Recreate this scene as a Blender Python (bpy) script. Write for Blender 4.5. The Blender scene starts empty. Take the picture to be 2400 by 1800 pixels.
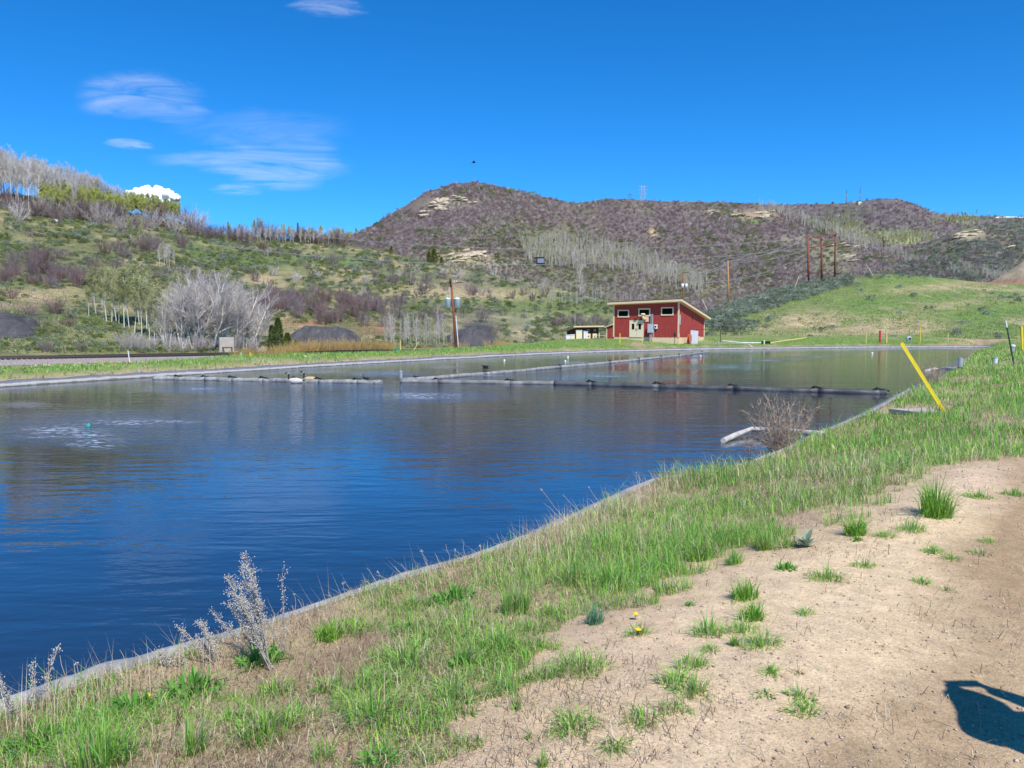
import bpy, bmesh, math, random
import numpy as np
from math import sin, cos, tan, pi, radians, atan2, sqrt
from mathutils import Vector, Matrix

# ---------------------------------------------------------------- camera, sky, sun, exposure
S = bpy.context.scene
COL = S.collection
EYE = 2.5                      # eye height above the pond surface
PITCH = radians(4.06)
FPX = 1803.0                   # focal length in pixels of the 2400 px wide photograph
cam_d = bpy.data.cameras.new('camera')
cam_d.sensor_width = 36.0
cam_d.lens = 36.0 * FPX / 2400.0
cam_d.clip_start = 0.05
cam_d.clip_end = 90000
cam = bpy.data.objects.new('camera', cam_d)
COL.objects.link(cam)
cam.location = (0, 0, EYE)
cam.rotation_euler = (pi / 2 - PITCH, 0, 0)
S.camera = cam

SUN_EL = radians(52)
SUN_H = Vector((0.35, -0.937, 0)).normalized()
SUN_DIR = (SUN_H * cos(SUN_EL) + Vector((0, 0, sin(SUN_EL)))).normalized()
sd = bpy.data.lights.new('sun', 'SUN')
sd.energy = 4.4
sd.angle = radians(0.53)
sd.color = (1.0, 0.955, 0.89)
sun = bpy.data.objects.new('sun', sd)
COL.objects.link(sun)
sun.rotation_euler = SUN_DIR.to_track_quat('Z', 'Y').to_euler()

world = bpy.data.worlds.new('World')
S.world = world
world.use_nodes = True
wn, wl = world.node_tree.nodes, world.node_tree.links
wn.clear()
sky = wn.new('ShaderNodeTexSky')
sky.sky_type = 'NISHITA'
sky.sun_disc = False
sky.sun_elevation = SUN_EL
sky.sun_rotation = atan2(SUN_H.x, SUN_H.y)
sky.altitude = 2200
sky.air_density = 1.0
sky.dust_density = 0.0
sky.ozone_density = 4.0
hs = wn.new('ShaderNodeHueSaturation')
hs.inputs['Saturation'].default_value = 1.3
hs.inputs['Hue'].default_value = 0.487
hs.inputs['Value'].default_value = 1.12
bg = wn.new('ShaderNodeBackground')
bg.inputs['Strength'].default_value = 0.098
wo = wn.new('ShaderNodeOutputWorld')
wl.new(sky.outputs[0], hs.inputs['Color'])
tn = wn.new('ShaderNodeMix'); tn.data_type = 'RGBA'; tn.blend_type = 'MULTIPLY'; tn.inputs[0].default_value = 1
tn.inputs[7].default_value = (.52, 1.0, 1.42, 1)      # the deep clean blue of high mountain air
wl.new(hs.outputs[0], tn.inputs[6]); wl.new(tn.outputs[2], bg.inputs['Color'])
wl.new(bg.outputs[0], wo.inputs['Surface'])

S.view_settings.view_transform = 'Standard'
S.view_settings.look = 'None'
S.view_settings.exposure = 0.3
S.view_settings.gamma = 1.0
S.view_settings.use_curve_mapping = False
S.render.engine = 'CYCLES'
S.cycles.max_bounces = 6
S.cycles.diffuse_bounces = 2
S.cycles.glossy_bounces = 3
S.cycles.transparent_max_bounces = 16
S.cycles.use_denoising = True
S.cycles.use_adaptive_sampling = True
S.cycles.adaptive_threshold = 0.01

R = np.random.default_rng(11)
random.seed(5)

# ---------------------------------------------------------------- photo geometry -> world
CP, SP = cos(PITCH), sin(PITCH)

def ray(px, py):
    a = (px - 1200) / FPX
    b = (900 - py) / FPX
    return a, CP + b * SP, -SP + b * CP

def gp(px, py, z=0.0):
    dx, dy, dz = ray(px, py)
    t = (z - EYE) / dz
    return Vector((dx * t, dy * t, z))

def at(px, py, Y):
    dx, dy, dz = ray(px, py)
    return Vector((dx / dy * Y, Y, EYE + dz / dy * Y))

def proj(x, y, z):
    d = y * CP - (z - EYE) * SP
    u = y * SP + (z - EYE) * CP
    d = np.where(np.abs(d) < 1e-4, 1e-4, d)
    return 1200 + FPX * x / d, 900 - FPX * u / d

# ---------------------------------------------------------------- noise
_P = np.random.default_rng(3).permutation(1024)
_G = np.random.default_rng(4).random(1024) * 2 - 1

def vnoise(x, y, k=0):
    x = np.asarray(x, float); y = np.asarray(y, float)
    xi = np.floor(x).astype(int); yi = np.floor(y).astype(int)
    fx = x - xi; fy = y - yi
    fx = fx * fx * (3 - 2 * fx); fy = fy * fy * (3 - 2 * fy)
    def h(a, b):
        return _G[(_P[(_P[(a + 37 * k) & 1023] + b) & 1023])]
    a = h(xi, yi); b = h(xi + 1, yi); c = h(xi, yi + 1); d = h(xi + 1, yi + 1)
    return (a * (1 - fx) + b * fx) * (1 - fy) + (c * (1 - fx) + d * fx) * fy

def fbm(x, y, sc, octv=4, k=0, rough=.5):
    s = 0; a = 1; t = 0
    for i in range(octv):
        s = s + a * vnoise(np.asarray(x) / sc + 13.7 * i, np.asarray(y) / sc - 7.1 * i, k + i)
        t += a; a *= rough; sc = sc / 2.03
    return s / t

def sstep(a, b, x):
    t = np.clip((np.asarray(x, float) - a) / (b - a), 0, 1)
    return t * t * (3 - 2 * t)

def blob(px, py, cx, cy, rx, ry, rot=0):
    c, s = cos(radians(rot)), sin(radians(rot))
    u = ((px - cx) * c + (py - cy) * s) / rx
    v = (-(px - cx) * s + (py - cy) * c) / ry
    return np.exp(-(u * u + v * v) * 1.2)

def inpoly(px, py, poly):
    px = np.asarray(px, float); py = np.asarray(py, float)
    r = np.zeros(px.shape, bool)
    n = len(poly)
    for i in range(n):
        x1, y1 = poly[i]; x2, y2 = poly[(i + 1) % n]
        if y1 == y2: continue
        c = ((y1 > py) != (y2 > py)) & (px < (x2 - x1) * (py - y1) / (y2 - y1) + x1)
        r ^= c
    return r

# ---------------------------------------------------------------- mesh and object helpers
def mesh_np(name, v, f, mats=(), mi=None, col=None, smooth=False, attrs=None):
    v = np.asarray(v, np.float32).reshape(-1, 3)
    f = np.asarray(f, np.int32)
    me = bpy.data.meshes.new(name)
    me.vertices.add(len(v)); me.vertices.foreach_set('co', v.ravel())
    n, k = f.shape
    me.loops.add(n * k); me.loops.foreach_set('vertex_index', f.ravel())
    me.polygons.add(n)
    me.polygons.foreach_set('loop_start', np.arange(0, n * k, k, dtype=np.int32))
    try:
        me.polygons.foreach_set('loop_total', np.full(n, k, np.int32))
    except Exception:
        pass
    for m in mats: me.materials.append(m)
    if mi is not None: me.polygons.foreach_set('material_index', np.asarray(mi, np.int32))
    if smooth: me.polygons.foreach_set('use_smooth', np.ones(n, bool))
    if col is not None:
        a = me.color_attributes.new('col', 'FLOAT_COLOR', 'POINT')
        c = np.ones((len(v), 4), np.float32); c[:, :3] = col
        a.data.foreach_set('color', c.ravel())
    for nm, val in (attrs or {}).items():
        a = me.attributes.new(nm, 'FLOAT', 'POINT')
        a.data.foreach_set('value', np.asarray(val, np.float32))
    me.update(calc_edges=True)
    return me

def tag(o, label=None, cat=None, group=None, kind=None):
    if label: o['label'] = label
    if cat: o['category'] = cat
    if group: o['group'] = group
    if kind: o['kind'] = kind
    return o

def link(name, me, parent=None, loc=None):
    o = bpy.data.objects.new(name, me)
    COL.objects.link(o)
    if parent is not None: o.parent = parent
    if loc is not None: o.location = loc
    return o

def empty(name, loc=(0, 0, 0), rz=0.0):
    o = bpy.data.objects.new(name, None)
    COL.objects.link(o)
    o.location = loc
    o.rotation_euler = (0, 0, rz)
    o.empty_display_size = .2
    return o

class MB:
    """collects boxes, tubes, lathes into one mesh"""
    def __init__(s): s.v = []; s.f = []
    def add(s, vs, fs):
        b = len(s.v); s.v += [tuple(x) for x in vs]; s.f += [tuple(b + i for i in q) for q in fs]; return s
    def box(s, x0, x1, y0, y1, z0, z1, M=None):
        vs = [Vector((x, y, z)) for z in (z0, z1) for y in (y0, y1) for x in (x0, x1)]
        if M: vs = [M @ p for p in vs]
        return s.add(vs, [(0, 2, 3, 1), (4, 5, 7, 6), (0, 1, 5, 4), (2, 6, 7, 3), (0, 4, 6, 2), (1, 3, 7, 5)])
    def prism(s, pts, z0, z1):
        n = len(pts)
        vs = [(p[0], p[1], z0) for p in pts] + [(p[0], p[1], z1) for p in pts]
        return s.add(vs, [tuple(range(n - 1, -1, -1)), tuple(range(n, 2 * n))] + [(i, (i + 1) % n, n + (i + 1) % n, n + i) for i in range(n)])
    def tube(s, pts, r, n=8, caps=True):
        pts = [Vector(p) for p in pts]
        rs = r if hasattr(r, '__len__') else [r] * len(pts)
        vs = []; fs = []
        u = None
        for i, p in enumerate(pts):
            d = (pts[min(i + 1, len(pts) - 1)] - pts[max(i - 1, 0)]).normalized()
            if u is None:
                u = d.orthogonal().normalized()
            else:
                u = (u - d * u.dot(d)); u = u.normalized() if u.length > 1e-6 else d.orthogonal().normalized()
            w = d.cross(u)
            for k in range(n):
                a = 2 * pi * k / n
                vs.append(p + (u * cos(a) + w * sin(a)) * rs[i])
        for i in range(len(pts) - 1):
            for k in range(n):
                a = i * n + k; b = i * n + (k + 1) % n
                fs.append((a, b, b + n, a + n))
        if caps:
            fs.append(tuple(range(n - 1, -1, -1))); fs.append(tuple(range((len(pts) - 1) * n, len(pts) * n)))
        return s.add(vs, fs)
    def lathe(s, prof, n=16, c=(0, 0, 0), M=None):
        vs = []; fs = []
        for r, z in prof:
            for k in range(n):
                a = 2 * pi * k / n
                p = Vector((c[0] + r * cos(a), c[1] + r * sin(a), c[2] + z))
                vs.append(M @ p if M else p)
        for i in range(len(prof) - 1):
            for k in range(n):
                a = i * n + k; b = i * n + (k + 1) % n
                fs.append((a, b, b + n, a + n))
        fs.append(tuple(range(n - 1, -1, -1))); fs.append(tuple(range((len(prof) - 1) * n, len(prof) * n)))
        return s.add(vs, fs)
    def mesh(s, name, m, smooth=False):
        me = bpy.data.meshes.new(name)
        me.from_pydata(s.v, [], s.f)
        if m: me.materials.append(m)
        if smooth:
            for p in me.polygons: p.use_smooth = len(p.vertices) < 6
        me.update()
        return me
    def build(s, name, m, parent=None, smooth=False, loc=None):
        return link(name, s.mesh(name, m, smooth), parent, loc)

# ---------------------------------------------------------------- materials
def mat(name):
    m = bpy.data.materials.new(name); m.use_nodes = True
    n, l = m.node_tree.nodes, m.node_tree.links
    b = n['Principled BSDF']
    b.inputs['Specular IOR Level'].default_value = .25
    return m, n, l, b

def noise_node(n, l, scale, detail=4, coord=None, rough=.6, dist=0):
    t = n.new('ShaderNodeTexNoise'); t.inputs['Scale'].default_value = scale
    t.inputs['Detail'].default_value = detail; t.inputs['Roughness'].default_value = rough
    t.inputs['Distortion'].default_value = dist
    if coord is not None: l.new(coord, t.inputs['Vector'])
    return t

def ramp(n, l, fac, stops, interp='LINEAR'):
    r = n.new('ShaderNodeValToRGB'); r.color_ramp.interpolation = interp
    e = r.color_ramp.elements
    while len(e) < len(stops): e.new(.5)
    for i, (p, c) in enumerate(stops):
        e[i].position = p
        e[i].color = (c[0], c[1], c[2], 1) if hasattr(c, '__len__') else (c, c, c, 1)
    l.new(fac, r.inputs['Fac'])
    return r

def mixc(n, l, a, b, fac, mode='MIX'):
    x = n.new('ShaderNodeMix'); x.data_type = 'RGBA'; x.blend_type = mode
    for s, v in ((6, a), (7, b)):
        if hasattr(v, 'links'): l.new(v, x.inputs[s])
        else: x.inputs[s].default_value = (*v, 1)
    if hasattr(fac, 'links'): l.new(fac, x.inputs[0])
    else: x.inputs[0].default_value = fac
    return x.outputs[2]

def math_node(n, l, op, a, b=None):
    x = n.new('ShaderNodeMath'); x.operation = op
    for i, v in enumerate((a, b)):
        if v is None: continue
        if hasattr(v, 'links'): l.new(v, x.inputs[i])
        else: x.inputs[i].default_value = v
    return x.outputs[0]

def simple(name, c, rough=.7, vary=.25, scale=6.0, bump=.2, metal=0, spec=.25):
    """plain surface with procedural grime and fine relief"""
    m, n, l, b = mat(name)
    tc = n.new('ShaderNodeTexCoord')
    t = noise_node(n, l, scale, 6, tc.outputs['Object'])
    r = ramp(n, l, t.outputs['Fac'], [(.25, [x * (1 - vary) for x in c]), (.75, [min(1, x * (1 + vary)) for x in c])])
    l.new(r.outputs[0], b.inputs['Base Color'])
    b.inputs['Roughness'].default_value = rough; b.inputs['Metallic'].default_value = metal
    b.inputs['Specular IOR Level'].default_value = spec
    if bump:
        t2 = noise_node(n, l, scale * 7, 4, tc.outputs['Object'])
        bp = n.new('ShaderNodeBump'); bp.inputs['Strength'].default_value = bump; bp.inputs['Distance'].default_value = .02
        l.new(t2.outputs['Fac'], bp.inputs['Height']); l.new(bp.outputs[0], b.inputs['Normal'])
    return m

def leafy(name, c1, c2, trans=.3, attr=False, rough=.6, inst=True):
    """foliage and twigs: colour varies from piece to piece, a little light passes through"""
    m, n, l, b = mat(name)
    if attr:
        a = n.new('ShaderNodeAttribute'); a.attribute_name = 'col'
        colr = a.outputs['Color']
    else:
        oi = n.new('ShaderNodeObjectInfo')
        tc = n.new('ShaderNodeTexCoord')
        t = noise_node(n, l, 3.0, 2, tc.outputs['Object'])
        f = math_node(n, l, 'ADD', math_node(n, l, 'MULTIPLY', oi.outputs['Random'], .7), math_node(n, l, 'MULTIPLY', t.outputs['Fac'], .4))
        colr = ramp(n, l, f, [(.1, c1), (.95, c2)]).outputs[0]
    l.new(colr, b.inputs['Base Color'])
    b.inputs['Roughness'].default_value = rough
    b.inputs['Specular IOR Level'].default_value = .2
    if trans > 0:
        tr = n.new('ShaderNodeBsdfTranslucent'); l.new(colr, tr.inputs['Color'])
        mx = n.new('ShaderNodeMixShader'); mx.inputs[0].default_value = trans
        l.new(b.outputs[0], mx.inputs[1]); l.new(tr.outputs[0], mx.inputs[2])
        l.new(mx.outputs[0], n['Material Output'].inputs['Surface'])
    return m

# ---------------------------------------------------------------- the pond outline (waterline, counter-clockwise not needed)
def near_pt(px, py):
    p = gp(px, py, .42)
    return (p.x - .70, p.y + .60)
POND = [near_pt(*q) for q in [(0, 1692), (200, 1612), (400, 1552), (600, 1485), (800, 1415), (1000, 1350), (1220, 1280), (1400, 1200), (1560, 1124), (1660, 1106), (1770, 1088), (1865, 1052), (1925, 1018), (1990, 995), (2074, 957), (2135, 921), (2190, 892), (2235, 868)]]
POND += [(gp(2262, 833)[0], gp(2262, 833)[1]), (gp(2335, 816)[0], gp(2335, 816)[1])]
POND += [(gp(*q)[0], gp(*q)[1]) for q in [(2300, 813), (2000, 815.5), (1700, 818.5), (1500, 823), (1300, 829), (1000, 845), (700, 862), (350, 885), (0, 907), (-500, 945)]]
POND += [(-28, 6), (-20, -6), (-11, -6)]
POND = np.array(POND)

def pond_sd(x, y):
    """signed distance to the waterline, positive on land"""
    x = np.asarray(x, float); y = np.asarray(y, float)
    d = np.full(x.shape, 1e9)
    n = len(POND)
    for i in range(n):
        ax, ay = POND[i]; bx, by = POND[(i + 1) % n]
        ex, ey = bx - ax, by - ay
        t = np.clip(((x - ax) * ex + (y - ay) * ey) / (ex * ex + ey * ey), 0, 1)
        d = np.minimum(d, np.hypot(x - ax - t * ex, y - ay - t * ey))
    ins = inpoly(x, y, [tuple(p) for p in POND])
    return np.where(ins, -d, d)

def near_side(x, y):
    return x * .836 - (y - 8.2) * .548 + 3

def ground_z(x, y, s=None, detail=True):
    x = np.asarray(x, float); y = np.asarray(y, float)
    if s is None: s = pond_sd(x, y)
    # is this the near/right bank (camera side) or the far bank
    side = near_side(x, y)                            # >0 on the camera side
    near = sstep(-5, 2, side)
    inside = np.maximum(-1.6, .5 * s)
    z_near = .45 + .45 * sstep(.9, 4.6, s)
    pad = sstep(-6, 10, x) * (1 - sstep(-5, 20, -y + 60))
    z_far = .5 + .85 * pad * sstep(1.2, 13, s) + (1 - pad) * (.12 * sstep(.9, 3, s) - .75 * sstep(5, 12, s))
    z = np.where(s < .9, np.where(s < 0, inside, .5 * s), z_near * near + z_far * (1 - near))
    low = sstep(103, 111, y) * (1 - sstep(17, 23, x - (y - 112) * .12)) * sstep(-2, 4, x)
    z = z - 1.0 * low
    z = z - .06 * sstep(-.6, -.1, s) * sstep(1.12, 1.02, s) * sstep(20, 40, np.hypot(x, y))
    if detail:
        k = sstep(.9, 2.0, s)
        z = z + k * (.05 * fbm(x, y, 1.7, 3, 1) + .018 * fbm(x, y, .35, 3, 5) * (np.hypot(x, y) < 25))
        z = z + k * .18 * fbm(x, y, 14, 3, 9) * sstep(12, 40, np.hypot(x, y))
    return z

def gz(x, y):
    return float(ground_z(np.array([x]), np.array([y]))[0])

def on_ground(px, py, z0=.8):
    z = z0
    for _ in range(25):
        p = gp(px, py, z); z = .5 * z + .5 * gz(p.x, p.y)
    return Vector((p.x, p.y, gz(p.x, p.y)))

# ---------------------------------------------------------------- ground sheet (polar grid, fine near the camera)
DIRT = [(560, 1900), (900, 1800), (1010, 1700), (1130, 1600), (1300, 1530), (1560, 1400), (1600, 1330), (1830, 1265), (2000, 1200), (2150, 1120), (2230, 1085), (2400, 1075), (4200, 1040), (9000, 1400), (9000, 9000), (-4000, 9000), (-500, 2300)]

def dirt_mask(x, y, z):
    """1 on the bare road, 0 in the grass"""
    r = np.hypot(x, y)
    w = .35
    nx = (fbm(x, y, 1.1, 3, 21) + .9 * fbm(x, y, .22, 2, 23)) * w; ny = (fbm(x, y, 1.1, 3, 31) + .9 * fbm(x, y, .22, 2, 33)) * w
    px, py = proj(x + nx, y + ny, z)
    m = inpoly(px, py, DIRT) & (y * CP > .4)
    behind = (y <= .4) & (near_side(x, y) > 7.5)
    return (m | behind).astype(float)

def build_ground():
    azf = np.radians(np.linspace(-44, 44, 620)); azb = np.radians(np.linspace(44, 316, 90))[1:]
    az = np.concatenate([azf, azb])
    rr = [0.25]
    while rr[-1] < 9000:
        rr.append(rr[-1] * (1.022 if rr[-1] > 2.0 and rr[-1] < 150 else 1.09))
    rr = np.array(rr)
    A, Rr = np.meshgrid(az, rr)
    x = Rr * np.sin(A); y = Rr * np.cos(A)
    s = pond_sd(x, y)
    z = ground_z(x, y, s)
    z = z - 1.5 * sstep(160, 400, Rr)
    n0, n1 = x.shape
    v = np.stack([x, y, z], -1).reshape(-1, 3)
    v = np.vstack([v, [[0, 0, gz(0, 0)]]])
    i, j = np.meshgrid(np.arange(n0 - 1), np.arange(n1), indexing='ij')
    jn = (j + 1) % n1
    f = np.stack([i * n1 + j, i * n1 + jn, (i + 1) * n1 + jn, (i + 1) * n1 + j], -1).reshape(-1, 4)
    f = f[:, ::-1]
    # colour of the ground itself
    P, Q = proj(x, y, z)
    n1_ = fbm(x, y, .9, 4, 41); n2 = fbm(x, y, .18, 3, 47); n3 = fbm(x, y, 5, 3, 51)
    dirt = sum(dirt_mask(x + a, y + b, z) for a, b in ((0, 0), (.3, 0), (-.3, 0), (0, .35), (0, -.35), (.6, .2), (-.6, -.2))) / 7
    thatch = np.array([.46, .345, .215]); thatch2 = np.array([.34, .245, .15])
    sand = np.array([.74, .56, .345]); sand_pink = np.array([.68, .50, .34]); track = np.array([.41, .285, .165])
    far_g = np.array([.20, .25, .075]); tan_ = np.array([.42, .33, .22])
    def mix(a, b, t): return a * (1 - t[..., None]) + b * t[..., None]
    c = mix(np.broadcast_to(thatch, x.shape + (3,)), np.broadcast_to(thatch2, x.shape + (3,)), sstep(-.3, .4, n1_ + .5 * n2))
    # wheel track bands run along the road
    u = (x * .80 - y * .60)
    u = x * .78 - y * .625 + .06 * n3 + .22 * n1_ + .10 * n2
    tr = 1.1 * np.exp(-((u + .55) / .36) ** 2) + .8 * np.exp(-((u - .95) / .35) ** 2)
    cs = mix(np.broadcast_to(sand, x.shape + (3,)), np.broadcast_to(sand_pink, x.shape + (3,)), sstep(-.2, .3, n3))
    cs = mix(cs, np.broadcast_to(track, x.shape + (3,)), np.clip(tr * (1 + .5 * n1_), 0, 1))
    c = mix(c, cs, dirt)
    # far bank: green beyond the liner, tan on its lip
    far = sstep(-.5, -3, near_side(x, y)) + 0 * x
    gcov = sstep(-.35, .15, fbm(x, y, 3.5, 4, 61) + .25) * sstep(.5, 1.3, s)
    cf = mix(np.broadcast_to(tan_, x.shape + (3,)), np.broadcast_to(far_g, x.shape + (3,)), gcov)
    brown = sstep(6, 10, s) * (1 - sstep(-12, 2, x))
    cf = mix(cf, np.broadcast_to(np.array([.25, .19, .13]), x.shape + (3,)), brown * .85)
    c = mix(c, cf, far)
    c = np.vstack([c.reshape(-1, 3), c[0, :1]])
    m, n, l, b = mat('ground_soil')
    a = n.new('ShaderNodeAttribute'); a.attribute_name = 'col'
    tc = n.new('ShaderNodeTexCoord')
    t1 = noise_node(n, l, 55, 8, tc.outputs['Object'], .75)
    t2 = noise_node(n, l, 9, 5, tc.outputs['Object'], .6)
    vo = n.new('ShaderNodeTexVoronoi'); vo.inputs['Scale'].default_value = 130
    l.new(tc.outputs['Object'], vo.inputs['Vector'])
    r1 = ramp(n, l, t1.outputs['Fac'], [(.28, .62), (.5, 1.0), (.72, 1.3)])
    r2 = ramp(n, l, t2.outputs['Fac'], [(.3, .84), (.7, 1.14)])
    r3 = ramp(n, l, vo.outputs['Color'], [(.15, .82), (.6, 1.0), (.95, 1.2)])
    x1 = mixc(n, l, a.outputs['Color'], r1.outputs[0], 1, 'MULTIPLY')
    x2 = mixc(n, l, x1, r2.outputs[0], 1, 'MULTIPLY')
    x3 = mixc(n, l, x2, r3.outputs[0], .7, 'MULTIPLY')
    l.new(x3, b.inputs['Base Color']); b.inputs['Roughness'].default_value = .95
    b.inputs['Specular IOR Level'].default_value = .1
    bp = n.new('ShaderNodeBump'); bp.inputs['Strength'].default_value = .9; bp.inputs['Distance'].default_value = .008
    hh = math_node(n, l, 'ADD', t1.outputs['Fac'], math_node(n, l, 'MULTIPLY', vo.outputs['Distance'], .25))
    l.new(hh, bp.inputs['Height']); l.new(bp.outputs[0], b.inputs['Normal'])
    o = link('ground', mesh_np('ground', v, f, [m], col=c, smooth=True))
    tag(o, 'sandy dirt road and grassy earth banks around the pond', None, kind='structure')
    return o
build_ground()

# ---------------------------------------------------------------- pond liner along the waterline
def smooth_loop(P, it=2):
    P = np.asarray(P)
    for _ in range(it):
        Q = np.empty((2 * len(P), P.shape[1])); nx = np.roll(P, -1, 0)
        Q[0::2] = .75 * P + .25 * nx; Q[1::2] = .25 * P + .75 * nx
        P = Q
    return P

def build_liner():
    # march along the outline in small steps, cross-section by distance from the waterline
    P = smooth_loop(POND, 2)
    seg = np.hypot(*(np.roll(P, -1, 0) - P).T); L = np.concatenate([[0], np.cumsum(seg)])
    tot = L[-1]
    # fine steps close to the camera, coarse far away
    t = [0.0]
    while t[-1] < tot:
        k = np.searchsorted(L, t[-1]) - 1; k = max(0, min(k, len(P) - 1))
        d = np.hypot(*P[k]); t.append(t[-1] + max(.05, min(.6, d * .010)))
    t = np.array(t[:-1])
    Pc = np.vstack([P, P[:1]])
    cx = np.interp(t, L, Pc[:, 0]); cy = np.interp(t, L, Pc[:, 1])
    dx = np.interp(t + .4, L, Pc[:, 0], period=tot) - np.interp(t - .4, L, Pc[:, 0], period=tot)
    dy = np.interp(t + .4, L, Pc[:, 1], period=tot) - np.interp(t - .4, L, Pc[:, 1], period=tot)
    ln = np.hypot(dx, dy) + 1e-9; nx, ny = dy / ln, -dx / ln
    if pond_sd(np.array([cx[5] + nx[5]]), np.array([cy[5] + ny[5]]))[0] < 0: nx, ny = -nx, -ny
    offs = np.array([-1.2, -.5, -.15, 0, .12, .28, .45, .60, .72, .81, .88, .94, .98, 1.02])
    V = []; S_ = []
    for o in offs:
        w = .10 * fbm(t, t * 0 + o * .3, .9, 3, 71) + .03 * vnoise(t * 5, t * 0 + o * 3, 73)
        kf_ = 1 - (.20 + .38 * sstep(14, 30, cy)) * (o > 0)
        oo = o * kf_ + w * (o > .5)
        x = cx + nx * oo; y = cy + ny * oo
        z = np.where(oo < .84, .53 * oo, .445) + .026
        wr = .035 * np.abs(fbm(t * 1.0, t * 0 + o * .6, .45, 3, 75)) + .03 * fbm(t, t * 0, 2.4, 2, 77)
        z = z + wr * (1 if o > 0 else .2)
        if o > .97: z = z - .13 * (o - .97) / .05
        V.append(np.stack([x, y, z], -1)); S_.append(np.full(len(t), o))
    V = np.array(V); m_, n_ = V.shape[:2]
    i, j = np.meshgrid(np.arange(m_ - 1), np.arange(n_), indexing='ij'); jn = (j + 1) % n_
    f = np.stack([i * n_ + j, i * n_ + jn, (i + 1) * n_ + jn, (i + 1) * n_ + j], -1).reshape(-1, 4)
    far = (V[..., 1] > 30).astype(float)
    m, n, l, b = mat('pond_liner')
    a = n.new('ShaderNodeAttribute'); a.attribute_name = 'sd'
    f2 = n.new('ShaderNodeAttribute'); f2.attribute_name = 'far'
    tc = n.new('ShaderNodeTexCoord')
    t1 = noise_node(n, l, 2.5, 6, tc.outputs['Object'], .65); t2 = noise_node(n, l, 30, 4, tc.outputs['Object'])
    jit = math_node(n, l, 'ADD', a.outputs['Fac'], math_node(n, l, 'MULTIPLY', math_node(n, l, 'SUBTRACT', t1.outputs['Fac'], .5), .45))
    pale = ramp(n, l, jit, [(.0, (.12, .12, .10)), (.08, (.36, .345, .31)), (.36, (.46, .44, .40)), (.52, (.19, .19, .21)), (1, (.12, .125, .15))])
    grey = ramp(n, l, t1.outputs['Fac'], [(.3, (.20, .205, .21)), (.55, (.33, .33, .325)), (.75, (.42, .41, .39))])
    cc = mixc(n, l, grey.outputs[0], pale.outputs[0], f2.outputs['Fac'])
    cc = mixc(n, l, cc, ramp(n, l, t2.outputs['Fac'], [(.3, .8), (.7, 1.15)]).outputs[0], 1, 'MULTIPLY')
    l.new(cc, b.inputs['Base Color']); b.inputs['Roughness'].default_value = .55
    bp = n.new('ShaderNodeBump'); bp.inputs['Strength'].default_value = .4; bp.inputs['Distance'].default_value = .02
    l.new(t2.outputs['Fac'], bp.inputs['Height']); l.new(bp.outputs[0], b.inputs['Normal'])
    o = link('pond_liner', mesh_np('pond_liner', V.reshape(-1, 3), f, [m], smooth=True, attrs={'sd': np.array(S_).ravel(), 'far': far.ravel()}))
    tag(o, 'wrinkled grey plastic sheet lining the edge of the pond', None, kind='structure')
build_liner()

# ---------------------------------------------------------------- water
AER = [(240, 1000, 270, 40, 1.0), (150, 1018, 180, 26, 1.), (310, 992, 150, 20, 1.), (450, 911, 140, 12, .8), (1000, 927, 190, 18, 1), (980, 926, 90, 9, 1), (1060, 926, 90, 9, 1),
       (920, 877, 90, 6, .9), (1130, 880, 80, 6, .9), (1420, 884, 210, 12, .9), (1700, 860, 130, 7, .9), (1800, 845, 90, 4.5, .9), (1900, 837, 80, 3, .9), (1630, 838, 60, 3, .7),
       (820, 905, 500, 14, .35), (560, 1010, 320, 50, .55), (720, 960, 420, 60, .35), (1350, 850, 60, 3, .6), (1360, 965, 240, 40, .12), (1060, 862, 60, 4, .5), (700, 872, 110, 4, .6), (60, 950, 60, 8, .6), (1090, 1010, 420, 60, .16)]
FOAM = [(150, 1010, 85, 14), (200, 1020, 60, 8), (110, 1022, 60, 6), (290, 990, 100, 8), (225, 1036, 60, 14), (400, 988, 60, 4), (985, 926, 90, 6), (475, 911, 34, 2.6), (1430, 882, 55, 1.7), (1705, 860, 24, 3), (1000, 932, 70, 3), (1135, 880, 40, 2), (1800, 845, 30, 1), (1920, 837, 40, 1), (920, 876, 36, 1.6), (1350, 850, 30, 1)]

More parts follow.
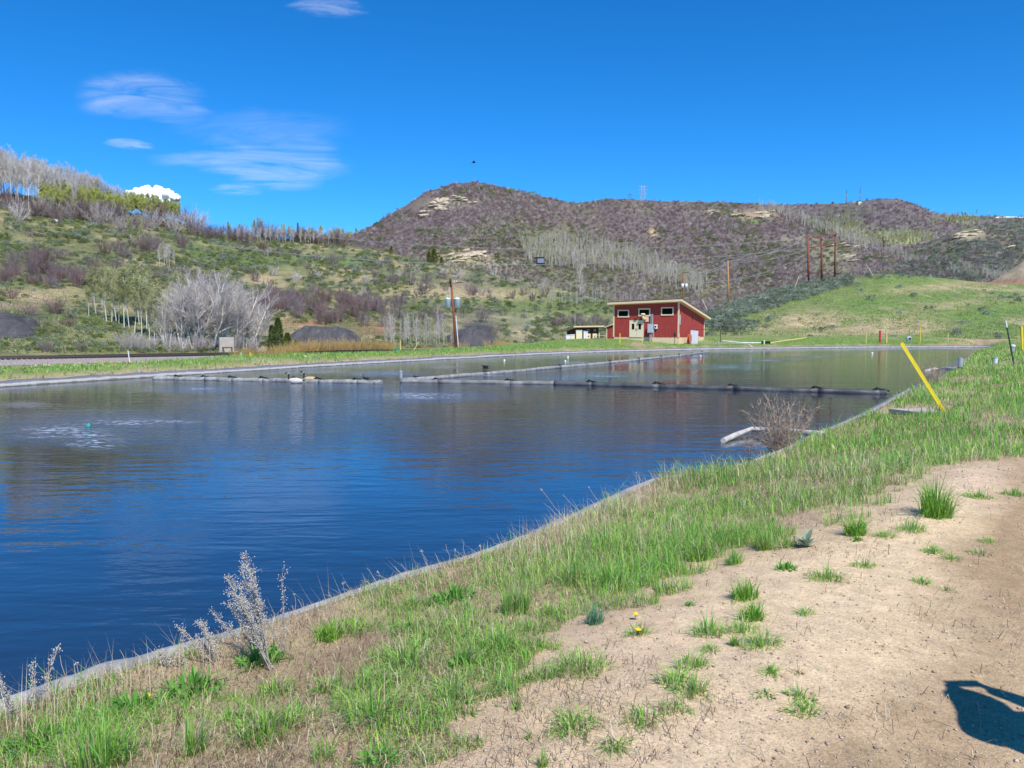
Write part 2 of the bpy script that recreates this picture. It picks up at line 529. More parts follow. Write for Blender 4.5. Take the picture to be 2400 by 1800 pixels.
def build_water():
    tx = np.linspace(-1.35, .95, 420)
    yy = np.concatenate([np.linspace(-7, .9, 8), np.geomspace(1.0, 118, 420)])
    X, Y = np.meshgrid(tx, yy)
    X = X * np.maximum(Y, 14) - 1
    keep = pond_sd(X, Y) < 1.4
    P, Q = proj(X, Y, 0 * X); ok = Y > 2
    rough = np.zeros(X.shape); foam = np.zeros(X.shape)
    for cx, cy, rx, ry, k in AER:
        rough = np.maximum(rough, k * blob(P, Q, cx, cy, rx, ry, 0) * ok)
    for cx, cy, rx, ry in FOAM:
        foam = np.maximum(foam, blob(P, Q, cx, cy, rx, ry, 0) * ok)
    n0, n1 = X.shape
    i, j = np.meshgrid(np.arange(n0 - 1), np.arange(n1 - 1), indexing='ij')
    f = np.stack([i * n1 + j, i * n1 + j + 1, (i + 1) * n1 + j + 1, (i + 1) * n1 + j], -1).reshape(-1, 4)
    kf = keep.ravel()[f].any(1)
    f = f[kf]
    m, n, l, b = mat('pond_water')
    n.remove(b)
    geo = n.new('ShaderNodeNewGeometry')
    ar = n.new('ShaderNodeAttribute'); ar.attribute_name = 'rough'
    af = n.new('ShaderNodeAttribute'); af.attribute_name = 'foam'
    def wave(scale, sx, sy, rot, detail, dist=0.0):
        mp = n.new('ShaderNodeMapping'); mp.inputs['Scale'].default_value = (sx, sy, 1); mp.inputs['Rotation'].default_value = (0, 0, radians(rot))
        l.new(geo.outputs['Position'], mp.inputs['Vector'])
        return noise_node(n, l, scale, detail, mp.outputs[0], .5, dist)
    w1 = wave(1.0, .36, 1.35, -12, 2, .6)     # long ripples
    w2 = wave(2.6, .36, 1.3, -10, 2, .5)
    w3 = wave(6.5, .7, 1.3, 8, 3)           # fine chop where the aerators boil
    big = wave(.06, .6, 1.4, -10, 3, .8)     # calm and ruffled patches
    patch = ramp(n, l, big.outputs['Fac'], [(.35, .45), (.62, 1.0)])
    h1 = math_node(n, l, 'MULTIPLY', w1.outputs['Fac'], .0125)
    h2 = math_node(n, l, 'MULTIPLY', math_node(n, l, 'MULTIPLY', w2.outputs['Fac'], .0075), patch.outputs[0])
    rg = math_node(n, l, 'ADD', math_node(n, l, 'MULTIPLY', ar.outputs['Fac'], 1.0), .09)
    h3 = math_node(n, l, 'MULTIPLY', math_node(n, l, 'MULTIPLY', w3.outputs['Fac'], .030), rg)
    h = math_node(n, l, 'ADD', math_node(n, l, 'ADD', h1, h2), h3)
    bp = n.new('ShaderNodeBump'); bp.inputs['Strength'].default_value = 1.0; bp.inputs['Distance'].default_value = 1.0
    l.new(h, bp.inputs['Height'])
    gl = n.new('ShaderNodeBsdfGlossy'); gl.inputs['Roughness'].default_value = .03; gl.inputs['Color'].default_value = (.92, .94, .97, 1)
    l.new(bp.outputs[0], gl.inputs['Normal'])
    df = n.new('ShaderNodeBsdfDiffuse'); df.inputs['Color'].default_value = (.014, .022, .032, 1)
    lw = n.new('ShaderNodeFresnel'); lw.inputs['IOR'].default_value = 1.55
    l.new(bp.outputs[0], lw.inputs['Normal'])
    mx = n.new('ShaderNodeMixShader')
    l.new(math_node(n, l, 'MINIMUM', math_node(n, l, 'ADD', math_node(n, l, 'MULTIPLY', lw.outputs[0], .76), .12), 1.0), mx.inputs[0])
    l.new(df.outputs[0], mx.inputs[1]); l.new(gl.outputs[0], mx.inputs[2])
    # foam lines drifting from the aerators
    fn = wave(1.3, .35, 1.6, -12, 8, 1.2)
    ff = wave(7, .7, 1.4, 0, 4, .6)
    fr = math_node(n, l, 'ADD', math_node(n, l, 'MULTIPLY', math_node(n, l, 'ABSOLUTE', math_node(n, l, 'SUBTRACT', fn.outputs['Fac'], .5)), -9.0), 1.0)
    fm = math_node(n, l, 'MULTIPLY', math_node(n, l, 'MAXIMUM', fr, 0.0), ramp(n, l, ff.outputs['Fac'], [(.47, 0.0), (.64, 1.0)]).outputs[0])
    fmm = math_node(n, l, 'MINIMUM', math_node(n, l, 'MULTIPLY', math_node(n, l, 'MULTIPLY', fm, af.outputs['Fac']), 1.5), .9)
    fd = n.new('ShaderNodeBsdfDiffuse'); fd.inputs['Color'].default_value = (.44, .50, .60, 1)
    m2 = n.new('ShaderNodeMixShader'); l.new(fmm, m2.inputs[0]); l.new(mx.outputs[0], m2.inputs[1]); l.new(fd.outputs[0], m2.inputs[2])
    l.new(m2.outputs[0], n['Material Output'].inputs['Surface'])
    v = np.stack([X, Y, 0 * X], -1).reshape(-1, 3)
    me = mesh_np('water', v, f, [m], smooth=True, attrs={'rough': rough.ravel(), 'foam': foam.ravel()})
    o = link('water', me)
    tag(o, 'rippled dark blue pond water mirroring hills and sky', None, kind='structure')
build_water()

# ---------------------------------------------------------------- hills
HILL = {}

def interp_px(pts, x):
    p = np.array(pts, float)
    return np.interp(x, p[:, 0], p[:, 1])

class Hill:
    def __init__(s, name, label, px0, px1, ridge, dep_r, dep_b, base_py, nu, nv, amp, nsc, colf, pw=.9, seed=0, kind='structure', rj=1.0, mslot=None):
        px = np.linspace(px0, px1, nu)
        rp = interp_px(ridge, px); bp = interp_px(base_py, px)
        Yr = interp_px(dep_r, px); Yb = interp_px(dep_b, px)
        a = (px - 1200) / FPX
        def dirs(py):
            b = (900 - py) / FPX
            dy = CP + b * SP; dz = -SP + b * CP
            return a / dy, dz / dy
        txr, tzr = dirs(rp); txb, tzb = dirs(bp)
        rpn = fbm(px, px * 0 + seed * 9.1, 60, 4, seed + 3) * rj
        tzr = tzr + rpn / FPX
        v = np.concatenate([np.linspace(0, 1, nv), 1 + np.linspace(.04, 1.0, 14)])[:, None]
        T = np.clip(v, 0, 1) ** pw
        tx = txb + (txr - txb) * T
        Y = Yb + (Yr - Yb) * v
        tz = tzb + (tzr - tzb) * T
        back = np.clip(v - 1, 0, None)
        Z = EYE + Y * tz - back ** 1.5 * (tzr * Yr) * 1.1 - back * .10 * Yr
        X = tx * Y
        env = np.clip(np.sin(np.pi * np.clip(v, 0, 1) ** 1.0), 0, 1) ** .7
        nz = fbm(X, Y, nsc, 5, seed) + .5 * (1 - 2 * np.abs(fbm(X, Y, nsc * 1.6, 3, seed + 20)))
        Z = Z + env * amp * nz + (.15 + .85 * env) * amp * .06 * fbm(X, Y, nsc * .12, 3, seed + 40)
        s.X, s.Y, s.Z, s.nv, s.px = X, Y, Z, nv, px
        s.PX, s.PY = proj(X, Y, Z)
        s.name = name
        n0, n1 = X.shape
        i, j = np.meshgrid(np.arange(n0 - 1), np.arange(n1 - 1), indexing='ij')
        f = np.stack([i * n1 + j, i * n1 + j + 1, (i + 1) * n1 + j + 1, (i + 1) * n1 + j], -1).reshape(-1, 4)
        c = colf(s.PX, s.PY, X, Y)
        me = mesh_np(name, np.stack([X, Y, Z], -1).reshape(-1, 3), f, [hill_mat()], col=c.reshape(-1, 3), smooth=True)
        o = link('hill', me)
        tag(o, label, None, kind=kind)
    def pt(s, px, py):
        """world point of the hillside seen at photo position px, py; None past the crest"""
        k = int(np.clip(round((px - s.px[0]) / (s.px[1] - s.px[0])), 0, len(s.px) - 1))
        col = s.PY[:s.nv, k]
        w = np.where(col <= py)[0]
        if len(w) == 0: return None
        i = w[0]
        if i == 0: return Vector((s.X[0, k], s.Y[0, k], s.Z[0, k]))
        t = (col[i - 1] - py) / max(1e-6, col[i - 1] - col[i]); t = min(1, max(0, t))
        f = lambda A: A[i - 1, k] * (1 - t) + A[i, k] * t
        return Vector((f(s.X), f(s.Y), f(s.Z)))

def _hit(s, px, py):
    p = s.pt(px, py)
    if p is None:
        k = int(np.clip(round((px - s.px[0]) / (s.px[1] - s.px[0])), 0, len(s.px) - 1))
        p = Vector((s.X[s.nv - 1, k], s.Y[s.nv - 1, k], s.Z[s.nv - 1, k]))
    return p
Hill.hit = _hit

_hm = []
def hill_mat():
    if _hm: return _hm[0]
    m, n, l, b = mat('hill_ground')
    a = n.new('ShaderNodeAttribute'); a.attribute_name = 'col'
    geo = n.new('ShaderNodeNewGeometry')
    t1 = noise_node(n, l, .45, 8, geo.outputs['Position'], .75)
    t2 = noise_node(n, l, 2.2, 5, geo.outputs['Position'], .7)
    r1 = ramp(n, l, t1.outputs['Fac'], [(.3, .62), (.5, 1), (.7, 1.35)])
    r2 = ramp(n, l, t2.outputs['Fac'], [(.35, .7), (.65, 1.25)])
    x = mixc(n, l, mixc(n, l, a.outputs['Color'], r1.outputs[0], 1, 'MULTIPLY'), r2.outputs[0], 1, 'MULTIPLY')
    l.new(x, b.inputs['Base Color']); b.inputs['Roughness'].default_value = .95; b.inputs['Specular IOR Level'].default_value = .05
    bp = n.new('ShaderNodeBump'); bp.inputs['Strength'].default_value = .8; bp.inputs['Distance'].default_value = .5
    l.new(math_node(n, l, 'ADD', t1.outputs['Fac'], t2.outputs['Fac']), bp.inputs['Height']); l.new(bp.outputs[0], b.inputs['Normal'])
    _hm.append(m)
    return m

def cm(c, col, t):
    t = np.clip(t, 0, 1)[..., None]
    return c * (1 - t) + np.array(col) * t

GREEN = (.17, .205, .08); LUSH = (.155, .24, .07); OLIVE = (.20, .205, .10); TAN = (.50, .385, .23); BROWN = (.20, .15, .11); MAUVE = (.19, .15, .155); COAL = (.075, .075, .09); PALE = (.40, .36, .24); RED = (.40, .21, .13)

def colA(P, Q, X, Y):
    n1 = fbm(X, Y, 26, 4, 81); n2 = fbm(X, Y, 5, 4, 85)
    c = np.zeros(P.shape + (3,)) + np.array(OLIVE)
    c = cm(c, TAN, sstep(.05, .5, n1 * .6 + n2 * .7) * .75)
    c = cm(c, LUSH, sstep(.0, .5, -n1 + .4 * n2) * .55)
    for (x, y, rx, ry, k, col) in [(150, 515, 60, 18, .8, LUSH), (520, 555, 180, 25, .6, LUSH), (620, 610, 200, 50, .35, LUSH), (300, 660, 220, 30, .4, BROWN), (60, 560, 160, 50, .4, OLIVE), (620, 655, 70, 18, .8, TAN),
            (110, 690, 110, 22, .9, TAN), (40, 720, 80, 12, .8, TAN), (980, 680, 180, 18, .75, TAN), (1150, 690, 140, 16, .8, TAN), (1000, 640, 70, 20, .5, LUSH), (720, 757, 60, 8, .95, RED), (890, 772, 60, 14, .9, RED),
            (120, 800, 160, 50, .5, TAN), (220, 760, 60, 20, .5, LUSH), (330, 800, 80, 30, .5, GREEN), (30, 750, 90, 30, .95, COAL), (160, 810, 120, 25, .4, GREEN), (1250, 770, 120, 30, .6, PALE), (1300, 730, 200, 30, .5, GREEN), (1450, 720, 120, 30, .5, GREEN),
            (1120, 770, 50, 30, .95, COAL), (1150, 745, 300, 12, .4, PALE), (480, 740, 130, 50, .6, BROWN), (1130, 655, 200, 20, .35, MAUVE)]:
        c = cm(c, col, blob(P, Q, x, y, rx, ry) * k * (1 + .8 * n2))
    return c

def colB(P, Q, X, Y):
    n1 = fbm(X, Y, 60, 4, 91); n2 = fbm(X, Y, 14, 4, 95)
    c = np.zeros(P.shape + (3,)) + np.array([.165, .13, .12])
    c = cm(c, (.165, .165, .095), sstep(.0, .5, n1 + .5 * n2) * .7)
    for (x, y, rx, ry, k, col) in [(1250, 545, 180, 25, .6, OLIVE), (1050, 480, 70, 14, .4, PALE), (1950, 600, 80, 40, .7, (.33, .32, .19)), (1780, 505, 60, 14, .6, TAN), (1770, 518, 30, 6, .9, LUSH), (1300, 660, 240, 50, .6, OLIVE),
            (1600, 660, 200, 40, .6, OLIVE), (1530, 545, 10, 14, .9, TAN), (1080, 606, 90, 22, .6, TAN), (1180, 620, 60, 14, .7, PALE), (1060, 640, 60, 20, .5, LUSH), (1980, 575, 60, 10, .7, PALE), (1850, 560, 90, 14, .4, PALE), (1700, 498, 80, 6, .6, PALE)]:
        c = cm(c, col, blob(P, Q, x, y, rx, ry) * k * (1 + .8 * n2))
    return c

def colC(P, Q, X, Y):
    n1 = fbm(X, Y, 90, 4, 101)
    c = np.zeros(P.shape + (3,)) + np.array([.165, .14, .135])
    c = cm(c, (.12, .14, .08), sstep(.0, .5, n1) * .7)
    c = cm(c, (.40, .42, .20), blob(P, Q, 2110, 562, 90, 16, 5)); c = cm(c, (.28, .30, .14), blob(P, Q, 1990, 540, 70, 14))
    c = cm(c, (.30, .30, .18), blob(P, Q, 2250, 515, 50, 8, 12) * .9)
    c = cm(c, (.85, .87, .9), ((Q < 510) & (P > 2333)) * 1.0 * (vnoise(X / 40, Y / 9, 5) > -.3))
    return c

def colD(P, Q, X, Y):
    n1 = fbm(X, Y, 40, 4, 111); n2 = fbm(X, Y, 9, 4, 112)
    c = np.zeros(P.shape + (3,)) + np.array([.19, .175, .12])
    c = cm(c, (.12, .16, .06), sstep(0, .5, n1))
    c = cm(c, PALE, blob(P, Q, 2270, 552, 50, 12, -8)); c = cm(c, PALE, blob(P, Q, 2340, 592, 90, 5, -12) * 1.2); c = cm(c, PALE, sstep(.35, .6, n2) * .4)
    return c

def colE(P, Q, X, Y):
    n1 = fbm(X, Y, 22, 4, 121); n2 = fbm(X, Y, 4, 4, 125)
    c = np.zeros(P.shape + (3,)) + np.array([.20, .265, .085])
    c = cm(c, (.50, .40, .25), sstep(-.02, .42, n1 * .7 + n2 * .5))
    for (x, y, rx, ry, k, col) in [(1900, 750, 70, 30, .9, TAN), (2000, 775, 220, 14, .75, TAN), (2100, 760, 80, 22, .8, TAN), (2180, 675, 140, 10, .8, TAN), (2250, 710, 140, 8, .6, TAN), (1800, 770, 130, 16, .8, TAN), (2170, 770, 120, 12, .7, TAN), (2300, 740, 110, 25, .9, LUSH), (2050, 710, 130, 22, .7, LUSH), (2380, 690, 120, 10, .6, LUSH),
            (1750, 710, 160, 30, .7, (.12, .15, .08)), (1960, 655, 180, 12, .5, (.12, .16, .08)), (1700, 760, 80, 20, .5, GREEN), (2160, 645, 110, 7, .6, LUSH), (2340, 662, 60, 6, .9, (.36, .22, .14))]:
        c = cm(c, col, blob(P, Q, x, y, rx, ry, -6) * k * (1 + 1.0 * n2))
    return c

HA = Hill('hill_near', 'long green and brown hillside with scattered bare shrubs beyond the railway', -1300, 1760,
          [(-1300, 200), (-700, 330), (0, 452), (150, 470), (300, 500), (400, 520), (500, 543), (620, 558), (780, 572), (870, 584), (980, 606), (1090, 632), (1200, 652), (1300, 672), (1400, 700), (1500, 722), (1600, 745), (1760, 778)],
          [(-1300, 190), (0, 230), (400, 255), (800, 310), (1100, 300), (1300, 270), (1500, 220), (1760, 190)],
          [(-1300, 45), (0, 66), (350, 78), (700, 92), (950, 108), (1100, 122), (1300, 150), (1500, 158), (1760, 160)],
          [(-1300, 880), (0, 838), (400, 832), (700, 827), (1050, 816), (1400, 812), (1760, 806)], 520, 170, 3.2, 30, colA, .85, 1, rj=3)
HB = Hill('hill_middle', 'rounded central mountain covered in mauve leafless brush with sandstone outcrops', 560, 2700,
          [(560, 640), (700, 600), (780, 572), (820, 557), (870, 531), (950, 483), (1000, 449), (1060, 430), (1110, 427), (1150, 434), (1250, 457), (1340, 476), (1400, 470), (1480, 466), (1560, 474), (1700, 474), (1785, 479), (1838, 494), (1907, 521), (1968, 549), (2029, 573), (2110, 598), (2192, 622), (2314, 645), (2450, 662), (2700, 680)],
          [(560, 600), (1100, 640), (1400, 900), (1785, 950), (2030, 620), (2314, 440), (2700, 400)],
          [(560, 330), (1200, 330), (1700, 300), (2314, 290), (2700, 290)],
          [(560, 720), (900, 720), (1300, 760), (1700, 770), (2700, 750)], 560, 200, 9, 90, colB, .9, 2, rj=3)
HC = Hill('hill_far', 'distant mauve brown mountain with a rounded top under the antennas', 1640, 4000,
          [(1640, 490), (1785, 482), (1900, 479), (1980, 477), (2030, 469), (2085, 465), (2110, 467), (2150, 481), (2190, 499), (2250, 505), (2330, 507), (2400, 509), (3000, 540), (4000, 520)],
          [(1640, 1500), (4000, 1500)], [(1640, 820), (4000, 820)], [(1640, 660), (4000, 670)], 380, 110, 16, 160, colC, .9, 3, rj=2)
HD = Hill('hill_right', 'dark brushy hill with pale rock ledges at the right edge', 2090, 4000,
          [(2090, 606), (2130, 588), (2192, 564), (2253, 535), (2314, 526), (2400, 522), (2700, 470), (3400, 440), (4000, 460)],
          [(2090, 700), (4000, 700)], [(2090, 400), (4000, 400)], [(2090, 668), (4000, 690)], 300, 110, 8, 70, colD, .9, 4, rj=3)
HE = Hill('hill_green', 'low green grassy slope with tan patches right of the red building', 1560, 4200,
          [(1560, 768), (1620, 752), (1660, 735), (1744, 703), (1866, 670), (1960, 654), (2008, 648), (2070, 641), (2192, 650), (2314, 663), (2400, 668), (2700, 672), (4200, 640)],
          [(1560, 150), (1744, 175), (1895, 215), (2100, 235), (4200, 235)],
          [(1560, 122), (1700, 118), (2000, 122), (2400, 126), (4200, 126)],
          [(1560, 808), (1800, 806), (4200, 806)], 520, 130, 1.6, 26, colE, .8, 5, rj=2)
HF = Hill('hill_gap', 'small far ridge with pale trees in the gap between two hills', 560, 1000,
          [(560, 575), (700, 562), (760, 553), (820, 554), (860, 556), (1000, 590)],
          [(560, 760), (1000, 760)], [(560, 420), (1000, 420)], [(560, 640), (1000, 640)], 120, 30, 4, 60, lambda P, Q, X, Y: np.zeros(P.shape + (3,)) + np.array([.26, .28, .12]), .9, 6, rj=2)
HG = Hill('dirt_cut', 'bare tan and reddish earth cut at the right edge', 2290, 4000,
          [(2290, 672), (2314, 665), (2340, 652), (2370, 634), (2400, 612), (2480, 575), (2700, 560), (4000, 560)],
          [(2290, 300), (4000, 300)], [(2290, 238), (4000, 238)], [(2290, 690), (4000, 700)], 160, 50, 2.5, 14,
          lambda P, Q, X, Y: cm(np.zeros(P.shape + (3,)) + np.array([.46, .36, .24]), (.40, .23, .15), sstep(650, 662, Q + 5 * vnoise(P / 12, Q / 5))), .8, 7, rj=2)
# ================================================================ plants
class TB:
    """triangle buffer for twigs, tubes and leaves"""
    def __init__(s): s.v = []; s.f = []; s.m = []; s.n = 0
    def tube(s, pts, r0, r1, m=0, k=3):
        b = s.n; n = len(pts)
        d = np.array(pts[-1]) - np.array(pts[0]); d = d / (np.linalg.norm(d) + 1e-9)
        u = np.cross(d, (.31, .7, .2)); u /= np.linalg.norm(u) + 1e-9; w = np.cross(d, u)
        for i, p in enumerate(pts):
            r = r0 + (r1 - r0) * i / (n - 1)
            for j in range(k):
                a = 2 * pi * j / k
                s.v.append((p[0] + (u[0] * cos(a) + w[0] * sin(a)) * r, p[1] + (u[1] * cos(a) + w[1] * sin(a)) * r, p[2] + (u[2] * cos(a) + w[2] * sin(a)) * r))
        for i in range(n - 1):
            for j in range(k):
                a = b + i * k + j; c = b + i * k + (j + 1) % k
                s.f.append((a, c, c + k)); s.f.append((a, c + k, a + k)); s.m += [m, m]
        s.n += n * k
    def twig(s, p, q, w, m=0):
        d = np.array(q) - np.array(p)
        u = np.cross(d, np.random.default_rng(s.n).normal(size=3)); u = u / (np.linalg.norm(u) + 1e-9) * w
        s.v += [tuple(np.array(p) - u), tuple(np.array(p) + u), tuple(q)]
        s.f.append((s.n, s.n + 1, s.n + 2)); s.m.append(m); s.n += 3
    def leaf(s, p, d, u, L, W, m=1):
        p = np.array(p); d = np.array(d) * L; u = np.array(u) * W * .5
        s.v += [tuple(p), tuple(p + d * .5 + u), tuple(p + d), tuple(p + d * .5 - u)]
        s.f += [(s.n, s.n + 1, s.n + 2), (s.n, s.n + 2, s.n + 3)]; s.m += [m, m]; s.n += 4
    def mesh(s, name, mats):
        return mesh_np(name, s.v, s.f, mats, s.m)

def rdir(g, d, spread):
    v = np.array(d, float) + g.normal(size=3) * spread
    return v / np.linalg.norm(v)

def grow(tb, g, p, d, L, r, lvl, prm):
    """recursive limb: bends a little, carries children, ends in twigs"""
    nseg = prm['seg'][lvl]
    pts = [np.array(p, float)]
    dd = np.array(d, float)
    for i in range(nseg):
        dd = dd + g.normal(size=3) * prm['bend'][lvl] + np.array([0, 0, prm['up'][lvl]])
        dd /= np.linalg.norm(dd)
        pts.append(pts[-1] + dd * L / nseg)
    last = lvl == prm['levels'] - 1
    if last:
        for i in range(nseg):
            tb.twig(pts[i], pts[i + 1], r * (1 if i == 0 else .6), prm['tm'])
            if prm.get('leaf') and g.random() < prm['leafp']:
                q = pts[i + 1]
                dl = rdir(g, (0, 0, .1), 1)
                tb.leaf(q, dl, rdir(g, np.cross(dl, (0, 0, 1)) + 1e-3, .4), prm['leaf'] * g.uniform(.6, 1.2), prm['leaf'] * .8, prm.get('lm', 2))
        return
    tb.tube(pts, r, r * prm['taper'][lvl], 0 if lvl < prm['barklv'] else prm['tm'], prm.get('k', 3) if lvl else prm.get('k0', 4))
    n = prm['n'][lvl]
    n = int(n * g.uniform(.8, 1.2)) + 1
    st = prm['start'][lvl]
    for c in range(n):
        t = st + (1 - st) * (c + g.random()) / n
        x = t * nseg; i = min(int(x), nseg - 1)
        q = pts[i] * (1 - (x - i)) + pts[i + 1] * (x - i)
        axis = pts[i + 1] - pts[i]; axis /= np.linalg.norm(axis)
        side = np.cross(axis, g.normal(size=3)); side /= np.linalg.norm(side) + 1e-9
        an = prm['ang'][lvl] * g.uniform(.7, 1.3)
        nd = axis * cos(an) + side * sin(an)
        ln = L * prm['len'][lvl] * g.uniform(.7, 1.2) * (1 - prm['shape'][lvl] * t)
        rc = prm['rr'][lvl + 1]
        grow(tb, g, q, nd, ln, rc * g.uniform(.8, 1.2), lvl + 1, prm)

def tree_mesh(name, seed, prm, mats, H):
    g = np.random.default_rng(seed)
    tb = TB()
    if prm.get('stems', 1) == 1:
        grow(tb, g, (0, 0, -.1), (g.normal() * .04, g.normal() * .04, 1), H, prm['rr'][0], 0, prm)
    else:
        for i in range(prm['stems']):
            a = 2 * pi * (i + g.random()) / prm['stems']; sp = prm['spread'] * sqrt(g.random())
            grow(tb, g, (cos(a) * prm['base'] * g.random(), sin(a) * prm['base'] * g.random(), -.1), rdir(g, (cos(a) * sp, sin(a) * sp, 1), .06), H * g.uniform(.72, 1.0) / sqrt(1 + .25 * sp * sp), prm['rr'][0] * g.uniform(.7, 1.1), 0, prm)
    return tb.mesh(name, mats)

# bark, twig and leaf materials
M_mauve = leafy('mauve_twigs', (.19, .14, .142), (.29, .23, .232), 0)
M_maroon = leafy('maroon_twigs', (.19, .12, .112), (.30, .21, .20), 0)
M_greyt = leafy('grey_twigs', (.42, .375, .345), (.62, .56, .52), 0)
M_paleb = leafy('pale_bark', (.60, .56, .48), (.78, .73, .64), 0)
M_palet = leafy('pale_twigs', (.52, .475, .42), (.72, .66, .59), 0)
M_olive = leafy('catkins_olive', (.46, .47, .17), (.60, .60, .28), .4)
M_olivg = leafy('budding_twigs', (.44, .43, .25), (.56, .54, .36), .2)
M_yleaf = leafy('young_leaves', (.52, .58, .13), (.68, .70, .22), .45)
M_sage = leafy('sage_leaves', (.20, .235, .15), (.33, .37, .27), .2)
M_gbush = leafy('green_bush_leaves', (.15, .19, .07), (.27, .32, .12), .3)
M_conif = leafy('conifer_needles', (.09, .14, .035), (.19, .25, .07), .3)
M_conify = leafy('yellow_conifer_needles', (.17, .20, .03), (.27, .30, .05), .15)
M_orange = leafy('orange_willow_stems', (.38, .25, .11), (.66, .47, .17), .1)
M_redn = leafy('red_needles', (.22, .06, .04), (.30, .10, .06), .1)
M_dark = simple('dark_wood', (.05, .035, .025), .8)

PR_SHRUB = dict(levels=3, seg=[3, 3, 2], bend=[.10, .16, .2], up=[.10, .10, .08], taper=[.4, .5], barklv=0, tm=0, n=[10, 8], start=[.18, .15], ang=[.5, .6], len=[.48, .42], shape=[.45, .3], rr=[.032, .015, .011], stems=17, spread=.95, base=.35, k0=3)
SHRUB = {}
for nm, mt in (('mauve', M_mauve), ('maroon', M_maroon), ('grey', M_greyt)):
    SHRUB[nm] = [tree_mesh('shrub_' + nm, 100 + i, PR_SHRUB, [mt], 3.0) for i in range(4)]
PR_SMALL = dict(PR_SHRUB, n=[5, 3], stems=10, rr=[.07, .05, .045], spread=1.1)
SHRUB_S = [tree_mesh('shrub_small', 140 + i, PR_SMALL, [M_mauve], 3.0) for i in range(4)] + [tree_mesh('shrub_small_grey', 150 + i, PR_SMALL, [M_greyt], 3.0) for i in range(1)] + [tree_mesh('shrub_small_maroon', 155, PR_SMALL, [M_maroon], 3.0)]

PR_ASPEN = dict(levels=4, seg=[6, 3, 3, 2], bend=[.03, .10, .16, .2], up=[.03, .14, .10, .05], taper=[.25, .4, .5], barklv=2, tm=1, n=[24, 11, 9], start=[.34, .2, .1], ang=[.58, .6, .65], len=[.27, .45, .45], shape=[.22, .3, .2], rr=[.10, .038, .018, .013], k0=5)
ASPEN = [tree_mesh('aspen_bare', 200 + i, PR_ASPEN, [M_paleb, M_palet], 10.0) for i in range(4)]
PR_ASPG = dict(PR_ASPEN, leaf=.24, leafp=.8)
ASPEN_G = [tree_mesh('aspen_budding', 210 + i, PR_ASPG, [M_paleb, M_palet, M_yleaf], 9.0) for i in range(3)]
ASPEN_O = [tree_mesh('aspen_olive', 215 + i, dict(PR_ASPG, leafp=.35, leaf=.2), [M_paleb, M_olivg, M_olive], 10.0) for i in range(3)]
PR_COTT = dict(levels=4, seg=[5, 5, 4, 3], bend=[.08, .14, .18, .2], up=[.04, .07, .05, .03], taper=[.45, .4, .4], barklv=2, tm=1, n=[15, 12, 14], start=[.22, .18, .08], ang=[.62, .62, .6], len=[.55, .40, .36], shape=[.35, .3, .2], rr=[.15, .055, .018, .011], stems=4, spread=.42, base=.8, k0=5)
COTT = [tree_mesh('cottonwood_bare', 230 + i, PR_COTT, [M_paleb, M_greyt], 9.5) for i in range(3)]
PR_THIN = dict(levels=3, seg=[5, 3, 2], bend=[.05, .10, .15], up=[.06, .16, .1], taper=[.3, .4], barklv=1, tm=1, n=[22, 9], start=[.12, .1], ang=[.46, .5], len=[.28, .42], shape=[.4, .3], rr=[.034, .018, .013], k0=4)
THIN = [tree_mesh('thin_tree', 240 + i, PR_THIN, [M_palet, M_greyt], 6.0) for i in range(4)]
PR_FAR = dict(levels=3, seg=[4, 3, 2], bend=[.04, .12, .2], up=[.03, .12, .1], taper=[.3, .5], barklv=1, tm=1, n=[14, 7], start=[.32, .1], ang=[.6, .6], len=[.28, .5], shape=[.25, .3], rr=[.16, .07, .055], k0=3)
FARASP = [tree_mesh('far_aspen', 250 + i, PR_FAR, [M_palet, M_palet if i == 0 else M_olivg], 10.0) for i in range(4)]
PR_WILLOW = dict(levels=2, seg=[4, 2], bend=[.06, .12], up=[.05, .1], taper=[.3], barklv=0, tm=0, n=[6], start=[.2], ang=[.35], len=[.4], shape=[.5], rr=[.016, .010], stems=60, spread=.55, base=1.1, k0=3)
WILLOW = [tree_mesh('willow', 260 + i, PR_WILLOW, [M_orange], 1.8) for i in range(3)]

def bush_mesh(name, seed, mats, n=260, h=.7, r=.6, leaf=.09, tw=.5, lobes=5):
    """low leafy bush: leaf-sized faces around a few uneven lobes"""
    g = np.random.default_rng(seed); tb = TB()
    L = [(g.normal() * r * .45, g.normal() * r * .45, h * g.uniform(.35, .6), r * g.uniform(.35, .6)) for _ in range(lobes)]
    for i in range(n):
        cx, cy, cz, cr = L[g.integers(lobes)]
        d = rdir(g, (0, 0, .35), 1.0)
        q = np.array([cx, cy, cz]) + d * cr * g.uniform(.6, 1.05) * np.array([1, 1, h / r * .8])
        if q[2] < 0: q[2] = abs(q[2])
        dl = rdir(g, d + np.array([0, 0, tw]), .5)
        tb.leaf(q, dl, rdir(g, np.cross(dl, (0.2, 1, .3)), .4), leaf * g.uniform(.7, 1.4), leaf * .7, 0)
    return tb.mesh(name, mats)
SAGE = [bush_mesh('sagebrush', 300 + i, [M_sage], 220, .75, .75, .17, .8) for i in range(4)]
GBUSH = [bush_mesh('green_bush', 310 + i, [M_gbush], 200, .6, .8, .17, .4) for i in range(3)]

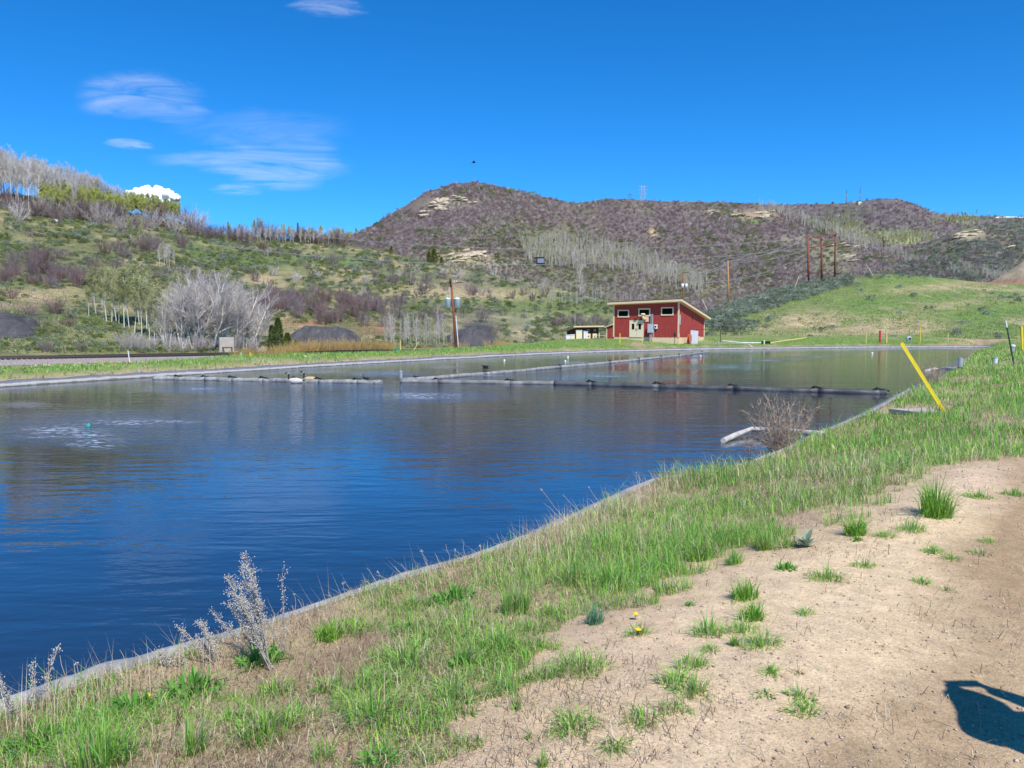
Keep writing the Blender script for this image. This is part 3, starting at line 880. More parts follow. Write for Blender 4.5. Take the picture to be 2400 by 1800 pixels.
def conifer_mesh(name, seed, mats, H, Rb, n=2200, leaf=.16):
    g = np.random.default_rng(seed); tb = TB()
    tb.tube([(0, 0, -.1), (0, 0, H * .5), (0, 0, H * .96)], H * .02, .01, 0, 5)
    ph = g.random(8) * 6
    for i in range(n):
        t = g.random() ** .8 * .97
        a = g.random() * 2 * pi
        rad = Rb * (1 - t) ** .75 * (.75 + .25 * sin(3 * a + ph[0] + t * 9) * cos(2 * a + ph[1])) * (.72 + .28 * abs(sin(t * H * 4.2 + a)))
        q = np.array([cos(a) * rad * g.uniform(.45, 1), sin(a) * rad * g.uniform(.45, 1), H * (.04 + .96 * t) + g.normal() * .05])
        dl = rdir(g, (cos(a), sin(a), .25), .45)
        tb.leaf(q, dl, rdir(g, (-sin(a), cos(a), 0), .4), leaf * g.uniform(.7, 1.5), leaf * .5, 1)
    return tb.mesh(name, mats)

def split_tree(me, name):
    """one tree mesh -> (trunk mesh, crown mesh) by material"""
    n = len(me.polygons)
    mi = np.zeros(n, np.int32); me.polygons.foreach_get('material_index', mi)
    v = np.zeros(len(me.vertices) * 3, np.float32); me.vertices.foreach_get('co', v); v = v.reshape(-1, 3)
    li = np.zeros(len(me.loops), np.int32); me.loops.foreach_get('vertex_index', li); f = li.reshape(-1, 3)
    out = []
    for sel, nm in ((mi == 0, name + '_trunk'), (mi > 0, name + '_crown')):
        ff = f[sel]; used, inv = np.unique(ff, return_inverse=True)
        out.append(mesh_np(nm, v[used], inv.reshape(-1, 3), list(me.materials), mi[sel]))
    return out

# ---------------------------------------------------------------- placing plants
def spot_on(h, px, py):
    return h.pt(px, py)

def place_one(name, me, p, sc, label, cat, group=None, rz=None, parts=None, tilt=0, sz=None):
    rz = R.random() * 6.28 if rz is None else rz
    s3 = (sc, sc, sc * (sz or 1))
    if parts:
        o = empty(name, p, rz); o.scale = s3
        for nm, m in parts: link(nm, m, o)
    else:
        o = link(name, me); o.location = p; o.rotation_euler = (tilt * R.normal(), tilt * R.normal(), rz); o.scale = s3
    return tag(o, label, cat, group)

SRC = {}
def source_collection(key, meshes):
    if key in SRC: return SRC[key]
    c = bpy.data.collections.new('source_' + key)
    for i, m in enumerate(meshes):
        o = bpy.data.objects.new('source_%s_%02d' % (key, i), m)
        c.objects.link(o)
    SRC[key] = c
    return c

def scatter(name, label, pts, scl, key, meshes, kind='stuff', tiltamp=.12):
    """a mass nobody could count: points that carry copies of a few plants"""
    pts = np.asarray(pts, np.float32)
    n = len(pts)
    me = bpy.data.meshes.new(name)
    me.vertices.add(n); me.vertices.foreach_set('co', pts.ravel())
    def at_(nm, ty, dat, fld):
        a = me.attributes.new(nm, ty, 'POINT'); a.data.foreach_set(fld, np.asarray(dat).ravel())
    rot = np.zeros((n, 3), np.float32); rot[:, :2] = R.normal(size=(n, 2)) * tiltamp; rot[:, 2] = R.random(n) * 6.28
    at_('rot', 'FLOAT_VECTOR', rot, 'vector')
    s = np.asarray(scl, np.float32); s3 = np.stack([s * R.uniform(.85, 1.2, n), s * R.uniform(.85, 1.2, n), s * R.uniform(.8, 1.1, n)], -1).astype(np.float32)
    at_('scl', 'FLOAT_VECTOR', s3, 'vector')
    at_('idx', 'INT', R.integers(0, len(meshes), n).astype(np.int32), 'value')
    o = link(name, me)
    ng = bpy.data.node_groups.new(name + '_nodes', 'GeometryNodeTree')
    ng.interface.new_socket('Geometry', in_out='INPUT', socket_type='NodeSocketGeometry')
    ng.interface.new_socket('Geometry', in_out='OUTPUT', socket_type='NodeSocketGeometry')
    N, L = ng.nodes, ng.links
    gi = N.new('NodeGroupInput'); go = N.new('NodeGroupOutput')
    m2p = N.new('GeometryNodeMeshToPoints')
    iop = N.new('GeometryNodeInstanceOnPoints')
    ci = N.new('GeometryNodeCollectionInfo'); ci.inputs['Collection'].default_value = source_collection(key, meshes)
    ci.inputs['Separate Children'].default_value = True; ci.inputs['Reset Children'].default_value = True
    def na(nm, ty):
        a = N.new('GeometryNodeInputNamedAttribute'); a.data_type = ty; a.inputs['Name'].default_value = nm
        return next(x for x in a.outputs if x.enabled)
    L.new(gi.outputs[0], m2p.inputs['Mesh'])
    L.new(m2p.outputs[0], iop.inputs['Points'])
    L.new(ci.outputs[0], iop.inputs['Instance'])
    iop.inputs['Pick Instance'].default_value = True
    L.new(na('idx', 'INT'), iop.inputs['Instance Index'])
    L.new(na('rot', 'FLOAT_VECTOR'), iop.inputs['Rotation'])
    L.new(na('scl', 'FLOAT_VECTOR'), iop.inputs['Scale'])
    L.new(iop.outputs[0], go.inputs[0])
    md = o.modifiers.new('scatter', 'NODES'); md.node_group = ng
    tag(o, label, None, kind=kind)
    return o

def sample_screen(h, n, dens, x0, x1, y0, y1):
    """points on a hillside kept by a density defined over the view of it"""
    out = []; PX = R.uniform(x0, x1, n * 4); PY = R.uniform(y0, y1, n * 4)
    d = dens(PX, PY) > R.random(len(PX))
    PX, PY = PX[d][:n], PY[d][:n]
    res = []
    for a, b in zip(PX, PY):
        p = h.pt(a, b)
        if p is not None and b < 900: res.append((p.x, p.y, p.z, a, b))
    return np.array(res)

def ridge_y(h, px):
    k = np.clip(np.round((np.asarray(px) - h.px[0]) / (h.px[1] - h.px[0])).astype(int), 0, len(h.px) - 1)
    return h.PY[h.nv - 1, k]

# --- hill_middle: brush over everything, thinner on ledges
def densB(x, y):
    d = .92 + .7 * fbm(x, y * 1.6, 60, 3, 201)
    for cx, cy, rx, ry, k in [(960, 482, 42, 22, 1.3), (990, 470, 60, 12, .9), (1080, 605, 70, 18, 1.2), (1970, 590, 50, 30, .9), (1780, 505, 40, 10, 1.2), (1300, 545, 120, 18, .4)]:
        d = d - k * blob(x, y, cx, cy, rx, ry)
    return np.clip(d, .03, 1)
def field(h, n, dens, x0, x1, y0, y1):
    s = sample_screen(h, n, dens, x0, x1, y0, y1)
    return s
pB = field(HB, 26000, densB, 700, 2400, 428, 740)
scatter('brush', 'dense leafless mauve brush covering the central mountain', pB[:, :3], .70 * R.uniform(.7, 1.3, len(pB)) * np.clip(pB[:, 1] / 600, .6, 1.4), 'brushfar', SHRUB_S)
pC = field(HC, 5000, lambda x, y: np.clip(.8 + .5 * fbm(x, y, 50, 3, 205) - blob(x, y, 2110, 562, 80, 12), 0, 1), 1760, 2400, 466, 640)
scatter('brush', 'mauve brush on the distant mountain under the antennas', pC[:, :3], 1.5 * R.uniform(.6, 1.3, len(pC)), 'brushfar', SHRUB_S)
pD = field(HD, 2600, lambda x, y: np.clip(.6 + .9 * fbm(x, y * 2, 40, 3, 207) - 1.2 * blob(x, y, 2270, 552, 50, 12), 0, 1), 2100, 2400, 520, 670)
k_ = R.random(len(pD)) < .55
scatter('brush', 'mauve and grey brush on the dark hill at the right', pD[k_][:, :3], .9 * R.uniform(.6, 1.3, k_.sum()), 'brushfar', SHRUB_S)
scatter('sagebrush', 'low sage bushes between the ledges of the dark right hill', pD[~k_][:, :3], 2.4 * R.uniform(.6, 1.3, (~k_).sum()), 'sage', SAGE)
# green bushes between the brush on the middle hill
pg = field(HB, 2200, lambda x, y: np.clip(.15 + 1.2 * fbm(x, y, 50, 3, 209) + .8 * blob(x, y, 1300, 600, 300, 60), 0, 1), 800, 2100, 440, 740)
scatter('green_brush', 'green and olive bushes between the mauve brush', pg[:, :3], 2.6 * R.uniform(.6, 1.3, len(pg)) * np.clip(pg[:, 1] / 600, .5, 1.4), 'gbush', GBUSH)

# --- the pale aspen stands on the middle hill
STANDS = [([(1220, 568), (1300, 558), (1400, 572), (1520, 605), (1600, 640), (1660, 668), (1640, 690), (1560, 665), (1430, 632), (1300, 625), (1230, 610)], 900, .85, 'aspen wood of pale trunks slanting down the central mountain'),
          ([(1740, 480), (1800, 480), (1900, 512), (1990, 545), (2060, 578), (2040, 590), (1960, 560), (1870, 522)], 380, .8, 'thin band of grey aspens along the ridge left of the far mountain'),
          ([(2050, 580), (2200, 618), (2300, 640), (2395, 662), (2390, 668), (2250, 652), (2110, 612)], 320, .55, 'row of bare pale aspens along the foot of the right hill')]
for poly, n, sc, lab in STANDS:
    xs = [p[0] for p in poly]; ys = [p[1] for p in poly]
    px = R.uniform(min(xs), max(xs), n * 6); py = R.uniform(min(ys), max(ys), n * 6)
    k = inpoly(px, py, poly); px, py = px[k][:n], py[k][:n]
    pp = [HB.pt(a, b + 4) for a, b in zip(px, py)]
    pp = np.array([p for p in pp if p is not None])
    scatter('aspen_wood', lab, pp, sc * R.uniform(.7, 1.2, len(pp)), 'farasp', FARASP)
pp = [HC.pt(a, b) for a, b in zip(R.normal(2110, 42, 260), R.normal(566, 7, 260))] + [HC.pt(a, b) for a, b in zip(R.normal(2250, 34, 130), R.normal(520, 6, 130))] + [HC.pt(a, b) for a, b in zip(R.normal(1975, 24, 150), R.normal(542, 11, 150))]
pp = np.array([p for p in pp if p is not None])
scatter('aspen_wood', 'yellow green aspens in the valley below the far mountain', pp, 1.1 * R.uniform(.6, 1.2, len(pp)), 'aspg', ASPEN_O + FARASP + ASPEN_G[:1])
pp = np.array([p for p in (HF.pt(a, b) for a, b in zip(R.uniform(690, 880, 260), R.uniform(556, 590, 260))) if p is not None])
scatter('aspen_wood', 'pale green aspens in the gap left of the central mountain', pp, .9 * R.uniform(.7, 1.2, len(pp)), 'farasp2', FARASP + ASPEN_G)

# --- hill_near: low green bushes everywhere
def densA(x, y):
    d = .5 + .9 * fbm(x, y * 1.7, 45, 3, 211)
    for cx, cy, rx, ry, k in [(110, 695, 110, 22, 1.2), (1100, 688, 160, 14, .9), (40, 745, 90, 22, 2), (620, 655, 60, 14, .9), (330, 790, 100, 40, .5), (700, 775, 100, 16, 2), (850, 775, 60, 20, 2), (1110, 775, 50, 30, 2)]:
        d = d - k * blob(x, y, cx, cy, rx, ry)
    return np.clip(d, .02, 1)
pA = field(HA, 7500, densA, 0, 1650, 455, 826)
k_ = R.random(len(pA)) < .62
scatter('green_brush', 'low green bushes dotting the near hillside', pA[k_][:, :3], np.clip(pA[k_][:, 1] / 170, .45, 1.5) * R.uniform(.6, 1.3, k_.sum()), 'gbush', GBUSH)
scatter('sagebrush', 'grey green sage between the bushes of the near hillside', pA[~k_][:, :3], np.clip(pA[~k_][:, 1] / 170, .45, 1.5) * R.uniform(.6, 1.25, (~k_).sum()), 'sage', SAGE)
# --- hill_green: sagebrush field left of the green slope
def densE(x, y):
    b_ = sstep(0, 18, y - ridge_y(HE, x))
    d = 1.3 * sstep(735 - (x - 1650) * .29 + 38, 735 - (x - 1650) * .29 + 24, y) * (x < 2000)
    d = np.maximum(d, .006 * (x > 1650) + .25 * blob(x, y, 2380, 700, 60, 10) + .5 * blob(x, y, 1700, 765, 80, 14) + .4 * blob(x, y, 2100, 645, 160, 6))
    return np.clip(d, 0, 1)
pE = field(HE, 2100, densE, 1600, 2400, 640, 800)
scatter('sagebrush', 'grey green sagebrush on the slope behind the red building', pE[:, :3], 1.15 * R.uniform(.6, 1.35, len(pE)), 'sage', SAGE)

# --- bare shrubs one can tell apart on the near hillside
SH = []   # px, py of the foot, height in px, kind
def add_cluster(n, x0, x1, y0, y1, h0, h1, kinds):
    for _ in range(n):
        SH.append((R.uniform(x0, x1), R.uniform(y0, y1), R.uniform(h0, h1), kinds[R.integers(len(kinds))]))
for i, x in enumerate(np.linspace(8, 470, 24)):      # the row under the aspens
    SH.append((x + R.normal() * 4, 496 + x * .095 + R.normal() * 7 + (i % 3) * 5, R.uniform(40, 56), ['maroon', 'mauve', 'grey'][i % 3]))
for i, x in enumerate(np.linspace(480, 800, 26)):
    SH.append((x, 560 + (x - 480) * .045 + R.normal() * 4, R.uniform(26, 42), ['mauve', 'maroon'][i % 2]))
add_cluster(20, 0, 190, 600, 680, 30, 46, ['mauve', 'maroon'])
add_cluster(14, 60, 290, 640, 672, 28, 40, ['mauve', 'maroon'])
for x, y, h in [(247, 600, 38), (292, 605, 34), (283, 590, 30), (335, 590, 40), (350, 592, 46), (370, 585, 40), (425, 580, 36), (430, 582, 26), (75, 556, 20), (100, 555, 18), (617, 590, 30), (690, 600, 24), (745, 610, 22), (780, 625, 34), (560, 585, 22), (600, 660, 26), (500, 665, 26), (470, 665, 30), (430, 655, 30), (400, 650, 28), (300, 640, 26), (360, 650, 26),
                (25, 700, 34), (135, 735, 44), (75, 738, 26), (165, 765, 28), (110, 825, 34), (190, 822, 26), (160, 745, 24), (640, 695, 30)]:
    SH.append((x, y, h, ['mauve', 'maroon'][int(x) % 2]))
add_cluster(24, 600, 700, 708, 752, 34, 46, ['mauve', 'mauve', 'maroon'])
add_cluster(24, 690, 870, 700, 762, 26, 42, ['mauve', 'maroon'])
add_cluster(10, 840, 960, 715, 770, 26, 40, ['mauve'])
add_cluster(8, 640, 800, 782, 812, 18, 26, ['mauve', 'maroon'])
for x, y, h in [(995, 690, 40), (1105, 692, 34), (868, 715, 36), (1130, 755, 38), (1147, 800, 42), (1000, 665, 30), (915, 660, 22), (880, 650, 24), (1040, 655, 22), (925, 668, 30), (1080, 745, 22), (1200, 700, 22), (1230, 690, 24), (1250, 700, 24), (1275, 695, 24), (1175, 740, 20), (1320, 760, 32), (1345, 762, 30), (1365, 765, 30), (1395, 765, 28), (1300, 768, 26), (1420, 765, 26), (1235, 800, 16), (1015, 745, 30), (1030, 760, 34), (985, 750, 26)]:
    SH.append((x, y, h, 'mauve'))
add_cluster(36, 850, 1300, 615, 700, 14, 24, ['mauve', 'mauve', 'grey'])
add_cluster(14, 480, 850, 600, 680, 14, 24, ['mauve', 'grey'])
for x, y, h in [(2330, 703, 16)]: SH.append((x, y, h, 'grey'))
SH_LAB = {'maroon': 'dense maroon leafless shrub on the near hillside', 'mauve': 'rounded mauve grey leafless shrub on the near hillside', 'grey': 'grey leafless shrub on the near hillside'}
for x, y, hpx, kd in SH[:300]:
    p = HA.pt(x, y)
    if p is None: p = HA.pt(x, float(ridge_y(HA, x)) + 2)
    if p is None: continue
    sc = hpx / FPX * p.y / 2.75
    if hpx < 25: me = SHRUB_S[R.integers(0, 4)] if kd != 'grey' else SHRUB_S[4]
    else: me = SHRUB[kd][R.integers(0, 4)]
    lab = SH_LAB[kd]
    if y < 560 and x < 480: lab = kd + ' leafless shrub just below the crest aspen wood'
    elif y < 590 and 470 < x < 810: lab = kd + ' leafless shrub on the skyline right of the aspens'
    elif 590 < x < 960 and y > 690: lab = kd + ' leafless shrub in the thicket above the slag heap'
    elif x < 300 and y > 590 and y < 690: lab = kd + ' leafless shrub halfway up the left hillside'
    place_one('bare_shrub', me, p - Vector((0, 0, .15)), sc, lab, 'shrub', 'leafless shrubs: ' + lab, sz=R.uniform(.85, 1.1))

# --- trees one can tell apart
def parts_of(meshes, nm):
    return [[('trunk', a), ('crown', b)] for a, b in (split_tree(m, nm) for m in meshes)]
ASPEN_P = parts_of(ASPEN, 'aspen'); ASPENG_P = parts_of(ASPEN_G, 'aspen_g'); ASPENO_P = parts_of(ASPEN_O, 'aspen_o')
COTT_P = parts_of(COTT, 'cottonwood'); THIN_P = parts_of(THIN, 'thin')
def tree_at(h, x, y, hpx, variants, H, name, label, group, dz=.1, sz=1):
    p = h.pt(x, y)
    if p is None: p = h.pt(x, float(ridge_y(h, x)) + 1.5)
    if p is None: return
    sc = hpx / FPX * p.y / H
    place_one(name, None, p - Vector((0, 0, dz)), sc, label, 'tree', group, parts=variants[R.integers(len(variants))], sz=sz)
for x in list(np.linspace(-8, 235, 84)):
    hh = 92 - x * .14
    tree_at(HA, x + R.normal() * 3, 462 + x * .10 + R.normal() * 7, hh * R.uniform(.85, 1.05), ASPEN_P, 9.6, 'aspen_tree', 'tall bare pale trunked aspen in the wood on the left crest', 'bare aspens on the left crest')
for x in list(np.linspace(215, 345, 30)):
    tree_at(HA, x, 485 + (x - 215) * .12, (58 - (x - 215) * .12) * R.uniform(.85, 1.05), ASPEN_P, 9.6, 'aspen_tree', 'bare aspen in front of the white cloud on the crest', 'bare aspens by the cloud')
for i in range(110):
    x = 90 + i / 110 * 330
    tree_at(HA, x + R.normal() * 4, 482 + (x - 90) * .135 + R.normal() * 5, R.uniform(34, 50), ASPENG_P, 8.8, 'aspen_tree', 'yellow green budding aspen in the band along the left crest', 'budding aspens on the left crest')
for x, hh in [(540, 34), (562, 28), (590, 36), (606, 40), (618, 34), (664, 34), (676, 30), (704, 28), (722, 24), (745, 22)]:
    tree_at(HA, x, 560, hh, ASPENG_P if x % 4 == 0 else ASPENO_P, 9, 'aspen_tree', 'thin yellow green aspen rising from the crest shrubs', 'thin aspens on the crest')
for i in range(34):
    tree_at(HA, 555 + i * 7.6 + R.normal() * 3, 568 + i * .25, R.uniform(26, 34), ASPEN_P, 9.6, 'aspen_tree', 'slim bare white stemmed aspen among the crest shrubs', 'bare aspens among the crest shrubs')
for x, y, hh, kd in [(309, 575, 52, 'o'), (335, 570, 50, 'o'), (328, 578, 42, 'o'), (375, 625, 40, 'p'), (392, 628, 44, 'p'), (400, 630, 50, 'p'), (384, 622, 44, 'p'), (408, 622, 30, 'p')]:
    tree_at(HA, x, y, hh, ASPENO_P if kd == 'o' else ASPEN_P, 9.6, 'aspen_tree', 'forked tree with thin olive crown on open hillside' if kd == 'o' else 'slender white aspen in the small hillside clump', 'open hillside trees')
# the olive grove and the bare cottonwoods at the foot of the hill
for x, y, hh in [(210, 740, 84), (228, 742, 98), (250, 752, 104), (262, 756, 108), (272, 760, 112), (283, 762, 116), (292, 768, 118), (302, 770, 120), (318, 782, 120), (335, 790, 118), (350, 796, 122), (365, 800, 118), (380, 805, 112), (300, 755, 116), (330, 760, 118), (420, 770, 110), (240, 735, 90), (345, 770, 118), (400, 790, 130)]:
    tree_at(HA, x, y, hh, ASPENO_P, 9.6, 'cottonwood_tree', 'tall olive budding tree left of the grey cottonwoods', 'olive budding grove')
for x, y, hh in [(395, 812, 100), (425, 815, 135), (455, 817, 150), (485, 818, 155), (515, 818, 155), (548, 818, 150), (575, 818, 130), (600, 818, 105), (440, 810, 140), (500, 812, 158), (530, 810, 158), (470, 806, 150), (560, 808, 140)]:
    tree_at(HA, x, y, hh, COTT_P, 9.2, 'cottonwood_tree', 'broad bare grey cottonwood behind the railway', 'bare grey cottonwoods behind the railway', sz=.95)
for x, y, hh in [(315, 822, 40), (335, 824, 34), (400, 824, 40), (430, 825, 36), (460, 825, 40), (595, 822, 34), (300, 820, 44), (355, 822, 36), (490, 823, 34), (560, 823, 36)]:
    p = HA.pt(x, y); place_one('bare_shrub', SHRUB['grey'][R.integers(0, 4)], p, hh / FPX * p.y / 2.8, 'pale grey leafless shrub at the feet of the cottonwoods', 'shrub', 'pale shrubs by the cottonwoods')
for i in range(46):
    x = 905 + i * 3.9 + R.normal() * 3
    hh = (66 if x < 1060 else 44) * R.uniform(.75, 1.08)
    if 1045 < x < 1075: hh *= .7
    tree_at(HA, x, 806 + R.normal() * 5, hh, THIN_P, 5.8, 'sapling', 'thin pale leafless sapling in the stand around the transformer pole', 'saplings around the transformer pole')
for i in range(34):
    x = 1290 + i * 6.6 + R.normal() * 3
    tree_at(HA, x, 712 + R.normal() * 5, R.uniform(28, 44), THIN_P, 5.8, 'sapling', 'pale ghostly leafless sapling in the thicket above the red building', 'pale saplings above the red building')
tree_at(HA, 1358, 710, 78, ASPEN_P, 9.6, 'aspen_tree', 'tall bare pale tree leaning over the sapling thicket', None)
for x, y, hh, lab in [(1060, 615, 0, '')]: pass
# conifers
CON = [conifer_mesh('conifer', 400, [M_dark, M_conif], 6.5, 2.4, 4200, .26), conifer_mesh('conifer_yellow', 401, [M_dark, M_conify], 3.6, 1.7, 2600, .22), conifer_mesh('conifer_slim', 402, [M_dark, M_conif], 9, 1.5, 900, .35), conifer_mesh('conifer_red', 403, [M_dark, M_redn], 9, 2.0, 700, .5)]
CONP = [[('trunk', a), ('crown', b)] for a, b in (split_tree(m, 'conifer') for m in CON)]
def con_at(h, x, y, hpx, k, H, lab, py=None):
    p = h.pt(x, y)
    if py: p = at(x, y, py); p.z = gz(p.x, p.y) - .1
    if p is None: p = h.pt(x, float(ridge_y(h, x)) + 1.5)
    if p is None: return
    place_one('conifer_tree', None, p - Vector((0, 0, .1)), hpx / FPX * p.y / H, lab, 'tree', None, parts=CONP[k])
con_at(HA, 652, 808, 92, 0, 6.5, 'dark green bushy juniper at the left end of the black slag heap', 83)
con_at(HA, 638, 804, 72, 0, 6.5, 'thin yellowish juniper half hidden behind the dark green juniper', 85)
con_at(HA, 674, 818, 58, 1, 3.6, 'low bright yellow green juniper in front of the dark juniper', 80)
con_at(HA, 694, 820, 42, 1, 3.6, 'smallest yellow green juniper right of the others', 80)
con_at(HA, 494, 548, 20, 2, 9, 'small dark spruce on the skyline right of the yellow aspens')
con_at(HA, 506, 550, 12, 2, 9, 'tiny dark spruce beside the small skyline spruce')
con_at(HA, 701, 568, 46, 2, 9, 'slim dark spruce sticking out of the crest aspens')
con_at(HA, 755, 572, 18, 2, 9, 'small dark spruce at the low end of the crest')
for x, hh, lab in [(918, 20, 'left one of the small green conifers left of the sandstone outcrop'), (1016, 36, 'tallest green conifer left of the lower sandstone outcrop'), (1003, 26, 'middle green conifer left of the lower sandstone outcrop'), (1034, 22, 'small green conifer touching the lower sandstone outcrop')]:
    con_at(HA, x, float(ridge_y(HA, x)) + 3, hh, 1, 3.6, lab)
con_at(HC, 2072, 590, 26, 3, 9, 'rust red dead conifer in the yellow green valley')
con_at(HC, 2042, 574, 16, 3, 9, 'smaller rust red dead conifer left of the red one')
con_at(HB, 1935, 545, 20, 3, 9, 'rust red dead conifer among the ridge aspens')
con_at(HB, 1950, 552, 18, 3, 9, 'second rust red dead conifer among the ridge aspens')
# orange willows along the dike
for i in range(70):
    if i < 48: x = 700 + i * 4.6 + R.normal() * 4; Y = 74 + (x - 700) * .06
    elif i < 64: x = 560 + (i - 48) * 9; Y = 66 + (x - 560) * .05
    else: x = [1000, 1070, 1085, 1150, 1162, 1176][i - 64]; Y = 92
    X = (x - 1200) / FPX * Y
    me = WILLOW[R.integers(3)]
    sc = R.uniform(.55, 1.15) * (.75 if i >= 48 else 1)
    place_one('willow_bush', me, (X, Y, gz(X, Y) - .05), sc, 'orange stemmed willow bush in the hedge behind the far bank' if i < 64 else 'small yellow orange willow bush right of the transformer pole', 'bush', 'orange willows behind the bank' if i < 64 else 'yellow willows by the pole')
# ================================================================ man-made things
M_red = None
def board_red():
    m, n, l, b = mat('red_painted_boards')
    tc = n.new('ShaderNodeTexCoord')
    mp = n.new('ShaderNodeMapping'); mp.inputs['Scale'].default_value = (5, 5, .35); l.new(tc.outputs['Object'], mp.inputs['Vector'])
    t = noise_node(n, l, 1.6, 6, mp.outputs[0], .7)
    t2 = noise_node(n, l, .8, 3, tc.outputs['Object'])
    r = ramp(n, l, t.outputs['Fac'], [(.25, (.24, .022, .018)), (.55, (.36, .04, .032)), (.8, (.46, .09, .07))])
    c = mixc(n, l, r.outputs[0], (.42, .10, .08), math_node(n, l, 'MULTIPLY', t2.outputs['Fac'], .45))
    l.new(c, b.inputs['Base Color']); b.inputs['Roughness'].default_value = .75
    return m
M_red = board_red()
M_cream = simple('cream_paint', (.74, .58, .36), .7, .10)
M_cream2 = simple('pale_cream_doors', (.78, .68, .47), .65, .06)
M_glass = simple('dark_window_glass', (.006, .006, .007), .6, .1, bump=0, spec=.05)
M_roof = simple('dark_brown_roofing', (.07, .05, .05), .9, .2)
M_conc = simple('weathered_concrete', (.46, .41, .35), .9, .18, 2, .5)
M_greypaint = simple('grey_metal_box', (.46, .50, .54), .5, .08)
M_white = simple('white_plastic', (.75, .75, .72), .5, .08)
M_yellow = simple('yellow_marker_plastic', (.78, .60, .03), .5, .08)
M_paleyel = simple('pale_yellow_wood', (.70, .55, .22), .7, .1)
M_pole = simple('red_brown_pole_wood', (.24, .085, .04), .85, .25, 3)
M_polel = simple('orange_brown_pole_wood', (.48, .25, .10), .85, .2, 3)
M_black = simple('black_plastic', (.018, .018, .02), .45, .2)
M_galv = simple('galvanised_steel', (.42, .44, .45), .45, .12, metal=.3)
M_steel = simple('rusty_steel', (.10, .06, .045), .6, .2, metal=.3)
M_teal = simple('teal_plastic', (.04, .28, .24), .5, .1)
M_xfmr = simple('pale_blue_grey_paint', (.62, .73, .75), .45, .08)
M_wire = simple('weathered_cable', (.32, .32, .33), .5, .05, bump=0)
M_green = simple('faded_green_paint', (.34, .48, .36), .7, .15)
M_dkgreen = simple('dark_green_paint', (.03, .06, .045), .5, .15)
M_ballast = simple('grey_ballast_stone', (.30, .26, .24), .95, .45, 9, .9)
M_hyd = simple('red_post_paint', (.50, .05, .04), .55, .1)

# --- red pump house: front corner nearest the camera is the right one
BX, BY, TH = 389 / FPX * 98, 98.0, radians(32)
Ud = Vector((-cos(TH), sin(TH), 0)); Wd = Vector((sin(TH), cos(TH), 0))
BZ = 1.18
def fu(px):
    k = (px - 1200) / FPX
    return (BX - k * BY) / (cos(TH) + sin(TH) * k)
def fz(py, Y):
    return at(1200, py, Y).z - BZ
def z4(x, y): return 1300 + x / 5.53, 660 + y / 5.53
def wpx(x, y):
    px, py = z4(x, y); u = fu(px); return u, fz(py, BY + sin(TH) * u)
bld = empty('pump_house', (BX, BY, BZ), 0)
bld.matrix_world = Matrix.Translation((BX, BY, BZ)) @ Matrix(((Ud.x, Wd.x, 0, 0), (Ud.y, Wd.y, 0, 0), (0, 0, 1, 0), (0, 0, 0, 1))) if False else Matrix.Translation((BX, BY, BZ)) @ Matrix.Rotation(pi - TH, 4, 'Z')
# local frame: +x runs left along the front wall, +y points out of the front wall towards the pond
tag(bld, 'red board pump house with a cream trimmed slanting roof across the pond', 'building')
WB, DB = 8.95, 10.4
def zt(u, d):           # underside of the roof at u along the front, d towards the back
    return 4.72 - .22 * u / WB - .185 * d
def wall_mesh(x0, x1, y0, y1, h0, h1, h2, h3, base=.32):
    pass
mb = MB()
T_ = .12
def slab4(mb, p, q, h0, h1, zb, th=(0, -.12)):
    """upright wall between p and q with its own height at each end"""
    a, b = Vector((p[0], p[1], 0)), Vector((q[0], q[1], 0)); t = Vector((th[0], th[1], 0))
    vs = [a, b, b + t, a + t]
    mb.add([(v.x, v.y, zb) for v in vs] + [(vs[0].x, vs[0].y, h0), (vs[1].x, vs[1].y, h1), (vs[2].x, vs[2].y, h1), (vs[3].x, vs[3].y, h0)],
           [(3, 2, 1, 0), (4, 5, 6, 7), (0, 1, 5, 4), (1, 2, 6, 5), (2, 3, 7, 6), (3, 0, 4, 7)])
# boards: each board its own part
nb = 30
for i in range(nb):
    u0, u1 = WB * i / nb + .006, WB * (i + 1) / nb - .006
    m_ = MB(); pr = .015 * (i % 2)
    slab4(m_, (u0, pr), (u1, pr), zt(u0, 0), zt(u1, 0), .32, (0, -.12))
    m_.build('wall_board', M_red, bld)
for i in range(26):
    d0, d1 = DB * i / 26 + .006, DB * (i + 1) / 26 - .006
    m_ = MB(); pr = -.015 * (i % 2)
    slab4(m_, (pr, -d0 - (.125 if i == 0 else 0)), (pr, -d1), zt(0, d0), zt(0, d1), .32, (.12, 0))
    m_.build('wall_board', M_red, bld)
m_ = MB(); slab4(m_, (WB, -.125), (WB, -DB), zt(WB, 0), zt(WB, DB), .32, (-.12, 0)); slab4(m_, (.13, -DB), (WB - .13, -DB), zt(0, DB), zt(WB, DB), .32, (0, .12)); m_.build('back_wall', M_red, bld)
MB().box(.02, WB - .02, -DB + .02, -.02, -.6, .318).build('foundation', M_cream, bld)
ovf, ovs = .74, .62
m_ = MB()
def rp(u, d, dz): return (u, -d, zt(u, d) + dz)
cs = [(-ovs, -ovf), (WB + ovs, -ovf), (WB + ovs, DB + ovf), (-ovs, DB + ovf)]
m_.add([rp(u, d, .20) for u, d in cs] + [rp(u, d, .34) for u, d in cs], [(0, 1, 2, 3), (7, 6, 5, 4), (0, 4, 5, 1), (1, 5, 6, 2), (2, 6, 7, 3), (3, 7, 4, 0)])
m_.build('roof', M_roof, bld)
m_ = MB(); cs2 = [(-ovs + .04, -ovf + .04), (WB + ovs - .04, -ovf + .04), (WB + ovs - .04, DB + ovf - .04), (-ovs + .04, DB + ovf - .04)]
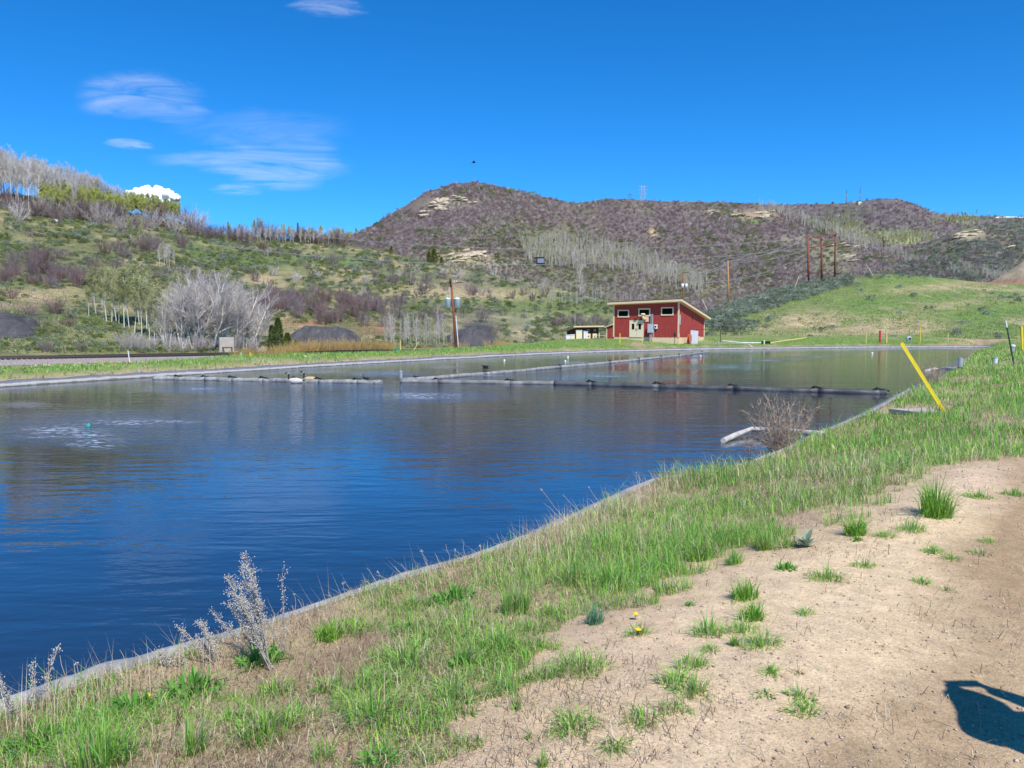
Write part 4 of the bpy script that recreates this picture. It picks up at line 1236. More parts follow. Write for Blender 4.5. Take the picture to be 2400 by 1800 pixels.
m_.add([rp(u, d, .003) for u, d in cs2] + [rp(u, d, .195) for u, d in cs2], [(0, 1, 2, 3), (7, 6, 5, 4), (0, 4, 5, 1), (1, 5, 6, 2), (2, 6, 7, 3), (3, 7, 4, 0)])
m_.build('soffit', M_cream, bld)
def fascia(a, b):
    m_ = MB(); (u0, d0), (u1, d1) = a, b
    n = Vector((d1 - d0, (u1 - u0), 0)).normalized() * .035
    A = Vector(rp(u0, d0, 0)); B = Vector(rp(u1, d1, 0)); o = Vector((n.x, n.y, 0))
    m_.add([A - o + Vector((0, 0, -.03)), B - o + Vector((0, 0, -.03)), B + o + Vector((0, 0, -.03)), A + o + Vector((0, 0, -.03)), A - o + Vector((0, 0, .235)), B - o + Vector((0, 0, .235)), B + o + Vector((0, 0, .235)), A + o + Vector((0, 0, .235))],
           [(0, 1, 2, 3), (7, 6, 5, 4), (0, 4, 5, 1), (1, 5, 6, 2), (2, 6, 7, 3), (3, 7, 4, 0)])
    m_.build('fascia', M_cream, bld)
for i in range(4): fascia(cs[i], cs[(i + 1) % 4])
for u in (.0, WB):
    MB().box(u - .10, u + .10, -.04, .045, .30, zt(u, 0) - .01).build('corner_trim', M_cream, bld)
MB().box(-.035, .01, -.22, -.045, .30, zt(0, 0) - .04).build('corner_trim', M_cream, bld)
def front_rect(x0, x1, y0, y1):
    u1, zt1 = wpx(x0, y0); u0, zt0 = wpx(x1, y0); _, zb = wpx((x0 + x1) / 2, y1)
    return u0, u1, zb, (zt0 + zt1) / 2
for x0, x1, y0, y1 in [(812, 962, 365, 465), (1080, 1235, 347, 450), (1372, 1535, 330, 440)]:
    u0, u1, zb, zt_ = front_rect(x0, x1, y0, y1)
    w = .16
    fr = MB()
    fr.box(u0, u1, .018, .085, zb, zb + w); fr.box(u0, u1, .018, .085, zt_ - w, zt_); fr.box(u0, u0 + w, .018, .085, zb + w, zt_ - w); fr.box(u1 - w, u1, .018, .085, zb + w, zt_ - w)
    f_ = fr.build('window', M_cream, bld)
    MB().box(u0 + w, u1 - w, .02, .035, zb + w, zt_ - w).build('pane', M_glass, f_)
u0, u1, zb, zt_ = front_rect(972, 1145, 507, 728)
fr = MB(); fr.box(u0 - .07, u0, .018, .07, .30, zt_ + .07); fr.box(u1, u1 + .07, .018, .07, .30, zt_ + .07); fr.box(u0, u1, .018, .07, zt_, zt_ + .07); fr.build('door_frame', M_cream, bld)
um = (u0 + u1) / 2
for a, b in ((u0 + .01, um - .012), (um + .012, u1 - .01)):
    d_ = MB().box(a, b, .018, .055, .30, zt_ - .01).build('door', M_cream2, bld)
    c_ = (a + b) / 2; wn_ = .17
    MB().box(c_ - wn_ - .03, c_ + wn_ + .03, .056, .066, zt_ - 1.18, zt_ - .34).build('window_rim', M_cream, d_)
    MB().box(c_ - wn_, c_ + wn_, .067, .072, zt_ - 1.13, zt_ - .39).build('pane', M_glass, d_)
    hx = um + (.09 if a > um else -.09)
    MB().box(hx - .03, hx + .03, .056, .075, .30 + .85, .30 + 1.15).build('handle', M_steel, d_)
u, z = wpx(1050, 485); MB().box(u - .17, u + .17, .018, .22, z - .08, z + .12).build('wall_lamp', M_steel, bld)
u, z = wpx(1155, 425)
mv = MB(); mv.lathe([(.03, .14), (.26, .10), (.33, 0), (.27, -.10), (.18, -.16)], 14, (u, .45, z)); mv.tube([(u, .45, z - .1), (u, .45, z - .38), (u - .06, .38, z - .56), (u - .2, .02, z - .62)], .17, 12)
mv.build('vent_pipe', M_cream, bld, True)
u0, u1, zb, zt_ = front_rect(1160, 1212, 445, 520); MB().box(u0, u1, .018, .06, zb, zt_).build('vent_plate', M_cream, bld)
u0, u1, zb, zt_ = front_rect(1218, 1285, 548, 662)
pn = MB().box(u0, u1, .30, .52, zb, zt_).build('electric_panel', M_greypaint, bld)
MB().box(u0 + .06, u1 - .06, .521, .535, zb + .06, zt_ - .06).build('panel_door', M_greypaint, pn)
for x in (1247, 1268):
    u, _ = wpx(x, 500); _, za = wpx(x, 420)
    MB().tube([(u, .12, zt_), (u, .12, za)], .045, 8).build('conduit', M_greypaint, bld)
    MB().tube([(u, .36, zb), (u, .36, .05)], .05, 8).build('conduit', M_greypaint, bld)
u, z = wpx(1290, 700); MB().tube([(u, .3, .05), (u, .3, 1.3)], .04, 8).build('conduit', M_greypaint, bld)
u0, u1, zb, zt_ = front_rect(1290, 1328, 556, 612); mt_ = MB().box(u0, u1, .018, .22, zb, zt_).build('meter_box', M_white, bld)
MB().lathe([(.11, 0), (.11, .08), (.08, .1)], 12, (0, 0, 0), Matrix.Translation(((u0 + u1) / 2, .22, (zb + zt_) / 2)) @ Matrix.Rotation(-pi / 2, 4, 'X')).build('meter_dial', M_glass, mt_)
lv = MB()
for k in range(9):
    lv.box(-.075, -.018, -.62, -.25, 1.95 + k * .14, 2.06 + k * .14)
lv.build('louvre', M_greypaint, bld)
MB().box(-.25, -.018, -5.4, -5.15, 2.85, 3.0).build('wall_lamp', M_steel, bld)
MB().box(-.05, -.018, -DB + .05, -DB + .35, .32, 2.4).build('side_door_trim', M_cream, bld)
# annex at its left end
an = empty('lean_to', (0, 0, 0)); an.matrix_world = Matrix.Translation(bld.matrix_world @ Vector((WB + .06, -.02, 0))) @ Matrix.Rotation(pi - TH, 4, 'Z')
tag(an, 'small red lean-to with a cream roof at the left end of the pump house', 'shed')
MB().box(.02, 1.0, -2.2, 0, -.3, 1.55).build('wall', M_red, an)
m_ = MB(); m_.add([(-.0, .2, 1.95), (1.25, .2, 1.52), (1.25, -2.4, 1.52), (0, -2.4, 1.95), (0, .2, 2.07), (1.25, .2, 1.64), (1.25, -2.4, 1.64), (0, -2.4, 2.07)], [(0, 1, 2, 3), (7, 6, 5, 4), (0, 4, 5, 1), (1, 5, 6, 2), (2, 6, 7, 3), (3, 7, 4, 0)]); m_.build('roof', M_cream, an)
MB().box(.90, 1.02, .001, .03, -.3, 1.53).build('corner_trim', M_cream, an)

def on_bld(x, y, z): return bld.matrix_world @ Vector((x, y, z)) if False else Matrix.Translation((BX, BY, BZ)) @ Matrix.Rotation(pi - TH, 4, 'Z') @ Vector((x, y, z))
def W_thing(name, label, cat, mbs, loc=(0, 0, 0), group=None):
    """mbs: list of (part name, MB, material); world coordinates inside the MBs are relative to loc"""
    if len(mbs) == 1:
        o = mbs[0][1].build(name, mbs[0][2]); o.location = loc
    else:
        o = empty(name, loc)
        for nm, b_, m_ in mbs: b_.build(nm, m_, o)
    return tag(o, label, cat, group)
# gear beside the side wall
p = on_bld(-1.0, -2.9, 0); p.z = gz(p.x, p.y)
W_thing('leaning_board', 'grey sheet standing on edge against the red side wall', 'board', [('b', MB().box(-.5, .5, -.04, .04, 0, 1.75, Matrix.Rotation(-.1, 4, 'X') @ Matrix.Rotation(.1, 4, 'Y')), M_greypaint)], p)
p = on_bld(-.8, -2.0, 0); p.z = gz(p.x, p.y) + .7
W_thing('hose_reel', 'orange red round hose reel behind the grey leaning sheet', 'reel', [('rim', MB().lathe([(.5, -.12), (.62, -.12), (.62, -.07), (.3, -.06), (.3, .06), (.62, .07), (.62, .12), (.5, .12)], 18, (0, 0, 0), Matrix.Rotation(pi / 2, 4, 'Y') @ Matrix.Rotation(.5, 4, 'X')), simple('orange_red_paint', (.55, .12, .06), .5)), ('stand', MB().box(-.2, .2, -.35, .35, -.7, -.62), M_steel)], p)
for k, (d, h, lab) in enumerate([(4.0, 1.25, 'tallest cream standpipe beside the red side wall'), (4.7, 1.1, 'second cream standpipe beside the red side wall'), (5.4, .8, 'low cream standpipe beside the red side wall')]):
    p = on_bld(-.7, -d, 0); p.z = gz(p.x, p.y)
    W_thing('standpipe', lab, 'pipe', [('riser', MB().tube([(0, 0, 0), (0, 0, h)], .05, 8), M_cream), ('elbow', MB().tube([(0, 0, h), (.12, 0, h + .08), (.3, 0, h + .02)], .05, 8), M_cream)], p, 'cream standpipes')
p = on_bld(-1.2, -7.6, 0); p.z = gz(p.x, p.y)
g_ = MB()
R_ = Matrix.Rotation(-.5, 3, 'Z')
for a, b in (((-1.9, 0, 0), (-1.9, 0, 1.75)), ((1.9, 0, 0), (1.9, 0, 1.75))): g_.tube([a, b], .045, 6)
g_.tube([(-1.95, 0, 1.75), (1.95, 0, 1.75)], .045, 6)
W_thing('goalpost', 'dark goalpost shaped pipe frame right of the pump house', 'frame', [('a', g_, M_steel)], p)
for k in range(5):
    p = on_bld(-1.6 - .9 * k, -3.9 - .75 * k, 0); p.z = gz(p.x, p.y)
    g_ = MB()
    for j in range(6): g_.box(-.7 + j * .25, -.55 + j * .25, -.5, .5, .1, .14)
    for yy in (-.45, 0, .4): g_.box(-.7, .85, yy, yy + .08, 0, .098)
    W_thing('pallet', ['weathered grey pallet nearest the leaning board', 'pale pallet second along the side wall', 'faded green pallet in the middle of the row', 'faded green pallet under the pipe frame', 'pale green pallet at the right end of the row'][k], 'pallet', [('a', g_, [M_conc, M_conc, M_green, M_green, M_green][k])], p + Vector((0, 0, .03 * k)), 'pallets beside the pump house')

# --- small brown shed behind, left
SX, SY = at(1378, 790, 132).x, 132.0
sh = empty('storage_shed', (SX, SY, 0), .30); SZ = .35
tag(sh, 'small dark brown shed with a cream roof edge left of the pump house', 'shed')
M_brown = simple('dark_brown_boards', (.07, .032, .026), .8, .2)
zt_ = at(1380, 766, 132).z
MB().box(-2.3, 2.1, 0, 4.0, SZ - .6, zt_ - .2).build('wall', M_brown, sh)
m_ = MB(); m_.add([(-3.0, -.9, zt_ - .08), (2.6, -.9, zt_ + .02), (2.9, 4.6, zt_ - .75), (-2.7, 4.6, zt_ - .85), (-3.0, -.9, zt_ + .12), (2.6, -.9, zt_ + .22), (2.9, 4.6, zt_ - .55), (-2.7, 4.6, zt_ - .65)], [(3, 2, 1, 0), (4, 5, 6, 7), (0, 1, 5, 4), (1, 2, 6, 5), (2, 3, 7, 6), (3, 0, 4, 7)])
m_.build('roof', M_cream, sh)
m_ = MB(); m_.add([(-2.95, -.85, zt_ + .125), (2.55, -.85, zt_ + .225), (2.85, 4.55, zt_ - .545), (-2.65, 4.55, zt_ - .645), (-2.95, -.85, zt_ + .17), (2.55, -.85, zt_ + .27), (2.85, 4.55, zt_ - .5), (-2.65, 4.55, zt_ - .6)], [(3, 2, 1, 0), (4, 5, 6, 7), (0, 1, 5, 4), (1, 2, 6, 5), (2, 3, 7, 6), (3, 0, 4, 7)]); m_.build('roofing', M_roof, sh)
for x in (.05, 1.25):
    d_ = MB().box(x - .4, x + .4, -.05, -.003, SZ - .3, zt_ - 1.15).build('door', M_cream, sh)
    MB().box(x - .09, x + .09, -.062, -.051, zt_ - 1.75, zt_ - 1.55).build('pane', M_glass, d_)
    w_ = MB().box(x - .17, x + .17, -.05, -.003, zt_ - .78, zt_ - .45).build('window', M_white, sh)
    MB().box(x - .11, x + .11, -.062, -.051, zt_ - .72, zt_ - .51).build('pane', M_glass, w_)
MB().box(1.98, 2.12, -.09, .003, SZ - .3, zt_ - .1).build('corner_trim', M_cream, sh)
MB().lathe([(.08, 0), (.08, .5), (.11, .52), (.05, .62)], 8, (-.6, 1, zt_ - .05)).build('roof_vent', M_black, sh)
MB().tube([(-2.0, 1, zt_ - .1), (-2.0, 1, zt_ + 2.1)], .03, 6).build('mast', M_white, sh)
for k, (px, w, h, mt_, lab) in enumerate([(1332, .8, 1.0, M_white, 'low white cabinet farthest left beside the brown shed'), (1342, .7, 1.05, M_cream2, 'cream cabinet between the white cabinet and the shed'), (1357, 1.0, 1.75, M_cream2, 'wide cream tank cabinet in front of the brown shed'), (1370, .35, 1.6, M_white, 'slim white tank in front of the brown shed'), (1375, .3, 1.55, M_white, 'second slim white tank nearest the shed doors')]):
    Yk = 128.0; p = at(px, 790, Yk); p.z = .55
    W_thing('cabinet', lab, 'cabinet', [('body', MB().box(-w / 2, w / 2, -.35, .35, -.4, h), mt_), ('lid', MB().box(-w / 2 - .04, w / 2 + .04, -.4, .4, h + .001, h + .08), M_white)], p)
Yk = 122.0; p = at(1411, 791, Yk); p.z = gz(p.x, Yk) - .1
W_thing('utility_trailer', 'small blue grey trailer parked between the shed and pump house', 'trailer', [('bed', MB().box(-1.3, 1.1, -.6, .6, .45, .95), simple('blue_grey_paint', (.10, .14, .19), .4)), ('rail', MB().tube([(-1.2, -.58, .95), (-1.2, -.58, 1.3), (1.0, -.58, 1.3), (1.0, -.58, .95)], .04, 6), M_galv), ('wheel', MB().lathe([(.12, -.1), (.32, -.1), (.32, .1), (.12, .1)], 14, (0, 0, 0), Matrix.Translation((-.1, -.62, .32)) @ Matrix.Rotation(pi / 2, 4, 'X')), M_black)], p)
p = at(1419, 790, 112); p.z = gz(p.x, 112)
W_thing('leaning_plank', 'long wooden plank leaning against the little lean-to', 'plank', [('a', MB().tube([(-.8, 0, 0), (.9, .3, 2.3)], .06, 4), M_polel)], p)

# --- poles
def pole(name, lab, pxb, pyt, Y, r, m, lean=0.0, zb=None, pxt=None):
    b = at(pxb, 800, Y); b.z = gz(b.x, b.y) if zb is None else zb
    t = at(pxt if pxt else pxb, pyt, Y)
    o = empty(name, b); tag(o, lab, 'utility pole')
    MB().tube([(0, 0, -.3), ((t.x - b.x) * .5, 0, (t.z - b.z) * .5), (t.x - b.x, 0, t.z - b.z)], [r, r * .88, r * .72], 12).build('pole', m, o, True)
    return o, b, t
P1, b1, t1 = pole('utility_pole', 'leaning brown utility pole with two grey transformers and a white conduit', 1070, 656, 92, .17, M_pole, pxt=1057)
dx_ = (t1.x - b1.x); H1 = t1.z - b1.z
def alongp(k): return Vector((dx_ * k, 0, H1 * k))
for sx in (-1, 1, .62):
    q = alongp(.68) + Vector((sx * .56, -.12 if abs(sx) == 1 else .4, 0))
    tr = MB().lathe([(.18, -.60), (.36, -.55), (.37, .42), (.39, .44), (.39, .50), (.15, .60)], 14, q).build('transformer', M_xfmr, P1, True)
    MB().lathe([(.05, 0), (.08, .05), (.04, .1), (.07, .16), (.03, .26)], 8, q + Vector((sx * .08, 0, .47))).build('bushing', M_white, tr)
    MB().tube([q + Vector((0, 0, -.5)), q + Vector((-sx * .1, 0, -.75)), alongp(.52)], .03, 5).build('cable', M_black, tr)
q = alongp(.66); MB().box(q.x - .5, q.x + .5, -.06, .3, q.z - .05, q.z + .04).build('bracket', M_steel, P1)
MB().tube([(.26, -.12, .0), Vector((.26, -.12, 0)) + alongp(.50)], .055, 8).build('conduit', M_white, P1)
MB().tube([Vector((-.03, -.05, 0)) + alongp(.90), Vector((-.1, -.08, 0)) + alongp(.99), Vector((-.08, 0, .12)) + alongp(1.0)], .11, 8).build('pole_top_cover', M_black, P1)
MB().box(-.05, .7, -.04, .04, H1 * .955, H1 * .968).build('crossarm', M_steel, P1)
for k in (.35, .62): MB().lathe([(.05, 0), (.06, .08), (.03, .16)], 8, Vector((dx_ * .96 + k, 0, H1 * .97))).build('insulator', M_white, P1)
P2, b2, t2 = pole('utility_pole', 'thin brown pole with two white boxes standing behind the pump house roof', 1603, 636, 138, .15, M_pole, zb=HE.hit(1603, 790).z, pxt=1600)
for sx in (-1, 1): MB().lathe([(.22, -.42), (.24, .3), (.1, .4)], 12, (sx * .34 - .1, -.1, t2.z - b2.z - 2.55)).build('transformer', M_white, P2, True)
MB().box(-.3, .75, -.05, .05, t2.z - b2.z - .25, t2.z - b2.z - .15).build('crossarm', M_steel, P2)
e = HE.hit(1706, 712)
P3, b3, t3 = pole('utility_pole', 'single orange brown pole between the pump house and the three pole frame', 1706, 611, e.y, .19, M_polel, zb=e.z - .3, pxt=1706)
hf = empty('power_pylon', (0, 0, 0)); tag(hf, 'tall three legged brown power line frame with a crossbar on the green slope', 'power pylon')
tops = []
for pxt, pyt, pxb, pyb in ((1893, 560, 1894, 662), (1925, 553, 1926, 657), (1958, 548, 1959, 656)):
    e = HE.hit(pxb, pyb) or HE.hit(pxb, float(ridge_y(HE, pxb)) + 2)
    t = at(pxt, pyt - 3, e.y); tops.append(t)
    MB().tube([(e.x, e.y, e.z - .5), ((e.x + t.x) / 2, e.y, (e.z + t.z) / 2), t], [.30, .27, .22], 12).build('pole', M_pole, hf, True)
MB().tube([tops[0] + Vector((-.6, -.3, -.3)), tops[2] + Vector((.6, -.3, -.3))], .15, 6).build('crossbar', M_pole, hf)
MB().tube([tops[0] + Vector((-.4, -.3, -2.9)), tops[2] + Vector((.4, -.3, -2.9))], .12, 6).build('crossbar', M_pole, hf)
for k in range(4):
    q = tops[0].lerp(tops[2], (k + .5) / 4) + Vector((0, -.3, -.5)); MB().lathe([(.04, 0), (.09, -.1), (.05, -.2), (.09, -.3), (.03, -.45)][::-1], 8, q).build('insulator', M_steel, hf)
def wire(lab, a, b, sag, r=.045):
    n = 26; a = Vector(a); b = Vector(b)
    pts = [a.lerp(b, i / n) - Vector((0, 0, sag * 4 * (i / n) * (1 - i / n))) for i in range(n + 1)]
    tag(MB().tube(pts, r, 4, False).build('power_line', M_wire), lab, 'power line')
q3 = t3 + Vector((0, 0, -.1)); q2 = t2 + Vector((.6, 0, -.2))
wire('upper wire from the single pole to the three pole frame', q3, tops[0] + Vector((0, 0, -.4)), .9)
wire('lower wire from the single pole to the three pole frame', q3 + Vector((.2, 0, -.35)), tops[0] + Vector((0, 0, -2.9)), 1.0)
wire('upper wire between the boxed pole and the single pole', q2, q3, .9)
wire('second wire between the boxed pole and the single pole', q2 + Vector((-.4, 0, -.1)), q3 + Vector((0, 0, -.4)), 1.1)
wire('lowest slack wire from the boxed pole up to the three pole frame', t2 + Vector((0, 0, -2.0)), tops[0] + Vector((0, 0, -4.2)), 2.2)
wire('long wire from the left crest across the sky to the three pole frame', at(-150, 436, 260), tops[0] + Vector((0, 0, -2.9)), 13, .07)
wire('long wire over the central mountain to the middle pole of the frame', at(-300, 330, 250), tops[1] + Vector((0, 0, -.5)), 15, .065)
wire('long wire over the mountain foot to the right pole of the frame', at(-300, 420, 245), tops[2] + Vector((0, 0, -.5)), 24, .055)
for (a, b, lab) in (((1861, 682), (1872, 648), 'white guy wire guard left of the three pole frame'), ((2046, 648), (2030, 620), 'pale guy wire guard right of the three pole frame'), ((1660, 712), (1646, 702), 'short pale guy wire guard behind the pump house')):
    e = HE.hit(*a) or HE.hit(a[0], float(ridge_y(HE, a[0])) + 2)
    t = at(b[0], b[1], e.y)
    tag(MB().tube([e, t], .07, 6).build('guy_guard', M_cream2), lab, 'guard')
# skyline: lattice tower, masts
e = at(1506, 474, 960)
lt = MB(); w = 3.4; Ht = 20
for sx in (-1, 1):
    for sy in (-1, 1): lt.tube([(sx * w, sy * w, -3), (sx * w * .45, sy * w * .45, Ht)], .22, 4)
for k in range(6):
    z0, z1 = k * Ht / 6, (k + 1) * Ht / 6; a = w * (1 - .55 * z0 / Ht); b = w * (1 - .55 * z1 / Ht)
    for s in (-1, 1): lt.tube([(-a, s * a, z0), (b, s * b, z1)], .13, 4); lt.tube([(a, s * a, z0), (-b, s * b, z1)], .13, 4)
o = empty('lattice_tower', e); tag(o, 'grey lattice transmission tower on the skyline above the red house', 'pylon')
lt.build('lattice', M_galv, o)
for z in (11, 15, 19): MB().tube([(-5.5, 0, z), (5.5, 0, z)], .28, 4).build('crossarm', M_galv, o)
e = at(1476, 470, 940); W_thing('skyline_pole_frame', 'tiny dark twin pole left of the lattice tower on the skyline', 'pylon', [('a', MB().tube([(-1.2, 0, -3), (-1.2, 0, 8)], .3, 4).tube([(1.2, 0, -3), (1.2, 0, 8)], .3, 4).tube([(-2.2, 0, 7), (2.2, 0, 7)], .2, 4), M_steel)], e)
for px, pt_, lab in ((1983, 445, 'left one of the two thin antenna masts on the far mountain'), (2015, 439, 'right antenna mast with a pale hut at its foot')):
    e = at(px, 480, 1480); t = at(px, pt_, 1480)
    m1 = MB().tube([(0, 0, -6), (0, 0, (t.z - e.z))], [.8, .35], 5)
    m2 = MB()
    for z in (9, 14, 18): m2.box(-1.4, 1.4, -.4, .4, z, z + 1.2)
    W_thing('antenna_mast', lab, 'antenna', [('mast', m1, M_steel), ('panel', m2, M_galv)], e)
e = at(2014, 476, 1470); W_thing('antenna_hut', 'tiny pale hut at the foot of the right antenna mast', 'hut', [('wall', MB().box(-3, 3, -3, 3, -4, 3), M_cream2), ('roof', MB().box(-3.4, 3.4, -3.4, 3.4, 3.01, 3.8), M_roof)], e)
for px, pb in ((2188, 500), (2317, 508)):
    e = at(px, pb, 1450); W_thing('skyline_mast', 'faint small mast on the skyline at the saddle' if px < 2200 else 'faint small mast on the skyline by the snow patch', 'mast', [('a', MB().tube([(0, 0, -6), (0, 0, 9)], .4, 4).tube([(-2.4, 0, 7), (2.4, 0, 7)], .3, 4), M_galv)], e)
# dark open shelter on the mountain foot
e = HB.hit(1266, 622)
if e:
    k = e.y / 400
    o = empty('hillside_shelter', e); tag(o, 'small dark roofed platform on posts below the pale aspen wood', 'shelter'); o.scale = (k, k, k)
    MB().box(-2.7, 2.6, -1, 1.6, 3.7, 4.15, Matrix.Rotation(-.05, 4, 'Y')).build('roof', M_black, o)
    MB().box(-1.2, 2.4, -.8, 1.4, 1.2, 3.68).build('screen', simple('blue_grey_mesh', (.22, .25, .33), .7), o)
    for x, y in ((-1.2, -.9), (2.4, -.9), (-1.2, 1.5), (2.4, 1.5)): MB().tube([(x, y, -1.5), (x, y, 3.7)], .12, 5).build('post', M_black, o)
    MB().box(-1.5, 2.7, -1, 1.6, 1.0, 1.19).build('deck', M_dark, o)

# --- railway on its ballast bed
RL = [(-95, 33), (-62, 46), (-40, 60), (-20.5, 74), (-3, 92), (14, 118), (26, 150)]
def poly_sm(P, n):
    P = np.array(P, float); t = np.arange(len(P)); tt = np.linspace(0, len(P) - 1, n)
    o = np.zeros((n, 2))
    for k in range(2):
        o[:, k] = np.interp(tt, t, P[:, k])
    for _ in range(30): o[1:-1] = .25 * o[:-2] + .5 * o[1:-1] + .25 * o[2:]
    return o
rl = poly_sm(RL, 140)
tg = np.gradient(rl, axis=0); tg /= np.hypot(*tg.T)[:, None]; nr = np.stack([tg[:, 1], -tg[:, 0]], -1)
tr = empty('railway_track', (rl[50][0], rl[50][1], .2)); tag(tr, 'dark steel railway track on grey ballast along the foot of the hill', 'railway')
off = Vector(tr.location)
RZ = .33 - .55 * sstep(78, 100, rl[:, 1])
def strip(offs, zs, name, m):
    v = []; f = []
    for i in range(len(rl)):
        for o_, z_ in zip(offs, zs): v.append((rl[i][0] + nr[i][0] * o_ - off.x, rl[i][1] + nr[i][1] * o_ - off.y, RZ[i] + z_ - off.z))
    k = len(offs)
    for i in range(len(rl) - 1):
        for j in range(k - 1): f.append((i * k + j, i * k + j + 1, (i + 1) * k + j + 1, (i + 1) * k + j))
    return link(name, mesh_np(name, v, f, [m]), tr)
strip([-3.4, -1.6, 1.6, 3.4], [-1.0, -.17, -.17, -1.0], 'ballast_bed', M_ballast)
for s in (-.75, .75):
    strip([s - .07, s - .05, s - .02, s - .035, s + .035, s + .02, s + .05, s + .07], [-.09, -.06, -.05, .07, .07, -.05, -.06, -.09], 'rail', simple('dark_rail', (.025, .02, .02), .5))
sl = MB()
for i in range(0, len(rl) - 1):
    for q in (0, .33, .66):
        c = rl[i] * (1 - q) + rl[i + 1] * q; M4 = Matrix.Translation((c[0] - off.x, c[1] - off.y, RZ[i] - .2 - off.z)) @ Matrix.Rotation(atan2(tg[i][1], tg[i][0]), 4, 'Z')
        sl.box(-.11, .11, -1.25, 1.25, 0, .10, M4)
tag(sl.build('sleepers', M_dark, tr), kind='stuff')

# --- slag heaps
M_coal = None
def coal():
    m, n, l, b = mat('black_slag')
    tc = n.new('ShaderNodeTexCoord'); mp = n.new('ShaderNodeMapping'); mp.inputs['Scale'].default_value = (1.6, .5, .5); mp.inputs['Rotation'].default_value = (0, 0, .3)
    l.new(tc.outputs['Object'], mp.inputs['Vector']); t = noise_node(n, l, 1.4, 6, mp.outputs[0], .7)
    l.new(ramp(n, l, t.outputs['Fac'], [(.3, (.05, .047, .052)), (.60, (.095, .09, .092)), (.78, (.25, .225, .20))]).outputs[0], b.inputs['Base Color']); b.inputs['Roughness'].default_value = .9
    return m
M_coal = coal()
def heap(lab, px, Y, rx, ry, h, zb, seed):
    n0, n1 = 26, 64; g = []
    for i in range(n0):
        for j in range(n1):
            r = i / (n0 - 1); a = 2 * pi * j / n1
            x, y = cos(a) * r * rx, sin(a) * r * ry
            rr_ = r * (1 + .16 * sin(2 * a + seed) + .10 * sin(5 * a + seed * 2) + .10 * float(vnoise(cos(a) * 4 + seed, sin(a) * 4)))
            z = h * (1 - sstep(.38, 1.02, rr_))
            z += (.16 * h * float(vnoise(x * .45 + seed, y * .45)) + .07 * h * float(vnoise(x * 1.6 + seed, y * 1.6))) * (1 - r) ** .5
            g.append((x, y, z - .4 * (r > .98)))
    f = [(i * n1 + j, i * n1 + (j + 1) % n1, (i + 1) * n1 + (j + 1) % n1, (i + 1) * n1 + j) for i in range(n0 - 1) for j in range(n1)]
    p = at(px, 800, Y)
    o = link('slag_heap', mesh_np('slag_heap', g, f, [M_coal], smooth=True), None, (p.x, Y, zb))
    tag(o, lab, 'slag heap')
heap('broad black slag heap right of the dark green juniper', 752, 94, 7.4, 6, 3.2, -.55, 1)
heap('black slag heap half hidden behind the transformer pole', 1108, 124, 4.2, 7, 2.5, -.1, 4)
heap('black slag heap at the left edge of the view', -40, 82, 9.5, 9, 3.9, .0, 7)

# --- ruins and stones by the railway
def rock_mesh(name, seed, m, sx=1, sy=1, sz=.6, sub=2):
    bm = bmesh.new(); bmesh.ops.create_icosphere(bm, subdivisions=sub, radius=.5)
    g = np.random.default_rng(seed); pl = [(Vector(rdir(g, (0, 0, 0), 1)), g.uniform(.28, .46)) for _ in range(9)]
    for v in bm.verts:
        for nn, d in pl:
            k = v.co.dot(nn)
            if k > d: v.co -= nn * (k - d)
        v.co.x *= sx; v.co.y *= sy; v.co.z *= sz
    me = bpy.data.meshes.new(name); bm.to_mesh(me); bm.free(); me.materials.append(m); return me
def behind(px, Y):
    p = at(px, 800, Y); p.z = gz(p.x, Y); return p
p = behind(531, 86)
rn = MB(); k = 1.0
rn.box(-.80, .80, 0, .45, .75, 1.85); rn.box(-.80, -.52, 0, .45, -.3, .749); rn.box(-.35, .45, .1, .40, -.3, .749); rn.box(.66, .80, 0, .45, -.3, .749)
W_thing('concrete_ruin', 'pale broken concrete block wall with a dark opening beside the tracks', 'ruin', [('a', rn, M_conc)], p)
p = behind(396, 86); W_thing('concrete_pillar', 'tall grey concrete pillar half hidden by the bare cottonwoods', 'pillar', [('a', MB().box(-.75, .75, 0, .8, -.3, 2.35, Matrix.Rotation(.03, 4, 'Y')), simple('grey_old_concrete', (.36, .34, .30), .95, .25, 2, .6))], p)
p = behind(615, 86); W_thing('block_stack', 'small stack of pale stone blocks between the ruin and the juniper', 'stones', [('base_block', MB().box(-.6, .6, 0, .6, -.2, .35), M_conc), ('upper_block', MB().box(-.45, .5, .05, .55, .352, .68), M_conc), ('top_block', MB().box(-.2, .35, .1, .5, .682, .85), M_conc)], p)
M_orock = simple('orange_sandstone', (.52, .30, .15), .9, .25)
M_prock = simple('pale_sandstone', (.50, .42, .29), .9, .2, 1.5, .8)
for px, Y, s, lab, m_ in ((108, 56, 1.1, 'flat tan stone lying below the railway embankment', M_prock), (80, 53, .8, 'small tan stone left of the orange rubble', M_prock), (152, 52, .9, 'orange flat stone at the left end of the rubble', M_orock), (552, 84, 1.0, 'pale broken slab at the right foot of the ruin', M_prock), (540, 83, .8, 'small pale lump in front of the ruin', M_prock)):
    p = at(px, 800, Y); p.z = gz(p.x, Y) + .08
    o = link('stone', rock_mesh('stone', int(px), m_, s, s * .8, .45)); o.location = p; tag(o, lab, 'stone')
pts = []
for _ in range(520):
    px, py = 235 + R.normal() * 42, 852 + R.normal() * 6.5
    p = gp(px, py, .25); pts.append((p.x, p.y, gz(p.x, p.y) + .03))
scatter('rubble', 'orange sandstone rubble spilling down from the railway', pts, R.uniform(.12, .42, len(pts)), 'orubble', [rock_mesh('rubble_piece', 500 + i, M_orock, 1.2, 1, .5, 1) for i in range(4)], tiltamp=.3)
p = HA.hit(129, 518)
